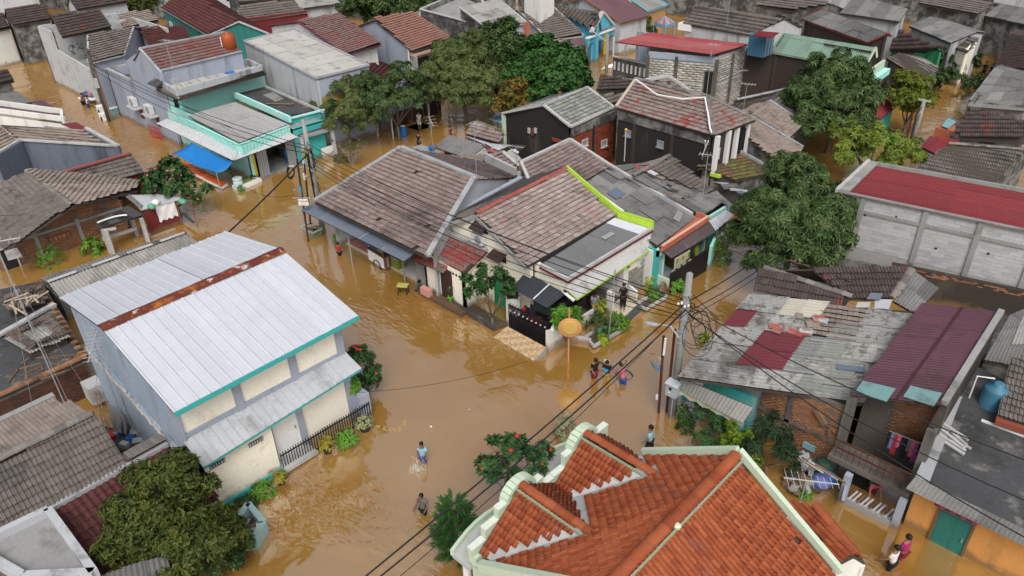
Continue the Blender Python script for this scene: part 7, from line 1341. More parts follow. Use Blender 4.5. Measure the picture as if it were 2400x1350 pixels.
tree('lane side bushes below the yellow green tree',[(2195,150,1.6,1.5),(2225,170,1.0,1.2),(2262,148,1.2,1.3),(2190,198,.8,1.1)],'small',f_mango,34,1.5,cat='bush',name='bush');tree('shrub on the lane bank opposite the yellow green tree',[(2285,205,1.2,1.0),(2310,196,1.2,1.0)],'small',f_mango,30,1.4,cat='bush',name='bush')
def conifer():
    b=at(1060,1290,0);tp=at(1062,1150,3.6);tp=Vector((b.x,b.y,3.9));b=at(1074,1300,0.0);t=thing('conifer','young feathery conifer standing beside the orange house canopy','tree',(b.x,b.y,-.5),'trees among the flooded houses');top=Vector((b.x,b.y,aty(1062,1188,b.y).z));P=[];D=[];m=MB().tube([(b.x,b.y,-.5),top],.08,8,.02);m.build('trunk',bark,t,True);lm=MB();z=.25;k=0
    while z<top.z-.05:
        r=.56*(1-(z/top.z)**1.8)+.1
        for j in range(7):
            a=k*2.4+j*.9+rnd.random()*.3;d=Vector((math.cos(a),math.sin(a),.25));c=Vector((b.x,b.y,z));lm.tube([c,c+d*r],.02,4,.008)
            for s in np.linspace(.25,1,7):P.append(c+d*r*s+Vector((0,0,-.12*s*s)));D.append(d)
        z+=.3;k+=1
    lm.build('limb',bark,t);V,F=rosette('needle');P=np.array([tuple(p)for p in P]);D=np.array([tuple(d)for d in D]);A=np.zeros((len(P),3,3));x=D/np.linalg.norm(D,axis=1,keepdims=True);zz=np.array([0,0,1.0])-x*x[:,2:3];zz/=np.linalg.norm(zz,axis=1,keepdims=True);y=np.cross(zz,x);sc_=nrg.uniform(.7,1.05,len(P))[:,None];A[:,:,0]=x*sc_;A[:,:,1]=y*sc_;A[:,:,2]=zz*sc_
    VV=np.einsum('nij,kj->nki',A,V)+P[:,None];npobj('crown',VV.reshape(-1,3),(F[None]+(np.arange(len(P))*len(V))[:,None,None]).reshape(-1,4),f_con,t)
conifer()
def plant(label,px,py,z,r,h,kind,mat,n=60,pot=None,cat='plant',scale=.6,group='potted and garden plants',name='plant'):
    b=at(px,py,z);t=thing(name,label,cat,b,group);d=nrg.normal(size=(n,3));d/=np.linalg.norm(d,axis=1,keepdims=True);d[:,2]=np.abs(d[:,2]);hh=.22 if pot else 0
    P=np.array(b)+np.array([0,0,hh])+d*(nrg.uniform(.35,1,n)**.5)[:,None]*np.array([r,r,h]);scatter_leaves('leaves',P.astype(np.float32),(d+np.array([0,0,.4])).astype(np.float32),kind,scale,mat,t,'stuff');m=MB()
    for k in range(5):e=P[rnd.randrange(n)];m.tube([b+UP*.02,(b+Vector(e))/2+UP*.05,e],.014,4,.006)
    m.build('stem',bark,t)
    if pot:MB().lathe(b-UP*.25,[(r*.5,0),(r*.62,.45),(r*.68,.46),(r*.66,.52),(r*.5,.5)],12).build('pot',pot,t)
    return t
potb=plain('pot_black',(.02,.02,.02));pott=plain('pot_terracotta',(.36,.13,.06))
for a in[('pale variegated potted shrub at the end of the iron fence',856,1005,.05,.38,.55,'small',foliage_mat('leaf_variegated',[(.2,.24,.1),(.35,.37,.2),(.15,.2,.06)]),50,potb),('bright fern in a pot along the iron fence',815,1037,.05,.42,.5,'palm',f_bright,14,potb),('yellow croton in a pot along the iron fence',768,1058,.05,.28,.6,'small',foliage_mat('leaf_croton',[(.2,.2,.02),(.32,.26,.03),(.12,.15,.02)]),45,potb),('yellow leaved pot plant at the cream wall corner',660,1130,.05,.28,.45,'small',foliage_mat('leaf_croton',[])if False else MATS['leaf_croton'],40,potb),('bright fern clump against the cream wall',622,1155,.0,.5,.55,'palm',f_bright,16,None),('dark round bush at the foot of the cream wall',578,1185,.0,.45,.5,'small',f_plum,60,None),('terracotta potted plant on the grey pier by the hall corner',832,918,1.4,.25,.55,'broad',f_bright,22,pott)]:plant(*a)
tree('red flowering shrub growing behind the hall corner',[(845,860,1.6,.85),(860,890,1.1,.8),(850,835,1.7,.6),(868,910,.6,.5)],'small',f_plum,60,.9,cat='shrub',name='shrub',trunk=.05,flowers=redf,nfl=14)
tree('leafy green shrub behind the white garden wall',[(1320,735,1.9,.55),(1345,745,1.7,.5),(1300,745,1.7,.45),(1325,755,1.5,.5)],'broad',f_bright,40,.62,cat='shrub',name='shrub',trunk=.04)
for a in[('lime green shrub in the bed before the porch',1410,745,.2,.4,1.3,'small',f_lime,60),('dark leafy shrub mass in the bed before the porch',1400,770,.2,.6,1.0,'small',f_plum,90),('star leaved frangipani seedling in the front bed',1410,790,.2,.3,.8,'plum',foliage_mat('leaf_pale_star',[(.05,.16,.07),(.08,.2,.1)]),6),('low lime plant at the outer kerb of the front bed',1415,800,.1,.35,.4,'small',f_lime,50),('round green bush at the right kerb of the front bed',1445,768,.1,.65,.9,'small',f_bright,110),('pale yellow bush beside the black entry ramp',1465,764,.1,.35,.5,'small',MATS['leaf_chartreuse'],50),('heart leaved lime plant in the bed by the stone wall',1527,672,.2,.35,1.0,'broad',f_lime,16),('green bush in the bed by the stone wall',1532,698,.1,.5,.7,'small',f_bright,70),('rust red spiky plant in the bed by the stone wall',1555,685,.1,.3,.7,'palm',foliage_mat('leaf_rust',[(.12,.05,.03),(.18,.08,.04),(.07,.07,.03)]),12),('arching variegated plant beside the turquoise yard wall',1585,680,.1,.55,.8,'broad',f_bright,34),('lime columnar shrub at the cream house door ledge',1066,705,.1,.35,1.5,'broad',f_bright,40),('tall green shrub beside the turquoise pier',1682,612,.0,.8,1.9,'small',f_bright,160),('feathery lime weed in the water behind the sheet roof',1650,800,.0,.3,.5,'small',f_lime,40),('spiky grass clump near the utility pole base',1612,985,.0,.4,.6,'palm',f_plum,14),('small sapling at the utility pole base',1598,965,.0,.25,.5,'small',f_bright,26),('weedy plant half drowned below the grass clump',1605,1005,.0,.4,.3,'small',f_mango,40),('pale shrub behind the orange house canopy',1325,1020,.0,.5,1.2,'small',MATS['leaf_variegated'],80),('leafy bush against the brick wall near the carport',218,592,.0,.8,1.2,'broad',f_bright,60),('bright bush against the brick wall near its end',122,618,.0,.9,1.3,'small',f_bright,120),('half drowned bushes beside the turquoise annex',800,378,.0,.8,.7,'small',f_mangoy,90),('bright hanging plants at the annex post',722,375,.6,.5,.9,'broad',f_lime,24),('bright fern on the shophouse floor edge',795,558,.15,.45,.35,'palm',f_bright,14),('leafy weed behind the shanty rubbish',1885,1160,.0,.3,.4,'small',f_bright,26),('floating weed by the drum stall',566,447,.0,.3,.4,'small',f_bright,30),('drooping leaves on the folding shutter wall',582,378,1.2,.3,.3,'broad',f_bright,14),('planter bush on the white lane house balcony',182,120,4.4,.9,.9,'small',f_mango,60),('second planter bush on the white lane house balcony',235,128,4.0,.8,.8,'small',f_mangoy,60)]:plant(*a)
def bare_shrub():
    b=at(828,385,0);t=thing('bare_shrub','nearly leafless twiggy shrub standing in the flooded lane','shrub',b);m=MB();P=[]
    for k in range(16):
        a=k*2.4;d=Vector((math.cos(a),math.sin(a),1.1+rnd.random())).normalized();L=rnd.uniform(1.2,2.2);p1=b+d*L*.5+Vector((0,0,.1));p2=b+d*L+Vector((rnd.gauss(0,.2),rnd.gauss(0,.2),0));m.tube([b-UP*.3,p1,p2],.03,5,.01)
        for j in range(3):q=p1+(p2-p1)*rnd.random();e=q+Vector((rnd.gauss(0,.4),rnd.gauss(0,.4),rnd.uniform(.2,.6)));m.tube([q,e],.012,4,.006);P.append(tuple(e))
    m.build('branch',M('bark_pale',[(.3,.26,.2),(.22,.19,.15)]),t);P=np.array(P,np.float32);scatter_leaves('leaves',P,np.tile(np.array([[0,0,1.0]],np.float32),(len(P),1)),'small',.9,f_mangoy,t,'stuff')
bare_shrub()
# ------------------------------------------------------------------ people: one skinned body each, clothes and hair as its children
skin_m=M('skin_brown',[(.23,.115,.065),(.28,.145,.085)],clump_scale=6,grain=.06,rough=.6,bump=0);hair_m=plain('hair_black',(.008,.007,.007),.5);eye_m=plain('eye',(.01,.008,.008),.3)
def skin_obj(name,verts,edges,rad,mat,parent,roots=(0,),sub=1):
    me=bpy.data.meshes.new(name);me.from_pydata([tuple(v)for v in verts],edges,[]);o=bpy.data.objects.new(name,me);C.objects.link(o);o.parent=parent;me.materials.append(mat)
    m=o.modifiers.new('skin','SKIN');m.use_smooth_shade=True;m.branch_smoothing=.4
    sv=me.skin_vertices[0].data
    for i,r in enumerate(rad):sv[i].radius=r if isinstance(r,tuple)else(r,r);sv[i].use_root=i in roots
    if sub:s=o.modifiers.new('sub','SUBSURF');s.levels=sub;s.render_levels=sub
    return o
def person(label,px,py,pz,Ht,face,shirt,shorts,pose='wade',lean=0.0,arms=((10,12,20),(10,12,20)),legs=(0,0),knees=(5,5),hold=None,group='people in the floodwater',fz=-.45,hairlong=False,head=0.0,collar=None,short_len=.5,bare=False,sleeves=True):
    """px,py,pz: sight line at height pz; face: heading in degrees (0 = +x, 90 = +y). arms: (forward, outward, elbow bend)"""
    p=at(px,py,pz);t=thing('person',label,'person',(p.x,p.y,fz),group);t.rotation_euler=(0,0,math.radians(face-90));H=Ht;R=lambda d:math.radians(d)
    V=[];E=[];Rr=[];idx={}
    def add(k,v,r,par=None):
        idx[k]=len(V);V.append(Vector(v));Rr.append(r)
        if par:E.append((idx[par],idx[k]))
        return V[-1]
    hipz=.505*H if pose!='sit' else .5
    ln=R(lean);up=Vector((0,math.sin(ln),math.cos(ln)));fw=Vector((0,math.cos(ln),-math.sin(ln)))
    pel=add('pel',(0,0,hipz),(.098*H*.9,.066*H));wa=add('wa',pel+up*.09*H,(.082*H,.06*H),'pel');ch=add('ch',pel+up*.21*H,(.10*H,.07*H),'wa');nb=add('nb',pel+up*.305*H,(.055*H,.045*H),'ch');nk=add('nk',pel+up*.345*H+fw*.008*H,(.033*H,.033*H),'nb')
    hd=R(lean*.6+head);hu=Vector((0,math.sin(hd),math.cos(hd)));hf=Vector((0,math.cos(hd),-math.sin(hd)))
    jw=add('jw',nk+hu*.045*H+hf*.012*H,(.042*H,.048*H),'nk');sk=add('sk',nk+hu*.10*H,(.050*H,.060*H),'jw');add('tp',nk+hu*.135*H-hf*.006*H,(.034*H,.042*H),'sk')
    add('no',jw+hu*.022*H+hf*.062*H,(.008*H,.008*H),'jw')
    hands=[]
    for si,(af,ao,eb)in((-1,arms[0]),(1,arms[1])):
        k='l' if si<0 else 'r';s=add('sh'+k,nb+Vector((si*.092*H,0,0))-up*.012*H,(.044*H,.044*H),'nb')
        def dirv(f):return(up*-1*math.cos(R(f))+fw*math.sin(R(f)))
        d1=(dirv(af)*math.cos(R(ao))+Vector((si,0,0))*math.sin(R(ao))).normalized();d2=(dirv(af+eb)*math.cos(R(ao*.3))+Vector((si,0,0))*math.sin(R(ao*.3))*(1 if eb<60 else-1)).normalized()
        el=add('el'+k,s+d1*.172*H,(.027*H,.027*H),'sh'+k);wr=add('wr'+k,el+d2*.145*H,(.018*H,.018*H),'el'+k);pa=add('pa'+k,wr+d2*.045*H,(.021*H,.012*H),'wr'+k);hands.append((si,wr,pa,d2,k))
    for si,st,kn in((-1,legs[0],knees[0]),(1,legs[1],knees[1])):
        k='l' if si<0 else 'r';hp=add('hp'+k,pel+Vector((si*.052*H,0,-.03*H)),(.06*H,.06*H),'pel');dv=lambda f:Vector((0,math.sin(R(f)),-math.cos(R(f))))
        kk=add('kn'+k,hp+dv(st)*.235*H,(.038*H,.038*H),'hp'+k);an=add('an'+k,kk+dv(st-kn)*.225*H,(.023*H,.023*H),'kn'+k);add('he'+k,an-UP*.028*H,(.024*H,.022*H),'an'+k);add('to'+k,an+Vector((si*.01,.11*H,-.032*H)),(.02*H,.014*H),'he'+k)
    low=min(v.z for v in V)-.012*H
    if pose!='sit':
        for v in V:v.z-=low
    roots={0}
    for si,wr,pa,d2,k in hands:
        pa=V[idx['pa'+k]];sd=d2.cross(Vector((0,.2,1)));sd=sd.normalized()if sd.length>.05 else Vector((1,0,0));nrm=sd.cross(d2)
        for j,(o,L)in enumerate(((-1.4,.030),(-.5,.038),(.45,.041),(1.3,.037),(2.1,.026))):
            if j==4:b=pa-d2*.018*H+sd*.012*H*-si;d=(d2+sd*-si*.9).normalized()
            else:b=pa+sd*o*.0085*H+d2*.004*H;d=d2
            i0=len(V);V+=[b,b+d*L*H*.6,b+d*L*H+nrm*.006*H];Rr+=[.0062*H,.0056*H,.0042*H];E+=[(i0,i0+1),(i0+1,i0+2)];roots.add(i0)
    skin_obj('body',V,E,Rr,skin_m,t,roots,1)
    g=lambda k:V[idx[k]]
    def cloth(name,keys,edges,grow,mat):
        vs=[];es=[];rs=[];m={}
        for k,v,r in keys:m[k]=len(vs);vs.append(v);r=r if isinstance(r,tuple)else(r,r);rs.append((r[0]+grow,r[1]+grow))
        skin_obj(name,vs,[(m[a],m[b])for a,b in edges],rs,mat,t,(0,),1)
    if shirt is not None:
        ks=[('p',g('pel')+up*.01,Rr[idx['pel']]),('w',g('wa'),(Rr[idx['wa']][0]*1.1,Rr[idx['wa']][1]*1.1)),('c',g('ch'),Rr[idx['ch']]),('n',g('nb')+up*.004*H,(.06*H,.045*H))];ed=[('p','w'),('w','c'),('c','n')]
        if sleeves:
            for k in 'lr':ks+=[('s'+k,g('sh'+k),.043*H),('e'+k,g('sh'+k)+(g('el'+k)-g('sh'+k))*.72,.034*H)];ed+=[('n','s'+k),('s'+k,'e'+k)]
        cloth('shirt',ks,ed,.010*H,shirt)
    if shorts is not None:
        ks=[('p',g('pel')+up*.02*H,Rr[idx['pel']])];ed=[]
        for k in 'lr':ks+=[('h'+k,g('hp'+k),.062*H),('k'+k,g('hp'+k)+(g('kn'+k)-g('hp'+k))*min(1,short_len*2),.048*H)];ed+=[('p','h'+k),('h'+k,'k'+k)]
            
        if short_len>.5:
            for k in 'lr':ks+=[('a'+k,g('kn'+k)+(g('an'+k)-g('kn'+k))*(short_len-.5)*2,.034*H)];ed+=[('k'+k,'a'+k)]
        cloth('trousers' if short_len>.5 else 'shorts',ks,ed,.008*H,shorts)
    hm=MB();n=9;c=g('sk')-hf*.008*H+hu*.012*H;side=Vector((1,0,0));prof=[(math.sin(math.pi*.62*i/6),math.cos(math.pi*.62*i/6))for i in range(7)];vs=[]
    for r_,z_ in prof:
        for j in range(12):
            a=2*math.pi*j/12;f_=math.sin(a);drop=(-.25 if f_<-.2 else .28*max(0,f_))*max(0,.5-z_);vs.append(c+side*math.cos(a)*r_*.062*H+hf*f_*r_*.072*H+hu*(z_+drop)*.072*H)
    hm.add(vs,[(i*12+j,i*12+(j+1)%12,(i+1)*12+(j+1)%12,(i+1)*12+j)for i in range(6)for j in range(12)])
    o=hm.build('hair',hair_m,None,True);o.parent=t
    for si in(-1,1):
        o=MB().ball(g('jw')+hu*.042*H+hf*.053*H+side*si*.02*H,.007*H,5).build('eye',eye_m,None);o.parent=t
        o=MB().ball(g('jw')+hu*.03*H+side*si*.052*H,(.008*H,.014*H,.02*H),5).build('ear',skin_m,None);o.parent=t
    o=MB().box(g('jw')-hu*.004*H+hf*.05*H,(.03*H,.008*H,.006*H)).build('mouth',plain('lip',(.25,.08,.06)),None);o.parent=t
    return t,g
def cl(n,c):return plain('cloth_'+n,c,.9)
navy,blk,redc,wht,skyc,pink,gold,kh=cl('navy',(.012,.014,.025)),cl('black',(.01,.01,.012)),cl('red',(.35,.025,.035)),cl('white',(.62,.62,.6)),cl('sky',(.22,.48,.58)),cl('pink',(.52,.12,.17)),cl('gold',(.42,.26,.06)),cl('khaki',(.3,.22,.11))
dblue,grc,maro,orc=cl('blue',(.03,.07,.25)),cl('grey',(.12,.12,.13)),cl('maroon',(.16,.015,.025)),cl('orange',(.45,.2,.03))
# three boys at the stranded motorcycle
person('tall boy in plain black t-shirt and dark red shorts watching the stranded bicycle',1393,886,0,1.58,-20,blk,maro,arms=((-18,14,25),(12,10,55)),head=25)
t_,g_=person('boy in black t-shirt with bright blue print and tan trousers steadying the handlebar',1422,888,0,1.5,-75,blk,gold,arms=((30,22,40),(45,20,30)),head=18,short_len=.8);MB().box((0,0,0),(.22,.02,.2)).build('shirt_print',plain('print_blue',(.03,.3,.62)),None)
o=bpy.data.objects['shirt_print'];o.parent=t_;o.location=(0,.155,1.5*.69)
person('boy in pink t-shirt bending over the bicycle wheel',1460,900,0,1.45,150,pink,dblue,lean=32,arms=((55,10,25),(50,10,30)),head=15,legs=(8,-8))
person('boy in light blue and white t-shirt striding through the open water with a stick',992,1080,0,1.45,-40,skyc,dblue,arms=((25,10,60),(-20,14,30)),legs=(28,-22),knees=(30,15))
t_,g_=person('boy in dark grey t-shirt wading with a long pole beside him',993,1203,0,1.45,-60,grc,blk,arms=((20,24,60),(5,18,25)),legs=(10,-10),head=10)
person('youth in pale turquoise t-shirt wading past the orange house with hands low',1522,1048,0,1.6,200,skyc,blk,arms=((10,16,30),(-10,16,30)),legs=(20,-18),knees=(15,30))
person('child in red t-shirt wading toward the shophouse',796,598,0,1.3,120,redc,blk,arms=((10,25,20),(15,28,25)),legs=(8,-8))
person('barefoot woman in black t-shirt and leggings standing on the porch with a child',1459,727,.35,1.58,-60,blk,blk,arms=((35,12,85),(40,15,80)),fz=.36,group='people on the porch',short_len=.85,hairlong=True)
person('small child in white carried in the arms of the woman on the porch',1463,727,.35,.8,150,wht,kh,arms=((30,15,40),(30,15,40)),legs=(30,40),knees=(40,40),fz=.95,group='people on the porch')
person('man in grey shirt sitting on a chair in the shaded porch',1392,728,.35,1.6,-40,cl('palegrey',(.3,.33,.36)),kh,pose='sit',lean=10,arms=((40,12,50),(40,12,70)),legs=(82,82),knees=(80,80),fz=.33,group='people on the porch',head=15)
ch=thing('porch_chair','dark plastic chair under the seated man on the porch','chair',at(1392,728,.35));c=at(1392,728,.35);MB().box(c+UP*.4,(.46,.46,.05)).build('seat',black,ch);MB().box(c+Vector((-.2,-.16,.7)),(.1,.44,.55)).build('backrest',black,ch)
for a in((-.2,-.2),(.2,-.2),(-.2,.2),(.2,.2)):MB().beam(c+Vector((*a,0)),c+Vector((*a,.4)),.04,.04).build('leg',black,ch)
person('man in white shirt standing on a ledge before the dark shopfronts',984,302,.1,1.65,-60,wht,wht,arms=((5,10,20),(5,10,20)),fz=.0,group='people down the lane');person('dark clothed boy wading in front of the dark shopfronts',982,340,0,1.5,-80,navy,blk,arms=((5,14,30),(5,14,30)),group='people down the lane');person('child in red t-shirt wading behind the sheet roofed shack',1056,322,0,1.4,20,maro,blk,arms=((20,20,40),(10,20,20)),group='people down the lane')
person('man in brown shirt pushing the white handcart by the lane house',196,247,0,1.65,40,cl('brown',(.1,.07,.06)),blk,lean=15,arms=((40,15,30),(40,15,30)),group='people down the lane');person('person in white t-shirt and blue shorts following the handcart',208,252,0,1.6,50,wht,dblue,lean=10,arms=((30,15,30),(20,15,30)),legs=(12,-12),group='people down the lane');person('person in orange top and dark red trousers behind the leaning lane pole',260,250,0,1.6,-70,orc,maro,arms=((5,12,20),(5,12,20)),short_len=.9,group='people down the lane');person('person in blue shirt standing at the grey house corner',267,242,0,1.65,-60,cl('blueshirt',(.1,.17,.3)),blk,arms=((8,12,20),(8,12,30)),group='people down the lane')
person('woman in pink dress bending at the dark shanty doorway',2040,1160,-.1,1.55,-60,pink,maro,lean=40,arms=((60,10,20),(60,10,30)),legs=(6,-6),group='people by the shanty');person('person in magenta top wading near the yard gate',2112,1310,0,1.6,160,cl('magenta',(.3,.02,.12)),maro,arms=((10,14,30),(10,14,30)),group='people by the shanty');person('person in white and dark clothes wading in front of the magenta top',2085,1335,0,1.6,170,wht,blk,arms=((20,14,30),(10,14,30)),group='people by the shanty')
for i,(px,py)in enumerate(((2305,172),(2322,178),(2330,168))):person(['person in dark clothes wading first along the far lane','person in black wading second along the far lane, slightly nearer','person wading furthest along the far lane'][i],px,py,0,1.6,-80,blk,navy,group='people in the far lane')
def stick(label,a,b,r=.015,m=None):
    o=thing('stick',label,'stick',a);MB().tube([a,b],r,6).build('shaft',m or wood,o)
sp=thing('splash','white splash behind the striding boy in light blue','splash',at(982,1090,0));m=MB()
for k in range(150):
    c=at(rnd.gauss(978,9),rnd.gauss(1096,9),abs(rnd.gauss(.02,.05)));a=rnd.random()*3;L=rnd.uniform(.015,.06);m.add([c+Vector((math.cos(a),math.sin(a),.2))*L*2,c+Vector((-math.sin(a),math.cos(a),0))*L*.5,c-Vector((math.cos(a),math.sin(a),.1))*L*2,c+Vector((0,0,.5))*L],[(0,1,2),(0,2,3),(0,3,1),(1,3,2)])
m.build('spray',plain('foam',(.7,.68,.62),.3),sp,kind='stuff')
stick('short pink pole in the hand of the striding boy',at(996,1085,.05),at(985,1068,.9),.02,plain('pole_pink',(.5,.3,.28)));stick('long thin pole held upright by the boy in grey',at(966,1202,-.2),at(985,1165,1.3),.028)
# motorcycle / bicycle being pushed
def two_wheeler(label,a,b,name='bicycle',motor=False,z=.0,seatc=None,bodym=None):
    t=thing(name,label,'motorcycle' if motor else 'bicycle',(a+b)/2);d=(b-a).normalized();s=Vector((-d.y,d.x,0));L=(b-a).length;r=.3
    for p,nm in((a,'wheel'),(b,'wheel')):
        c=p+UP*(r+z);ring=[c+(d*math.cos(2*math.pi*k/18)+UP*math.sin(2*math.pi*k/18))*r for k in range(19)];w_=MB().tube(ring,.05 if motor else .03,6).build(nm,black,t)
        m=MB()
        for k in range(8):an=math.pi*k/4;m.beam(c,c+(d*math.cos(an)+UP*math.sin(an))*(r-.02),.012,.012)
        m.build('spokes',steel,w_);MB().lathe(c-s*.05,[(.05,0),(.05,.1)],8,s).build('hub',steel,w_)
    h0,h1=a+UP*(r+z),b+UP*(r+z);st=h1-d*.12+UP*.62;se=h0+d*.35+UP*.45;m=MB()
    for u,v in((h1,st),(st-UP*.1,se-UP*.05),(h0,se),(h0+d*.5-UP*.02,se),(h0+d*.5-UP*.02,st-UP*.2),(h0,h0+d*.5-UP*.02)):m.tube([u,v],.022,6)
    m.build('frame',bodym or steel,t);MB().tube([st+s*.32+d*-.12,st+s*.2+UP*.05,st-s*.2+UP*.05,st-s*.32-d*.12],.018,6).build('handlebar',black,t);MB().box(se+UP*.04,(.26 if not motor else .6,.16,.07),Matrix((d,s,UP)).transposed()).build('saddle',seatc or black,t)
    if motor:
        R_=Matrix((d,s,UP)).transposed();MB().box(h0+d*.5+UP*.15,(.5,.24,.35),R_).build('engine',steel,t);MB().box(h1-d*.2+UP*.35,(.16,.34,.6),R_).build('leg_shield',bodym or black,t);MB().box(h0+UP*.28-d*.05,(.5,.2,.18),R_).build('tail',bodym or black,t);MB().ball(st+d*.1+UP*.0,.1,6).build('headlight',white,t)
        for k in(-1,1):MB().tube([st+s*.25*k,st+s*.33*k+UP*.2],.012,5).build('mirror_stem',black,t);MB().ball(st+s*.33*k+UP*.23,(.06,.05,.05),5).build('mirror',steel,t)
    return t
two_wheeler('black bicycle with pale seat stranded between the three boys',at(1405,872,-.35),at(1468,892,-.35),seatc=M('seat_pale',[(.5,.46,.38)],grain=.05));two_wheeler('dark motorcycle parked inside the shop garage',at(610,400,.2),at(618,372,.2),'motorcycle',True);two_wheeler('dusty motorcycle half sunk by the cream house wall',at(982,690,-.35),at(1000,672,-.35),'motorcycle',True,bodym=plain('moto_grey',(.1,.1,.1)));two_wheeler('motorcycle parked behind the dark shopfront post',at(935,322,-.2),at(925,305,-.2),'motorcycle',True)
def car(label,c,d,body,L=3.9,Wd=1.65,z=-.3):
    t=thing('parked_car',label,'car',c,'parked cars');d=d.normalized();s=Vector((-d.y,d.x,0));P=lambda x,y,zz:Vector((c.x,c.y,z))+d*x+s*y+UP*zz;prof=[(-L/2,.35),(-L/2,.8),(-L/2+.15,.95),(-L/2+.5,1.4),(-.1,1.48),(.45,1.42),(L/2-1.15,.98),(L/2-.2,.85),(L/2,.65),(L/2,.35)]
    m=MB();n=len(prof);vs=[P(x,y*(1 if zz<1.1 else .84),zz)for y in(-Wd/2,Wd/2)for x,zz in prof];m.add(vs,[tuple(range(n)),tuple(range(2*n-1,n-1,-1))]+[(i,(i+1)%n,(i+1)%n+n,i+n)for i in range(n)]);o=m.build('body',body,t);bv=o.modifiers.new('bevel','BEVEL');bv.width=.05;bv.segments=2
    u0,u1=P(.48,0,1.42),P(L/2-1.15,0,1.0);e=Vector((.02,0,.03));MB().prism([P(L/2-1.2,-.66,1.01),P(L/2-1.2,.66,1.01),P(.5,.58,1.42),P(.5,-.58,1.42)],UP*.02+d*.015).build('windscreen',plain('windscreen',(.05,.075,.075),.12),t)
    for k in(-1,1):MB().prism([P(-1.2,k*.73,1.38),P(.4,k*.73,1.38),P(.75,k*.79,1.02),P(-1.5,k*.79,1.02)],s*k*.03).build('side_window',glass,t);MB().ball(P(L/2-.03,k*.6,.72),(.1,.1,.09),6).build('headlight',plain('lamp_glass',(.6,.6,.6),.15),t);MB().box(P(.75,k*.9,1.05),(.12,.16,.12)).build('wing_mirror',body,t)
    for x in(-L/2+.7,L/2-.7):
        for k in(-1,1):w_=MB().lathe(P(x,k*(Wd/2-.16),.3),[(.2,0),(.3,.02),(.3,.16),(.2,.18)],16,s*k).build('wheel',black,t);MB().lathe(P(x,k*(Wd/2-.16),.3),[(.18,.17),(.16,.19)],12,s*k).build('rim',steel,w_)
    MB().box(P(L/2+.02,0,.45),(.05,.5,.12),Matrix((d,s,UP)).transposed()).build('number_plate',white,t);MB().box(P(L/2,0,.55),(.06,.9,.12),Matrix((d,s,UP)).transposed()).build('grille',black,t);return t
car('black car with pale windscreen parked behind the iron gate',at(1258,745,.4)+Vector((0,.9,0)),Vector((.12,-1,0)),black);car('silver car nose inside the turquoise carport',at(1582,665,.6)+Vector((-2.7,.4,0)),Vector((1,-.05,0)),plain('paint_silver',(.3,.34,.36),.25,.4),z=-.2)
# food cart at the shophouse
def food_cart():
    a,b=at(868,612,0),at(906,636,0);c=(a+b)/2;d=(b-a).normalized();s=Vector((-d.y,d.x,0));s=s if s.y>0 else-s;L=1.7;R_=Matrix((d,s,UP)).transposed();t=thing('food_cart','white street food cart with glass case and bright blue roof board','food cart',c);c=c+s*.3
    MB().box(c+UP*.55,(L,.8,.75),R_).build('body',white,t);MB().box(c+UP*.95,(L+.1,.86,.06),R_).build('counter',wood,t)
    for x in(-L/2,L/2):
        for y in(-.38,.38):MB().beam(c+d*x+s*y+UP*.9,c+d*x+s*y+UP*1.78,.05,.05).build('post',wood,t)
    MB().box(c+d*L/2+UP*.55+d*.01,(.04,.8,.7),R_).build('end_panel',wood,t)
    for k in range(5):MB().box(c+d*(L/2+.03)+s*(-.3+k*.15)+UP*.55,(.03,.09,.66),R_).build('end_slat',woodl if k%2 else wood,t)
    MB().box(c+UP*1.35+s*.3,(L-.1,.04,.7),R_).build('case_back',plain('cart_amber',(.4,.2,.06)),t);MB().box(c+UP*1.42-s*.36,(L-.1,.02,.5),R_).build('case_glass',plain('case_glass',(.25,.14,.07),.15),t)
    MB().prism([c+d*x-s*y+UP*z for x,y,z in((-L/2-.2,.85,1.66),(L/2+.05,.85,1.66),(L/2+.05,.2,1.86),(-L/2-.2,.2,1.86))],(0,0,.05)).build('roof_board',bluep,t);MB().box(c+UP*1.8,(L+.1,.85,.05),R_).build('roof',wood,t)
    ring=[c+d*.1-s*.43+(d*math.cos(2*math.pi*k/18)+UP*math.sin(2*math.pi*k/18))*.38+UP*.12 for k in range(19)];w_=MB().tube(ring,.03,6).build('wheel',black,t);m=MB()
    for k in range(8):an=math.pi*k/4;m.beam(ring[0]-d*.38,ring[0]-d*.38+(d*math.cos(an)+UP*math.sin(an))*.36,.015,.015)
    m.build('spokes',steel,w_)
    for k in range(4):MB().lathe(c+d*(-.5+k*.3)+UP*.98,[(.08,0),(.1,.2),(.07,.25)],8).build('jar',rnd.choice([white,redp,plain('jar_amber',(.3,.14,.03))]),t)
    MB().ball(c-d*(L/2+.15)+UP*.9,(.2,.2,.25),6).build('plastic_bag',white,t)
food_cart()
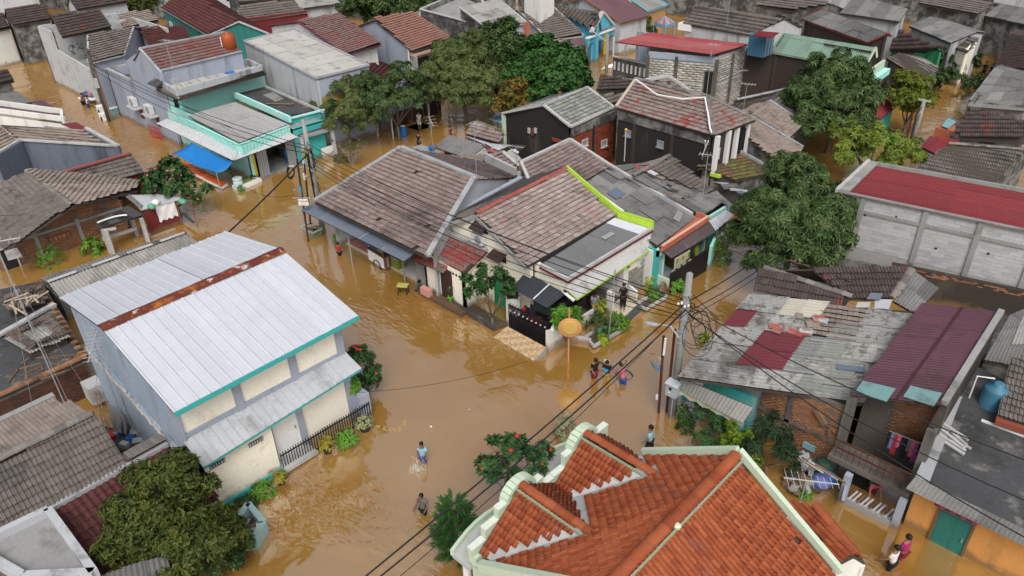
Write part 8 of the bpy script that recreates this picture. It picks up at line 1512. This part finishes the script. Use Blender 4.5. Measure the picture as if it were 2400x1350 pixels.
def odds():
    for lab,px,py,c,g in(('olive green bin standing at the far end of the raised shop floor',818,556,olive,1),('olive green bin beside the counter under the awning end',931,622,olive,1)):
        b=at(px,py,.15);t=thing('green_bin',lab,'bin',b,'green bins under the awning');MB().prism([b+Vector(v)for v in((-.5,-.3,0),(.5,-.3,0),(.5,.3,0),(-.5,.3,0))],(0,0,.65)).build('body',c,t);MB().box(b+UP*.68,(1.06,.66,.06)).build('lid',concl,t)
    b=at(946,688,0);t=thing('yellow_stool','small yellow topped stool standing in the water by the antenna post','stool',b);MB().box(b+UP*.55,(.62,.42,.05),Matrix.Rotation(.6,3,'Z')).build('seat',plain('stool_yellow',(.45,.42,.12)),t)
    for a in((-.24,-.16),(.24,-.16),(-.24,.16),(.24,.16)):v=Matrix.Rotation(.6,3,'Z')@Vector((*a,0));MB().beam(b+v*1.1-UP*.4,b+v+UP*.53,.04,.04).build('leg',black,t)
    q=Q('710 548 .0,736 563 .0,758 552 .0,730 538 .0');t=thing('floating_planter','pale green tub full of broken boards moored at the pole','tub',base(q,0));m=MB();lo=[base(q,-.2)+(v-base(q,0))*.8 for v in q];hi=[v+UP*.5 for v in q]
    m.add(lo+hi,[(0,1,5,4),(1,2,6,5),(2,3,7,6),(3,0,4,7),(3,2,1,0)]);m.build('tub',wm['mint'],t);coping(t,[v+UP*.02 for v in hi],.08,.07,plain('rim_mint',(.3,.5,.38)),'rim',True);MB().prism([v-UP*.16 for v in hi],(0,0,.02)).build('fill',soil,t)
    for k in range(7):c=base(hi,.42)+Vector((rnd.uniform(-.4,.4),rnd.uniform(-.3,.3),.05*k));MB().box(c,(.9,.2,.03),Matrix.Rotation(rnd.uniform(0,3),3,'Z')@Matrix.Rotation(rnd.gauss(0,.12),3,'X')).build('board',wood if k%2 else woodl,t)
    q=Q('556 1252 .0,600 1284 .0,624 1246 .0,588 1202 .0');t=thing('concrete_trough','square pale blue concrete trough of rubbish by the water edge','trough',base(q,0));coping(t,[v+UP*.2 for v in q],.22,.7,plain('trough_blue',(.28,.4,.4)),'rim',True);MB().prism([v+UP*.05 for v in q],(0,0,.05)).build('fill',concd,t)
    for k in range(22):c=bil([v+UP*.15 for v in q],rnd.uniform(.15,.85),rnd.uniform(.15,.85));MB().box(c,(rnd.uniform(.15,.4),rnd.uniform(.1,.3),rnd.uniform(.05,.2)),Matrix.Rotation(rnd.random()*3,3,'Z')@Matrix.Rotation(rnd.gauss(0,.3),3,'X')).build('rubbish',rnd.choice([white,concl,wood,steel,concd,olive]),t)
    t=thing('rubbish_heap','heap of sacks, white tarp and broken boards below the brick wall','rubbish heap',at(1890,1100,-.3));
    tq=Q('1850 1040 .9,1880 1100 .5,1912 1125 .3,1900 1070 .8');n=10;Vv=[];Ff=[]
    for j in range(n+1):
        for i in range(n+1):Vv.append(bil(tq,i/n,j/n)+UP*(.12*math.sin(i*1.7+j)+.1*math.sin(j*2.3)))
    for j in range(n):
        for i in range(n):Ff.append((j*(n+1)+i,j*(n+1)+i+1,(j+1)*(n+1)+i+1,(j+1)*(n+1)+i))
    mkobj('white_tarp',Vv,Ff,M('tarp_white',[(.27,.28,.3),(.33,.34,.36)],dirt=(.2,.19,.17),dirt_amt=.3),t,True)
    for k in range(26):c=at(rnd.uniform(1845,1905),rnd.uniform(1105,1150),.05+.3*rnd.random());MB().box(c,(rnd.uniform(.3,.7),rnd.uniform(.15,.3),rnd.uniform(.04,.12)),Matrix.Rotation(rnd.random()*3,3,'Z')@Matrix.Rotation(rnd.gauss(0,.25),3,'X')).build('scrap',rnd.choice([conc,wood,wood,concd,concl]),t)
    for px,py,m_ in((1895,1090,plain('bag_dkgreen',(.03,.1,.08))),(1935,1090,plain('bag_grn',(.07,.14,.1))),(1925,1128,plain('bag_bluew',(.12,.16,.4))),(1940,1120,bluep)):MB().ball(at(px,py,.35),(.4,.35,.3),7).build('sack',m_,t,True)
    for k in range(7):a=at(1815+k*16,1040+k*8,1.2);MB().beam(a,a+Vector((1.2,-.1+.1*rnd.random(),-.15)),.08,.05).build('pole',concl if k%2 else wood,t)
    l=thing('laundry_line','line of dark and blue clothes hung on the porch of the hip roof house','laundry',at(1670,345,3.6),'laundry lines');a,b=at(1662,336,4.0),at(1686,346,4.0);MB().tube([a,b],.015,5).build('line',cable,l)
    for k in range(6):c=a+(b-a)*((k+.5)/6);MB().box(c-UP*.42,(.28,.06,.8),Matrix.Rotation(.3,3,'Z')).build('garment',[dblue,navy,dblue,cl('bluepale',(.25,.3,.5)),navy,wht][k],l)
    l=thing('laundry_line','row of pink, blue and dark clothes drying on the shanty balcony','laundry',at(2110,1030,2.3),'laundry lines');a,b=at(2085,1010,2.6),at(2165,1042,2.6);MB().tube([a,b],.015,5).build('line',steel,l)
    for k in range(10):c=a+(b-a)*((k+.5)/10);MB().box(c-UP*(.3+.1*(k%3)),(.17,.05,.55+.2*(k%3)),Matrix.Rotation(.2,3,'Z')).build('garment',[blk,cl('denim',(.14,.17,.33)),redc,pink,navy,blk,grc,pink,cl('purple',(.3,.05,.2)),navy][k],l)
    l=thing('laundry_pile','red and black clothes draped over the inner wall behind the gate','laundry',at(1238,735,1.2));c=at(1240,728,1.3)
    for k in range(7):MB().box(c+Vector((rnd.gauss(0,.18),rnd.gauss(0,.1),-.15*k*.6)),(.35,.12,.5),Matrix.Rotation(rnd.gauss(0,.4),3,'Z')).build('garment',rnd.choice([redc,blk,maro,navy]),l)
    # handcart up the lane, fridge, cooler boxes, washing machine
    b=at(215,240,0);t=thing('handcart','white handcart loaded with bundles in the lane','handcart',b);MB().box(b+UP*.5,(2.0,1.1,.15),Matrix.Rotation(.4,3,'Z')).build('tray',white,t)
    for k in range(6):MB().ball(b+Vector((rnd.uniform(-.7,.7),rnd.uniform(-.3,.3),.8)),(.35,.3,.25),6).build('bundle',rnd.choice([pink,wht,grc,dblue]),t)
    for k in(-1,1):MB().lathe(b+Vector((0,k*.6,.2)),[(.35,-.04),(.35,.04)],14,Vector((0,1,0))).build('wheel',black,t)
    b=at(229,215,.3);t=thing('hanging_fridge','white refrigerator cabinet stacked at the lane house door','refrigerator',b);MB().box(b+UP*.7,(.9,.9,1.6)).build('cabinet',white,t);MB().box(b+Vector((.46,0,.7)),(.03,.8,1.4)).build('door',wht,t);MB().box(b+UP*-.35,(1.0,1.0,.5)).build('stand',bluep,t)
    for lab,px,py,m_ in(('white washing machine half under water at the lane pole',241,258,white),('small white cooler box floating at the lane pole foot',248,276,white),('teal and white chest floating behind the lane pole',266,262,s_aqua)):b=at(px,py,.1);t=thing('floating_box',lab,'appliance',b,'appliances afloat in the lane');MB().box(b,(.9,.8,.8)).build('body',m_,t);MB().box(b+UP*.43,(.94,.84,.06)).build('lid',white,t);MB().lathe(b+Vector((.1,-.41,0)),[(.2,0),(.2,.03)],12,Vector((0,-1,0))).build('porthole',dark,t)
    # dark shopfronts in the lane
    h=thing('dark_shopfront','row of dark shopfronts under a low roof shaded by the trees','shop',at(980,280,-.5),HG);q=Q('915 268 2.3,1035 232 2.3,1010 215 2.8,890 250 2.8');sheets(h,q,6,1,s_grey,.2,.02,'wave','roof_sheet',.01);a,b=at(912,318,0)+Vector((-1.2,0,0)),at(1055,270,0)+Vector((-1.2,0,0));vwall(h,[Vector((a.x,a.y,-.5)),Vector((b.x,b.y,-.5)),Vector((b.x,b.y,2.4)),Vector((a.x,a.y,2.4))],wm['brownblack'],.2)
    for s in(.1,.35,.6,.85):door(h,a,b,s-.09,s+.09,0,2.0,browndoor if s>.3 else wm['greydark'],wood)
    for px,py in((922,325),(1008,294),(1052,272)):v=at(px,py,0);MB().tube([Vector((v.x,v.y,-.5)),Vector((v.x,v.y,2.35))],.07,8).build('post',concl,h)
    MB().box(at(984,302,-.2),(1.6,1.6,.4)).build('step',conc,h);MB().prism(Q('1100 242 1.6,1146 234 1.6,1128 228 1.9,1086 236 1.9'),(0,0,.05)).build('flat_canopy',concl,h)
    bb=at(946,318,0);t=thing('blue_barrel','blue plastic barrel by the dark shopfront post','barrel',bb);MB().lathe(bb,[(.28,-.3),(.33,.1),(.33,.5),(.28,.8),(.1,.82)],14).build('drum',bluep,t,True);MB().lathe(bb+UP*.84,[(.2,0),(.2,.05)],10).build('lid',white,t)
    bb=at(1172,288,.4);t=thing('blue_table','pale blue market table behind the black gabled house','table',bb);MB().box(bb+UP*.3,(1.6,1.0,.08)).build('top',plain('table_sky',(.2,.42,.55)),t)
    for a in((-.7,-.4),(.7,-.4),(-.7,.4),(.7,.4)):MB().beam(bb+Vector((*a,.3)),bb+Vector((*a,-.9)),.07,.07).build('leg',wood,t)
    sg=Q('1448 122 .1,1470 120 .1,1468 112 .1,1450 114 .1');t=thing('white_boat_board','white board afloat below the balcony of the block house','board',base(Q('1412 164 0,1438 158 0,1436 150 0,1418 156 0'),0));MB().prism(Q('1409 163 .05,1436 158 .05,1436 150 .25,1418 156 .2'),(0,0,.06)).build('board',white,t)
    for k,(lab,px,py)in enumerate((('plastic garden chair by the turquoise shop fence',1622,640),('plastic chair stacked beside the striped cooler by the turquoise gate',1652,618))):
        c=at(px,py,.5)+Vector((-.5,.2,-.2));t=thing('garden_chair',lab,'chair',c,'chairs behind the black gate');MB().box(c+UP*.4,(.42,.42,.04)).build('seat',olive if k else concl,t);MB().prism([c+Vector((-.2,-.2,.45)),c+Vector((-.2,.2,.45)),c+Vector((-.28,.2,.95)),c+Vector((-.28,-.2,.95))],(.03,0,0)).build('backrest',olive if k else concl,t)
        for a in((-.18,-.18),(.18,-.18),(-.18,.18),(.18,.18)):MB().beam(c+Vector((*a,-.2)),c+Vector((*a,.4)),.035,.035).build('leg',concl,t)
    bn=thing('shop_banner','yellow and white paper banner under the brown awning','banner',at(1600,600,1.5));a,b=at(1582,606,1.7),at(1618,585,1.75);MB().prism([a,b,b-UP*.5,a-UP*.75],(-.02,0,0)).build('sheet',plain('banner_cream',(.5,.48,.36)),bn)
    for k in range(5):p=a+(b-a)*(.12+k*.19);MB().prism([p-UP*.12+Vector((.012,0,0)),p+(b-a)*.1-UP*.12+Vector((.012,0,0)),p+(b-a)*.1-UP*(.38),p-UP*.45],(.008,0,0)).build('printed_block',yellowp if k%2 else plain('banner_green',(.1,.25,.1)),bn)
    # submerged kerb blocks that show as a pale ring in the water
    for k in range(6):c=at(888+k*12,1000+7*math.sin(k*.6)-(10 if k==5 else 0),.0);t=thing('kerb_block',('first','second','third','fourth','fifth','sixth')[k]+' pale kerb block of the sunken ring, counting from the variegated pot plant','kerb block',c,'sunken kerb ring');MB().box(c-UP*.03,(.34,.14,.075),Matrix.Rotation(.5-k*.25,3,'Z')).build('block',plain('kerb_tan',(.36,.24,.10)),t)
    sc_=[(1100,960),(690,445),(1510,1095),(1010,1000),(820,700)]
    for k,(px,py)in enumerate(sc_):c=at(px,py,.02);t=thing('floating_litter','small pale scrap of litter floating on the brown water','litter',c,'litter afloat');MB().add([c+Vector((-.06,-.03,0)),c+Vector((.05,-.04,.01)),c+Vector((.07,.03,.0)),c+Vector((-.03,.04,.015)),c+Vector((0,0,-.03))],[(0,1,2,3),(0,4,1),(1,4,2),(2,4,3),(3,4,0)]).build('scrap',white if k%2 else concl,t)
odds()

# ------------------------------------------------------------------ poles, lamps, aerials and cables
def lamp_head(t,p,d,L=1.0):
    d=d.normalized();s=d.cross(UP).normalized();u=s.cross(d);pr=[(-.5,.03),(-.3,.11),(.1,.14),(.45,.07),(.5,.02)];vs=[];n=10
    for x,r in pr:
        for j in range(n):a=2*math.pi*j/n;vs.append(p+d*x*L*.9+s*math.cos(a)*r+u*math.sin(a)*r*.55)
    MB().add(vs,[(i*n+j,i*n+(j+1)%n,(i+1)*n+(j+1)%n,(i+1)*n+j)for i in range(len(pr)-1)for j in range(n)]+[tuple(range(n)),tuple(range((len(pr)-1)*n,len(pr)*n))]).build('lamp_head',concl,t,True)
def poles():
    P1=thing('utility_pole','grey concrete utility pole with meter box and tangled cables beside the sheet shanty','utility pole',at(1574,972,-.5),'utility poles');b=at(1574,972,0);T=aty(1611,640,b.y-.1);T=Vector((b.x+.15,b.y-.1,T.z));MB().tube([b-UP*.4,T,T+UP*.06],[.19,.14,.08],10).build('pole',polec,P1,True)
    c=b+(T-b)*.17+Vector((-.02,-.3,0));c=aty(1577,913,b.y-.36);bx=MB().box(c,(.5,.34,.6)).build('meter_box',plain('box_grey',(.38,.42,.45)),P1);MB().prism([c+Vector((-.3,-.22,.31)),c+Vector((.3,-.22,.31)),c+Vector((.3,.2,.38)),c+Vector((-.3,.2,.38))],(0,0,.03)).build('box_roof',plain('box_roof',(.45,.49,.52)),bx);MB().box(c+Vector((-.03,-.175,.12)),(.13,.02,.13)).build('meter_window',dark,bx);MB().box(c+Vector((-.05,-.175,-.08)),(.1,.02,.05)).build('label_plate',white,bx)
    MB().tube([c+Vector((.1,-.1,-.3)),Vector((b.x+.1,b.y-.25,-.3))],.03,6).build('conduit',plain('conduit',(.3,.34,.38)),P1)
    for k in range(5):z=T.z*(.55+.08*k);p=b+(T-b)*(z/T.z);MB().lathe(p,[(.19,-.03),(.19,.03)],10).build('clamp_band',steel,P1)
    zt=T.z*.78;top=b+(T-b)*.8
    co=MB()
    for k in range(9):r=.3+.14*(k%4);cc=top+Vector((.45+.2*(k%3),.1,-.5-.12*k));co.tube([cc+Vector((r*math.cos(a)*.8,r*math.cos(a)*.3,r*1.3*math.sin(a)))for a in np.linspace(0,2*math.pi,17)],.012,4,cap=False)
    co.build('cable_coil',cable,P1);m=MB()
    for k in range(14):a=top+Vector((rnd.gauss(0,.22),rnd.gauss(0,.15),rnd.gauss(0,.35)));e=top+Vector((rnd.gauss(0,.35),rnd.gauss(0,.2),rnd.gauss(-.3,.5)));m.tube([a,(a+e)/2+Vector((rnd.gauss(0,.2),rnd.gauss(0,.2),-.15)),e],.016,4)
    m.build('cable_tangle',cable,P1)
    for k in range(4):MB().lathe(top+Vector((-.22+.15*k,-.2,.1*(k%2))),[(.03,0),(.05,.05),(.05,.1),(.02,.12)],8).build('insulator',white,P1)
    for i,(px,py,tx,ty,lab)in enumerate(((1544,968,1556,787,'rusty pipe pole carrying a street lamp, slimmer of the pair beside the concrete pole'),(1562,966,1582,772,'bare rusty pipe pole close against the concrete pole'))):
        bb=at(px,py,0);t=thing('pipe_pole',lab,'pole',(bb.x,bb.y,-.5),'rusty pipe poles');tz=aty(tx,ty,bb.y);tp=Vector((tz.x,bb.y,tz.z));MB().tube([bb-UP*.4,tp],.06,8).build('pole',rustp,t)
        if i==0:
            MB().tube([bb+(tp-bb)*.78+Vector((.08,-.05,0)),tp+Vector((.12,-.05,-.05))],.05,8).build('white_tube',white,t);fl=bb+(tp-bb)*.6;MB().add([fl,fl+Vector((-.35,-.1,.06)),fl+Vector((-.6,-.05,.2)),fl+Vector((-.5,.0,-.12)),fl+Vector((-.2,0,-.3))],[(0,1,4),(1,2,3),(1,3,4)]).build('blue_rag',plain('rag_blue',(.1,.3,.5)),t);MB().box(fl+Vector((-.1,-.05,.35)),(.14,.1,.3)).build('junction_box',concl,t);MB().box(bb+(tp-bb)*.2+Vector((-.12,0,0)),(.16,.02,.3)).build('paper_notice',white,t)
    l=thing('street_lamp','white street lamp on a curved arm from the concrete pole over the water','street lamp',at(1574,972,-.3),'street lamps');y0=b.y-.2;a0,a1,a2=aty(1592,792,y0),aty(1572,765,y0),aty(1545,760,y0);MB().tube([a0,a1,a2],.035,6).build('arm',concl,l);lamp_head(l,aty(1527,759,y0),a2-a1,.9)
    # left crossing pole
    P2=thing('utility_pole','dark cable wrapped utility pole at the corner of the long shophouse','utility pole',at(758,545,-.5),'utility poles');b=at(758,545,0);T=aty(722,284,b.y);T=Vector((b.x-.1,b.y,T.z));MB().tube([b-UP*.4,T],[.19,.12],10).build('pole',polec,P2,True);top=b+(T-b)*.72;m=MB()
    for k in range(26):a=top+Vector((rnd.gauss(0,.16),rnd.gauss(0,.14),rnd.gauss(-.6,.7)));e=a+Vector((rnd.gauss(0,.2),rnd.gauss(0,.16),rnd.gauss(-.7,.5)));m.tube([a,(a+e)/2+Vector((rnd.gauss(0,.12),rnd.gauss(0,.1),0)),e],.02,4)
    m.build('cable_tangle',cable,P2);MB().box(top+UP*.25,(.5,.3,.12)).build('crossarm',wood,P2)
    MB().tube([b+(T-b)*.3+Vector((.02,-.14,0)),b+(T-b)*.72+Vector((.02,-.14,0))],.07,6).build('black_conduit',cable,P2)
    l=thing('street_lamp','white street lamp hanging from the dark pole above the crossing','street lamp',(b.x,b.y,0),'street lamps');a0,a1,a2=aty(733,402,b.y-.15),aty(722,393,b.y-.15),aty(698,391,b.y-.15);MB().tube([a0,a1,a2],.035,6).build('arm',concl,l);lamp_head(l,aty(684,390,b.y-.15),a2-a1,1.0)
    for i,(px,py,tx,ty,lab)in enumerate(((722,566,696,372,'rusty pole with a blue rag at the shophouse corner'),(729,545,713,384,'thin dark pole with a white tube at the shophouse corner'))):
        bb=at(px,py,0);t=thing('pipe_pole',lab,'pole',(bb.x,bb.y,-.5),'rusty pipe poles');tz=aty(tx,ty,bb.y);MB().tube([bb-UP*.4,Vector((tz.x,bb.y,tz.z))],.06,8).build('pole',rustp,t);c=bb+(tz-bb)*(.62 if i==0 else .88)
        if i==0:MB().add([c+Vector((0,-.08,.3)),c+Vector((.25,-.1,.5)),c+Vector((.15,-.1,-.2)),c+Vector((-.2,-.1,.4)),c+Vector((.02,-.1,-.35))],[(0,1,2,4),(0,4,3)]).build('blue_rag',plain('rag_blue',(.1,.3,.5)),t)
        else:MB().tube([c-UP*.3,c+UP*.9],.05,6).build('white_tube',white,t);MB().box(c+Vector((-.12,0,-.3)),(.2,.12,.4)).build('junction_box',white,t)
    c=at(711,474,3.15);s=thing('street_sign','small white sign with red lettering on the shophouse corner pole','sign',c);d=(at(722,474,3.15)-at(700,474,3.15)).normalized();nn=Vector((d.y,-d.x,0));R_=Matrix((d,-nn,UP)).transposed();MB().box(c,(.62,.04,.4),R_).build('board',white,s);MB().beam(c-d*.6+UP*.28,c+d*.45+UP*.28,.04,.04).build('arm',concl,s)
    fc=bpy.data.curves.new('lettering','FONT');fc.body='CUANKI';fc.size=.17;fc.align_x='CENTER';fc.align_y='CENTER';fc.extrude=.004;f0=bpy.data.objects.new('text',fc);me=bpy.data.meshes.new_from_object(f0);bpy.data.objects.remove(f0);me.materials.clear();me.materials.append(plain('letter_red',(.4,.03,.04)));fo=bpy.data.objects.new('lettering',me);C.objects.link(fo);fo.parent=s;fo.matrix_basis=Matrix.Translation(nn*.03+UP*.07)@(Matrix((d,UP,nn)).transposed()).to_4x4()
    for k in range(2):MB().box(c+nn*.025-UP*(.05+.08*k),(.4,.006,.02),R_).build('small_print',plain('print_grey',(.3,.35,.33)),s)
    # lane poles
    P3=thing('utility_pole','leaning concrete pole standing in the flooded lane behind the mango tree','utility pole',at(2135,345,-.5),'utility poles');b3=at(2135,346,0);T3=aty(2166,237,b3.y-.3);MB().tube([b3-UP*.4,T3],[.2,.14],10).build('pole',polec,P3,True);MB().box(T3+UP*.05,(.9,.12,.12)).build('crossarm',concl,P3)
    for px,tx,lab in((2120,2140,'thin dark pipe pole beside the leaning lane pole'),(2128,2150,'second thin pipe pole against the leaning lane pole')):bb=at(px,348,0);tz=aty(tx,262,bb.y);t=thing('pipe_pole',lab,'pole',(bb.x,bb.y,-.5),'rusty pipe poles');MB().tube([bb-UP*.4,tz],.07,6).build('pole',rustp,t)
    P4=thing('utility_pole','dark wooden utility pole before the grey house with a yellow green stained foot','utility pole',at(258,284,-.5),'utility poles');b4=at(258,284,0);T4=aty(216,120,b4.y);T4=Vector((b4.x-.3,b4.y,T4.z));MB().tube([b4-UP*.4,T4],[.24,.16],10).build('pole',M('pole_dark',[(.06,.055,.045),(.09,.08,.06)],dirt=(.2,.19,.03),dirt_amt=.15),P4,True);MB().box(b4+(T4-b4)*.55+Vector((.25,-.2,0)),(.5,.25,.8)).build('meter_box',concl,P4);MB().tube([b4+Vector((.35,.1,-.4)),b4+(T4-b4)*.8+Vector((.3,0,0))],.1,6).build('stay_pipe',wood,P4)
    P5=thing('utility_pole','slim dark pole with lamp arm behind the block house balcony','utility pole',at(1421,168,-.5),'utility poles');b5=at(1421,170,0);T5=aty(1425,82,b5.y);T5=Vector((b5.x,b5.y,T5.z));MB().tube([b5-UP*.4,T5],[.2,.14],8).build('pole',polec,P5,True);MB().tube([T5-UP*.8,aty(1386,70,b5.y)],.05,6).build('lamp_arm',concl,P5)
    P6=thing('pipe_pole','thin dark pole in the lane before the yellow green tree','pole',at(2092,238,-.5),'rusty pipe poles');b6=at(2092,238,0);T6=aty(2104,182,b6.y);MB().tube([b6-UP*.4,T6],.07,6).build('pole',rustp,P6)
    t1,t2,t3,t4=at(1601,712,5.6),top,T3,T4
    b1=at(1574,972,0);T1=aty(1611,640,b1.y-.1);w0=b1+(Vector((b1.x+.15,b1.y-.1,T1.z))-b1)*.8
    def wire(label,a,b,sag,r=.02,group='overhead cables'):
        o=thing('power_cable',label,'cable',a,group);n=24;MB().tube([a+(b-a)*(i/n)-UP*sag*4*(i/n)*(1-i/n)for i in range(n+1)],r,5).build('strand',cable,o)
    J=lambda p,k:p+Vector((rnd.gauss(0,.08),rnd.gauss(0,.06),-.22*k))
    for k in range(5):wire(('topmost','second','third','fourth','lowest and most slack')[k]+' thin cable of the bundle between shophouse pole and concrete pole',J(t2,k),J(w0,k*.8),.35+.22*k,.016+.006*(k%2))
    wire('highest cable drooping between the shophouse pole and the concrete pole',t2+UP*.6,w0+UP*.25,.7,.022)
    e1=Vector((-19.5,1.5,6.3));f=at(845,1352,4.2);dirn=(f-w0);ends=[w0+dirn*1.25,w0+(at(865,1352,4.0)-w0)*1.25,w0+(at(905,1352,3.6)-w0)*1.25]
    for k,e in enumerate(ends):wire(('upper','middle')[k]+' thick black cable from the concrete pole down across the open water' if k<2 else 'thin lower cable running from the concrete pole across the open water',J(w0,k*.5),e,.25+.2*k,.03 if k<2 else .014)
    for k,(px,py,z)in enumerate(((2420,1085,4.6),(2420,1270,4.0),(2420,1180,4.2))):wire(('upper black cable over the shanty toward the blue water tank','lower black cable over the shanty toward the green door','middle black cable over the shanty toward the plank stack')[k],J(w0,k*.7),at(px,py,z),.35+.1*k,.022)
    wire('sagging cable from the concrete pole up the lane to the leaning pole',w0+UP*.1,t3-UP*.4,1.6,.028);wire('lower sagging cable from the concrete pole up the lane',w0-UP*.4,t3-UP*1.0,1.9,.022);wire('thin lowest cable from the concrete pole up the lane',w0-UP*.7,t3-UP*1.3,2.0,.016)
    for k in range(3):wire(('tightest','middle','most slack')[k]+' black cable between the shophouse pole and the grey house pole',J(t2,k)+UP*.4,J(t4,k)-UP*1.2,.6+.25*k,.022)
    cb=[aty(696,405,t2.y),at(536,545,4.6)];e=cb[0]+(cb[1]-cb[0])*1.35;wire('heavy double cable dropping from the lamp toward the white hall',aty(722,360,t2.y),e,.15,.045);
    o=thing('cable_loop','coil of thick black cable hung below the crossing lamp','cable coil',cb[0]);c=aty(681,402,t2.y-.15)
    for k in range(3):MB().tube([c+Vector((.42*math.cos(a)*(1-.06*k),.15*math.sin(a),.34*math.sin(a)-.05*k))for a in np.linspace(0,2*math.pi,21)],.045,6,cap=False).build('coil',cable,o)
    wire('single thin wire from the hall corner across the crossing',at(840,920,2.6),at(1235,847,2.2),.3,.01);wire('pale rope from the floating stall post to the shophouse sign',at(563,432,.9),at(690,456,3.2),.5,.015);wire('wire from the tiled brick house toward the shop stall',at(0,505,3.0),at(520,435,1.6),.5,.014)
    wire('second lane wire past the grey house wall',J(t4,1),at(545,300,4.4),.4,.02)
    # shop front post lamp under the long awning
    def yagi(label,foot,mast,d,n=8,L=1.6,group='television aerials',guy=False):
        t=thing('tv_aerial',label,'aerial',foot,group);tp=foot+UP*mast;MB().tube([foot,tp],.022,5).build('mast',steel,t);d=d.normalized();s=d.cross(UP).normalized();MB().beam(tp-d*L*.4,tp+d*L*.6,.03,.03).build('boom',concl,t);m=MB()
        for k in range(n):p=tp+d*(L*(-.35+.93*k/(n-1)));w_=.42-.03*k;m.beam(p-s*w_,p+s*w_,.014,.014)
        m.build('element',concl,t)
        if guy:
            for a in(0,2.1,4.2):MB().tube([tp-UP*mast*.15,foot+Vector((math.cos(a)*1.2,math.sin(a)*1.2,0))],.008,4).build('guy',steel,t)
    yagi('white comb aerial on the short mast above the orange tiles',at(1876,1178,3.2),1.0,Vector((.75,.55,-.05)),9,1.7);yagi('tall mast aerial on the small low house between the roofs',at(1120,470,3.8),4.6,Vector((1,.2,0)),4,.8);yagi('aerial beside the sheet roofed shack',at(1016,362,2.0),2.6,Vector((1,-.5,-.3)),4,1.3);yagi('white comb aerial on a pole by the small low house',at(1211,395,2.2),1.6,Vector((-1,-.3,0)),7,1.4);yagi('fan shaped aerial above the patched sheet roof',at(1643,500,2.9),3.6,Vector((-1,-.4,0)),5,.8);yagi('tall guyed mast over the rubble roof',at(168,985,3.7),7.5,Vector((.4,1,0)),5,1.2,guy=True);yagi('aerial with dish tray on the grey hall wall',at(290,985,1.4),4.0,Vector((1,-.6,-.1)),9,2.0,guy=True);yagi('thin mast on the turquoise shop upper roof',at(420,222,5.0),4.2,Vector((1,.3,0)),4,1.0,guy=True);yagi('aerial lying low on the pink brown roof by the red brick wall',at(1362,376,4.3),.35,Vector((1,.2,0)),4,1.1);yagi('slim aerial above the hip roof crest',at(1655,232,6.4),3.6,Vector((1,0,0)),3,.7,guy=True);yagi('comb aerial on the tan roof crest',at(1741,268,4.3),2.2,Vector((1,.4,0)),5,1.0);yagi('aerial on the long pale house roof',at(1703,62,4.8),3.2,Vector((1,.3,0)),4,1.0);yagi('aerial against the pale block wall',at(1728,205,3.0),1.4,Vector((.6,1,0)),5,1.2)
    yp=at(1463,378,2.6);t=thing('lamp_post','thin white post with a yellow lamp before the black wall','post',yp);MB().tube([yp,yp+UP*2.2],.04,6).build('post',concl,t);MB().ball(yp+UP*2.25,.1,6).build('lamp',yellowp,t)
    ap=thing('antenna_post','white cup shaped lamp mast above the awning end','post',at(949,660,-.4));b=at(949,660,0);zt=aty(945,562,b.y).z;MB().tube([b-UP*.4,Vector((b.x,b.y,zt))],.025,6).build('mast',steel,ap)
    for k in range(4):MB().lathe((b.x,b.y,zt-.9+.2*k),[(.04,0),(.09,.08),(.04,.14)],8).build('insulator',white,ap)
    MB().box((b.x,b.y,zt),(.4,.2,.05),Matrix.Rotation(.3,3,'X')).build('plate',white,ap)
    fl=at(1432,822,0);
    pp=thing('slim_post','slim grey post with a pale floodlight tube before the porch','post',at(1425,786,-.3));b=at(1426,788,0);MB().tube([b-UP*.3,aty(1442,632,b.y)],.03,6).build('post',steel,pp)
    ft=thing('floodlight','white tube floodlight at the canopy corner of the cream house','lamp',at(1335,690,2.6));MB().tube([at(1318,682,2.85),at(1346,705,2.5)],[.06,.09],10).build('tube',white,ft,True);MB().beam(at(1322,681,2.95),at(1328,684,2.8),.1,.1).build('bracket',black,ft)
poles()
# ------------------------------------------------------------------ the last rows of roofs, where only a sliver of each shows
def back_rows():
    mats=(t_grey,t_dark,t_tan,t_brownred)
    for k in range(16):
        px=-80+165*k+rnd.uniform(-20,20);py=-34+rnd.uniform(-8,8);z=rnd.uniform(3.6,4.6);q=Q(f'{px} {py} {z},{px+150} {py+16} {z},{px+130} {py-16} {z+1.5},{px-20} {py-30} {z+1.5}')
        h=thing('house',('first second third fourth fifth sixth seventh eighth ninth tenth eleventh twelfth thirteenth fourteenth fifteenth sixteenth'.split())[k]+' far roof sliver along the upper border, counting from the white lane house','house',base(q),'last row of far houses');gable(h,*q,mats[k%4],wm['stained' if k%3 else 'palegrey'],ln=.6,wd=.5)
back_rows()
finish_pieces()
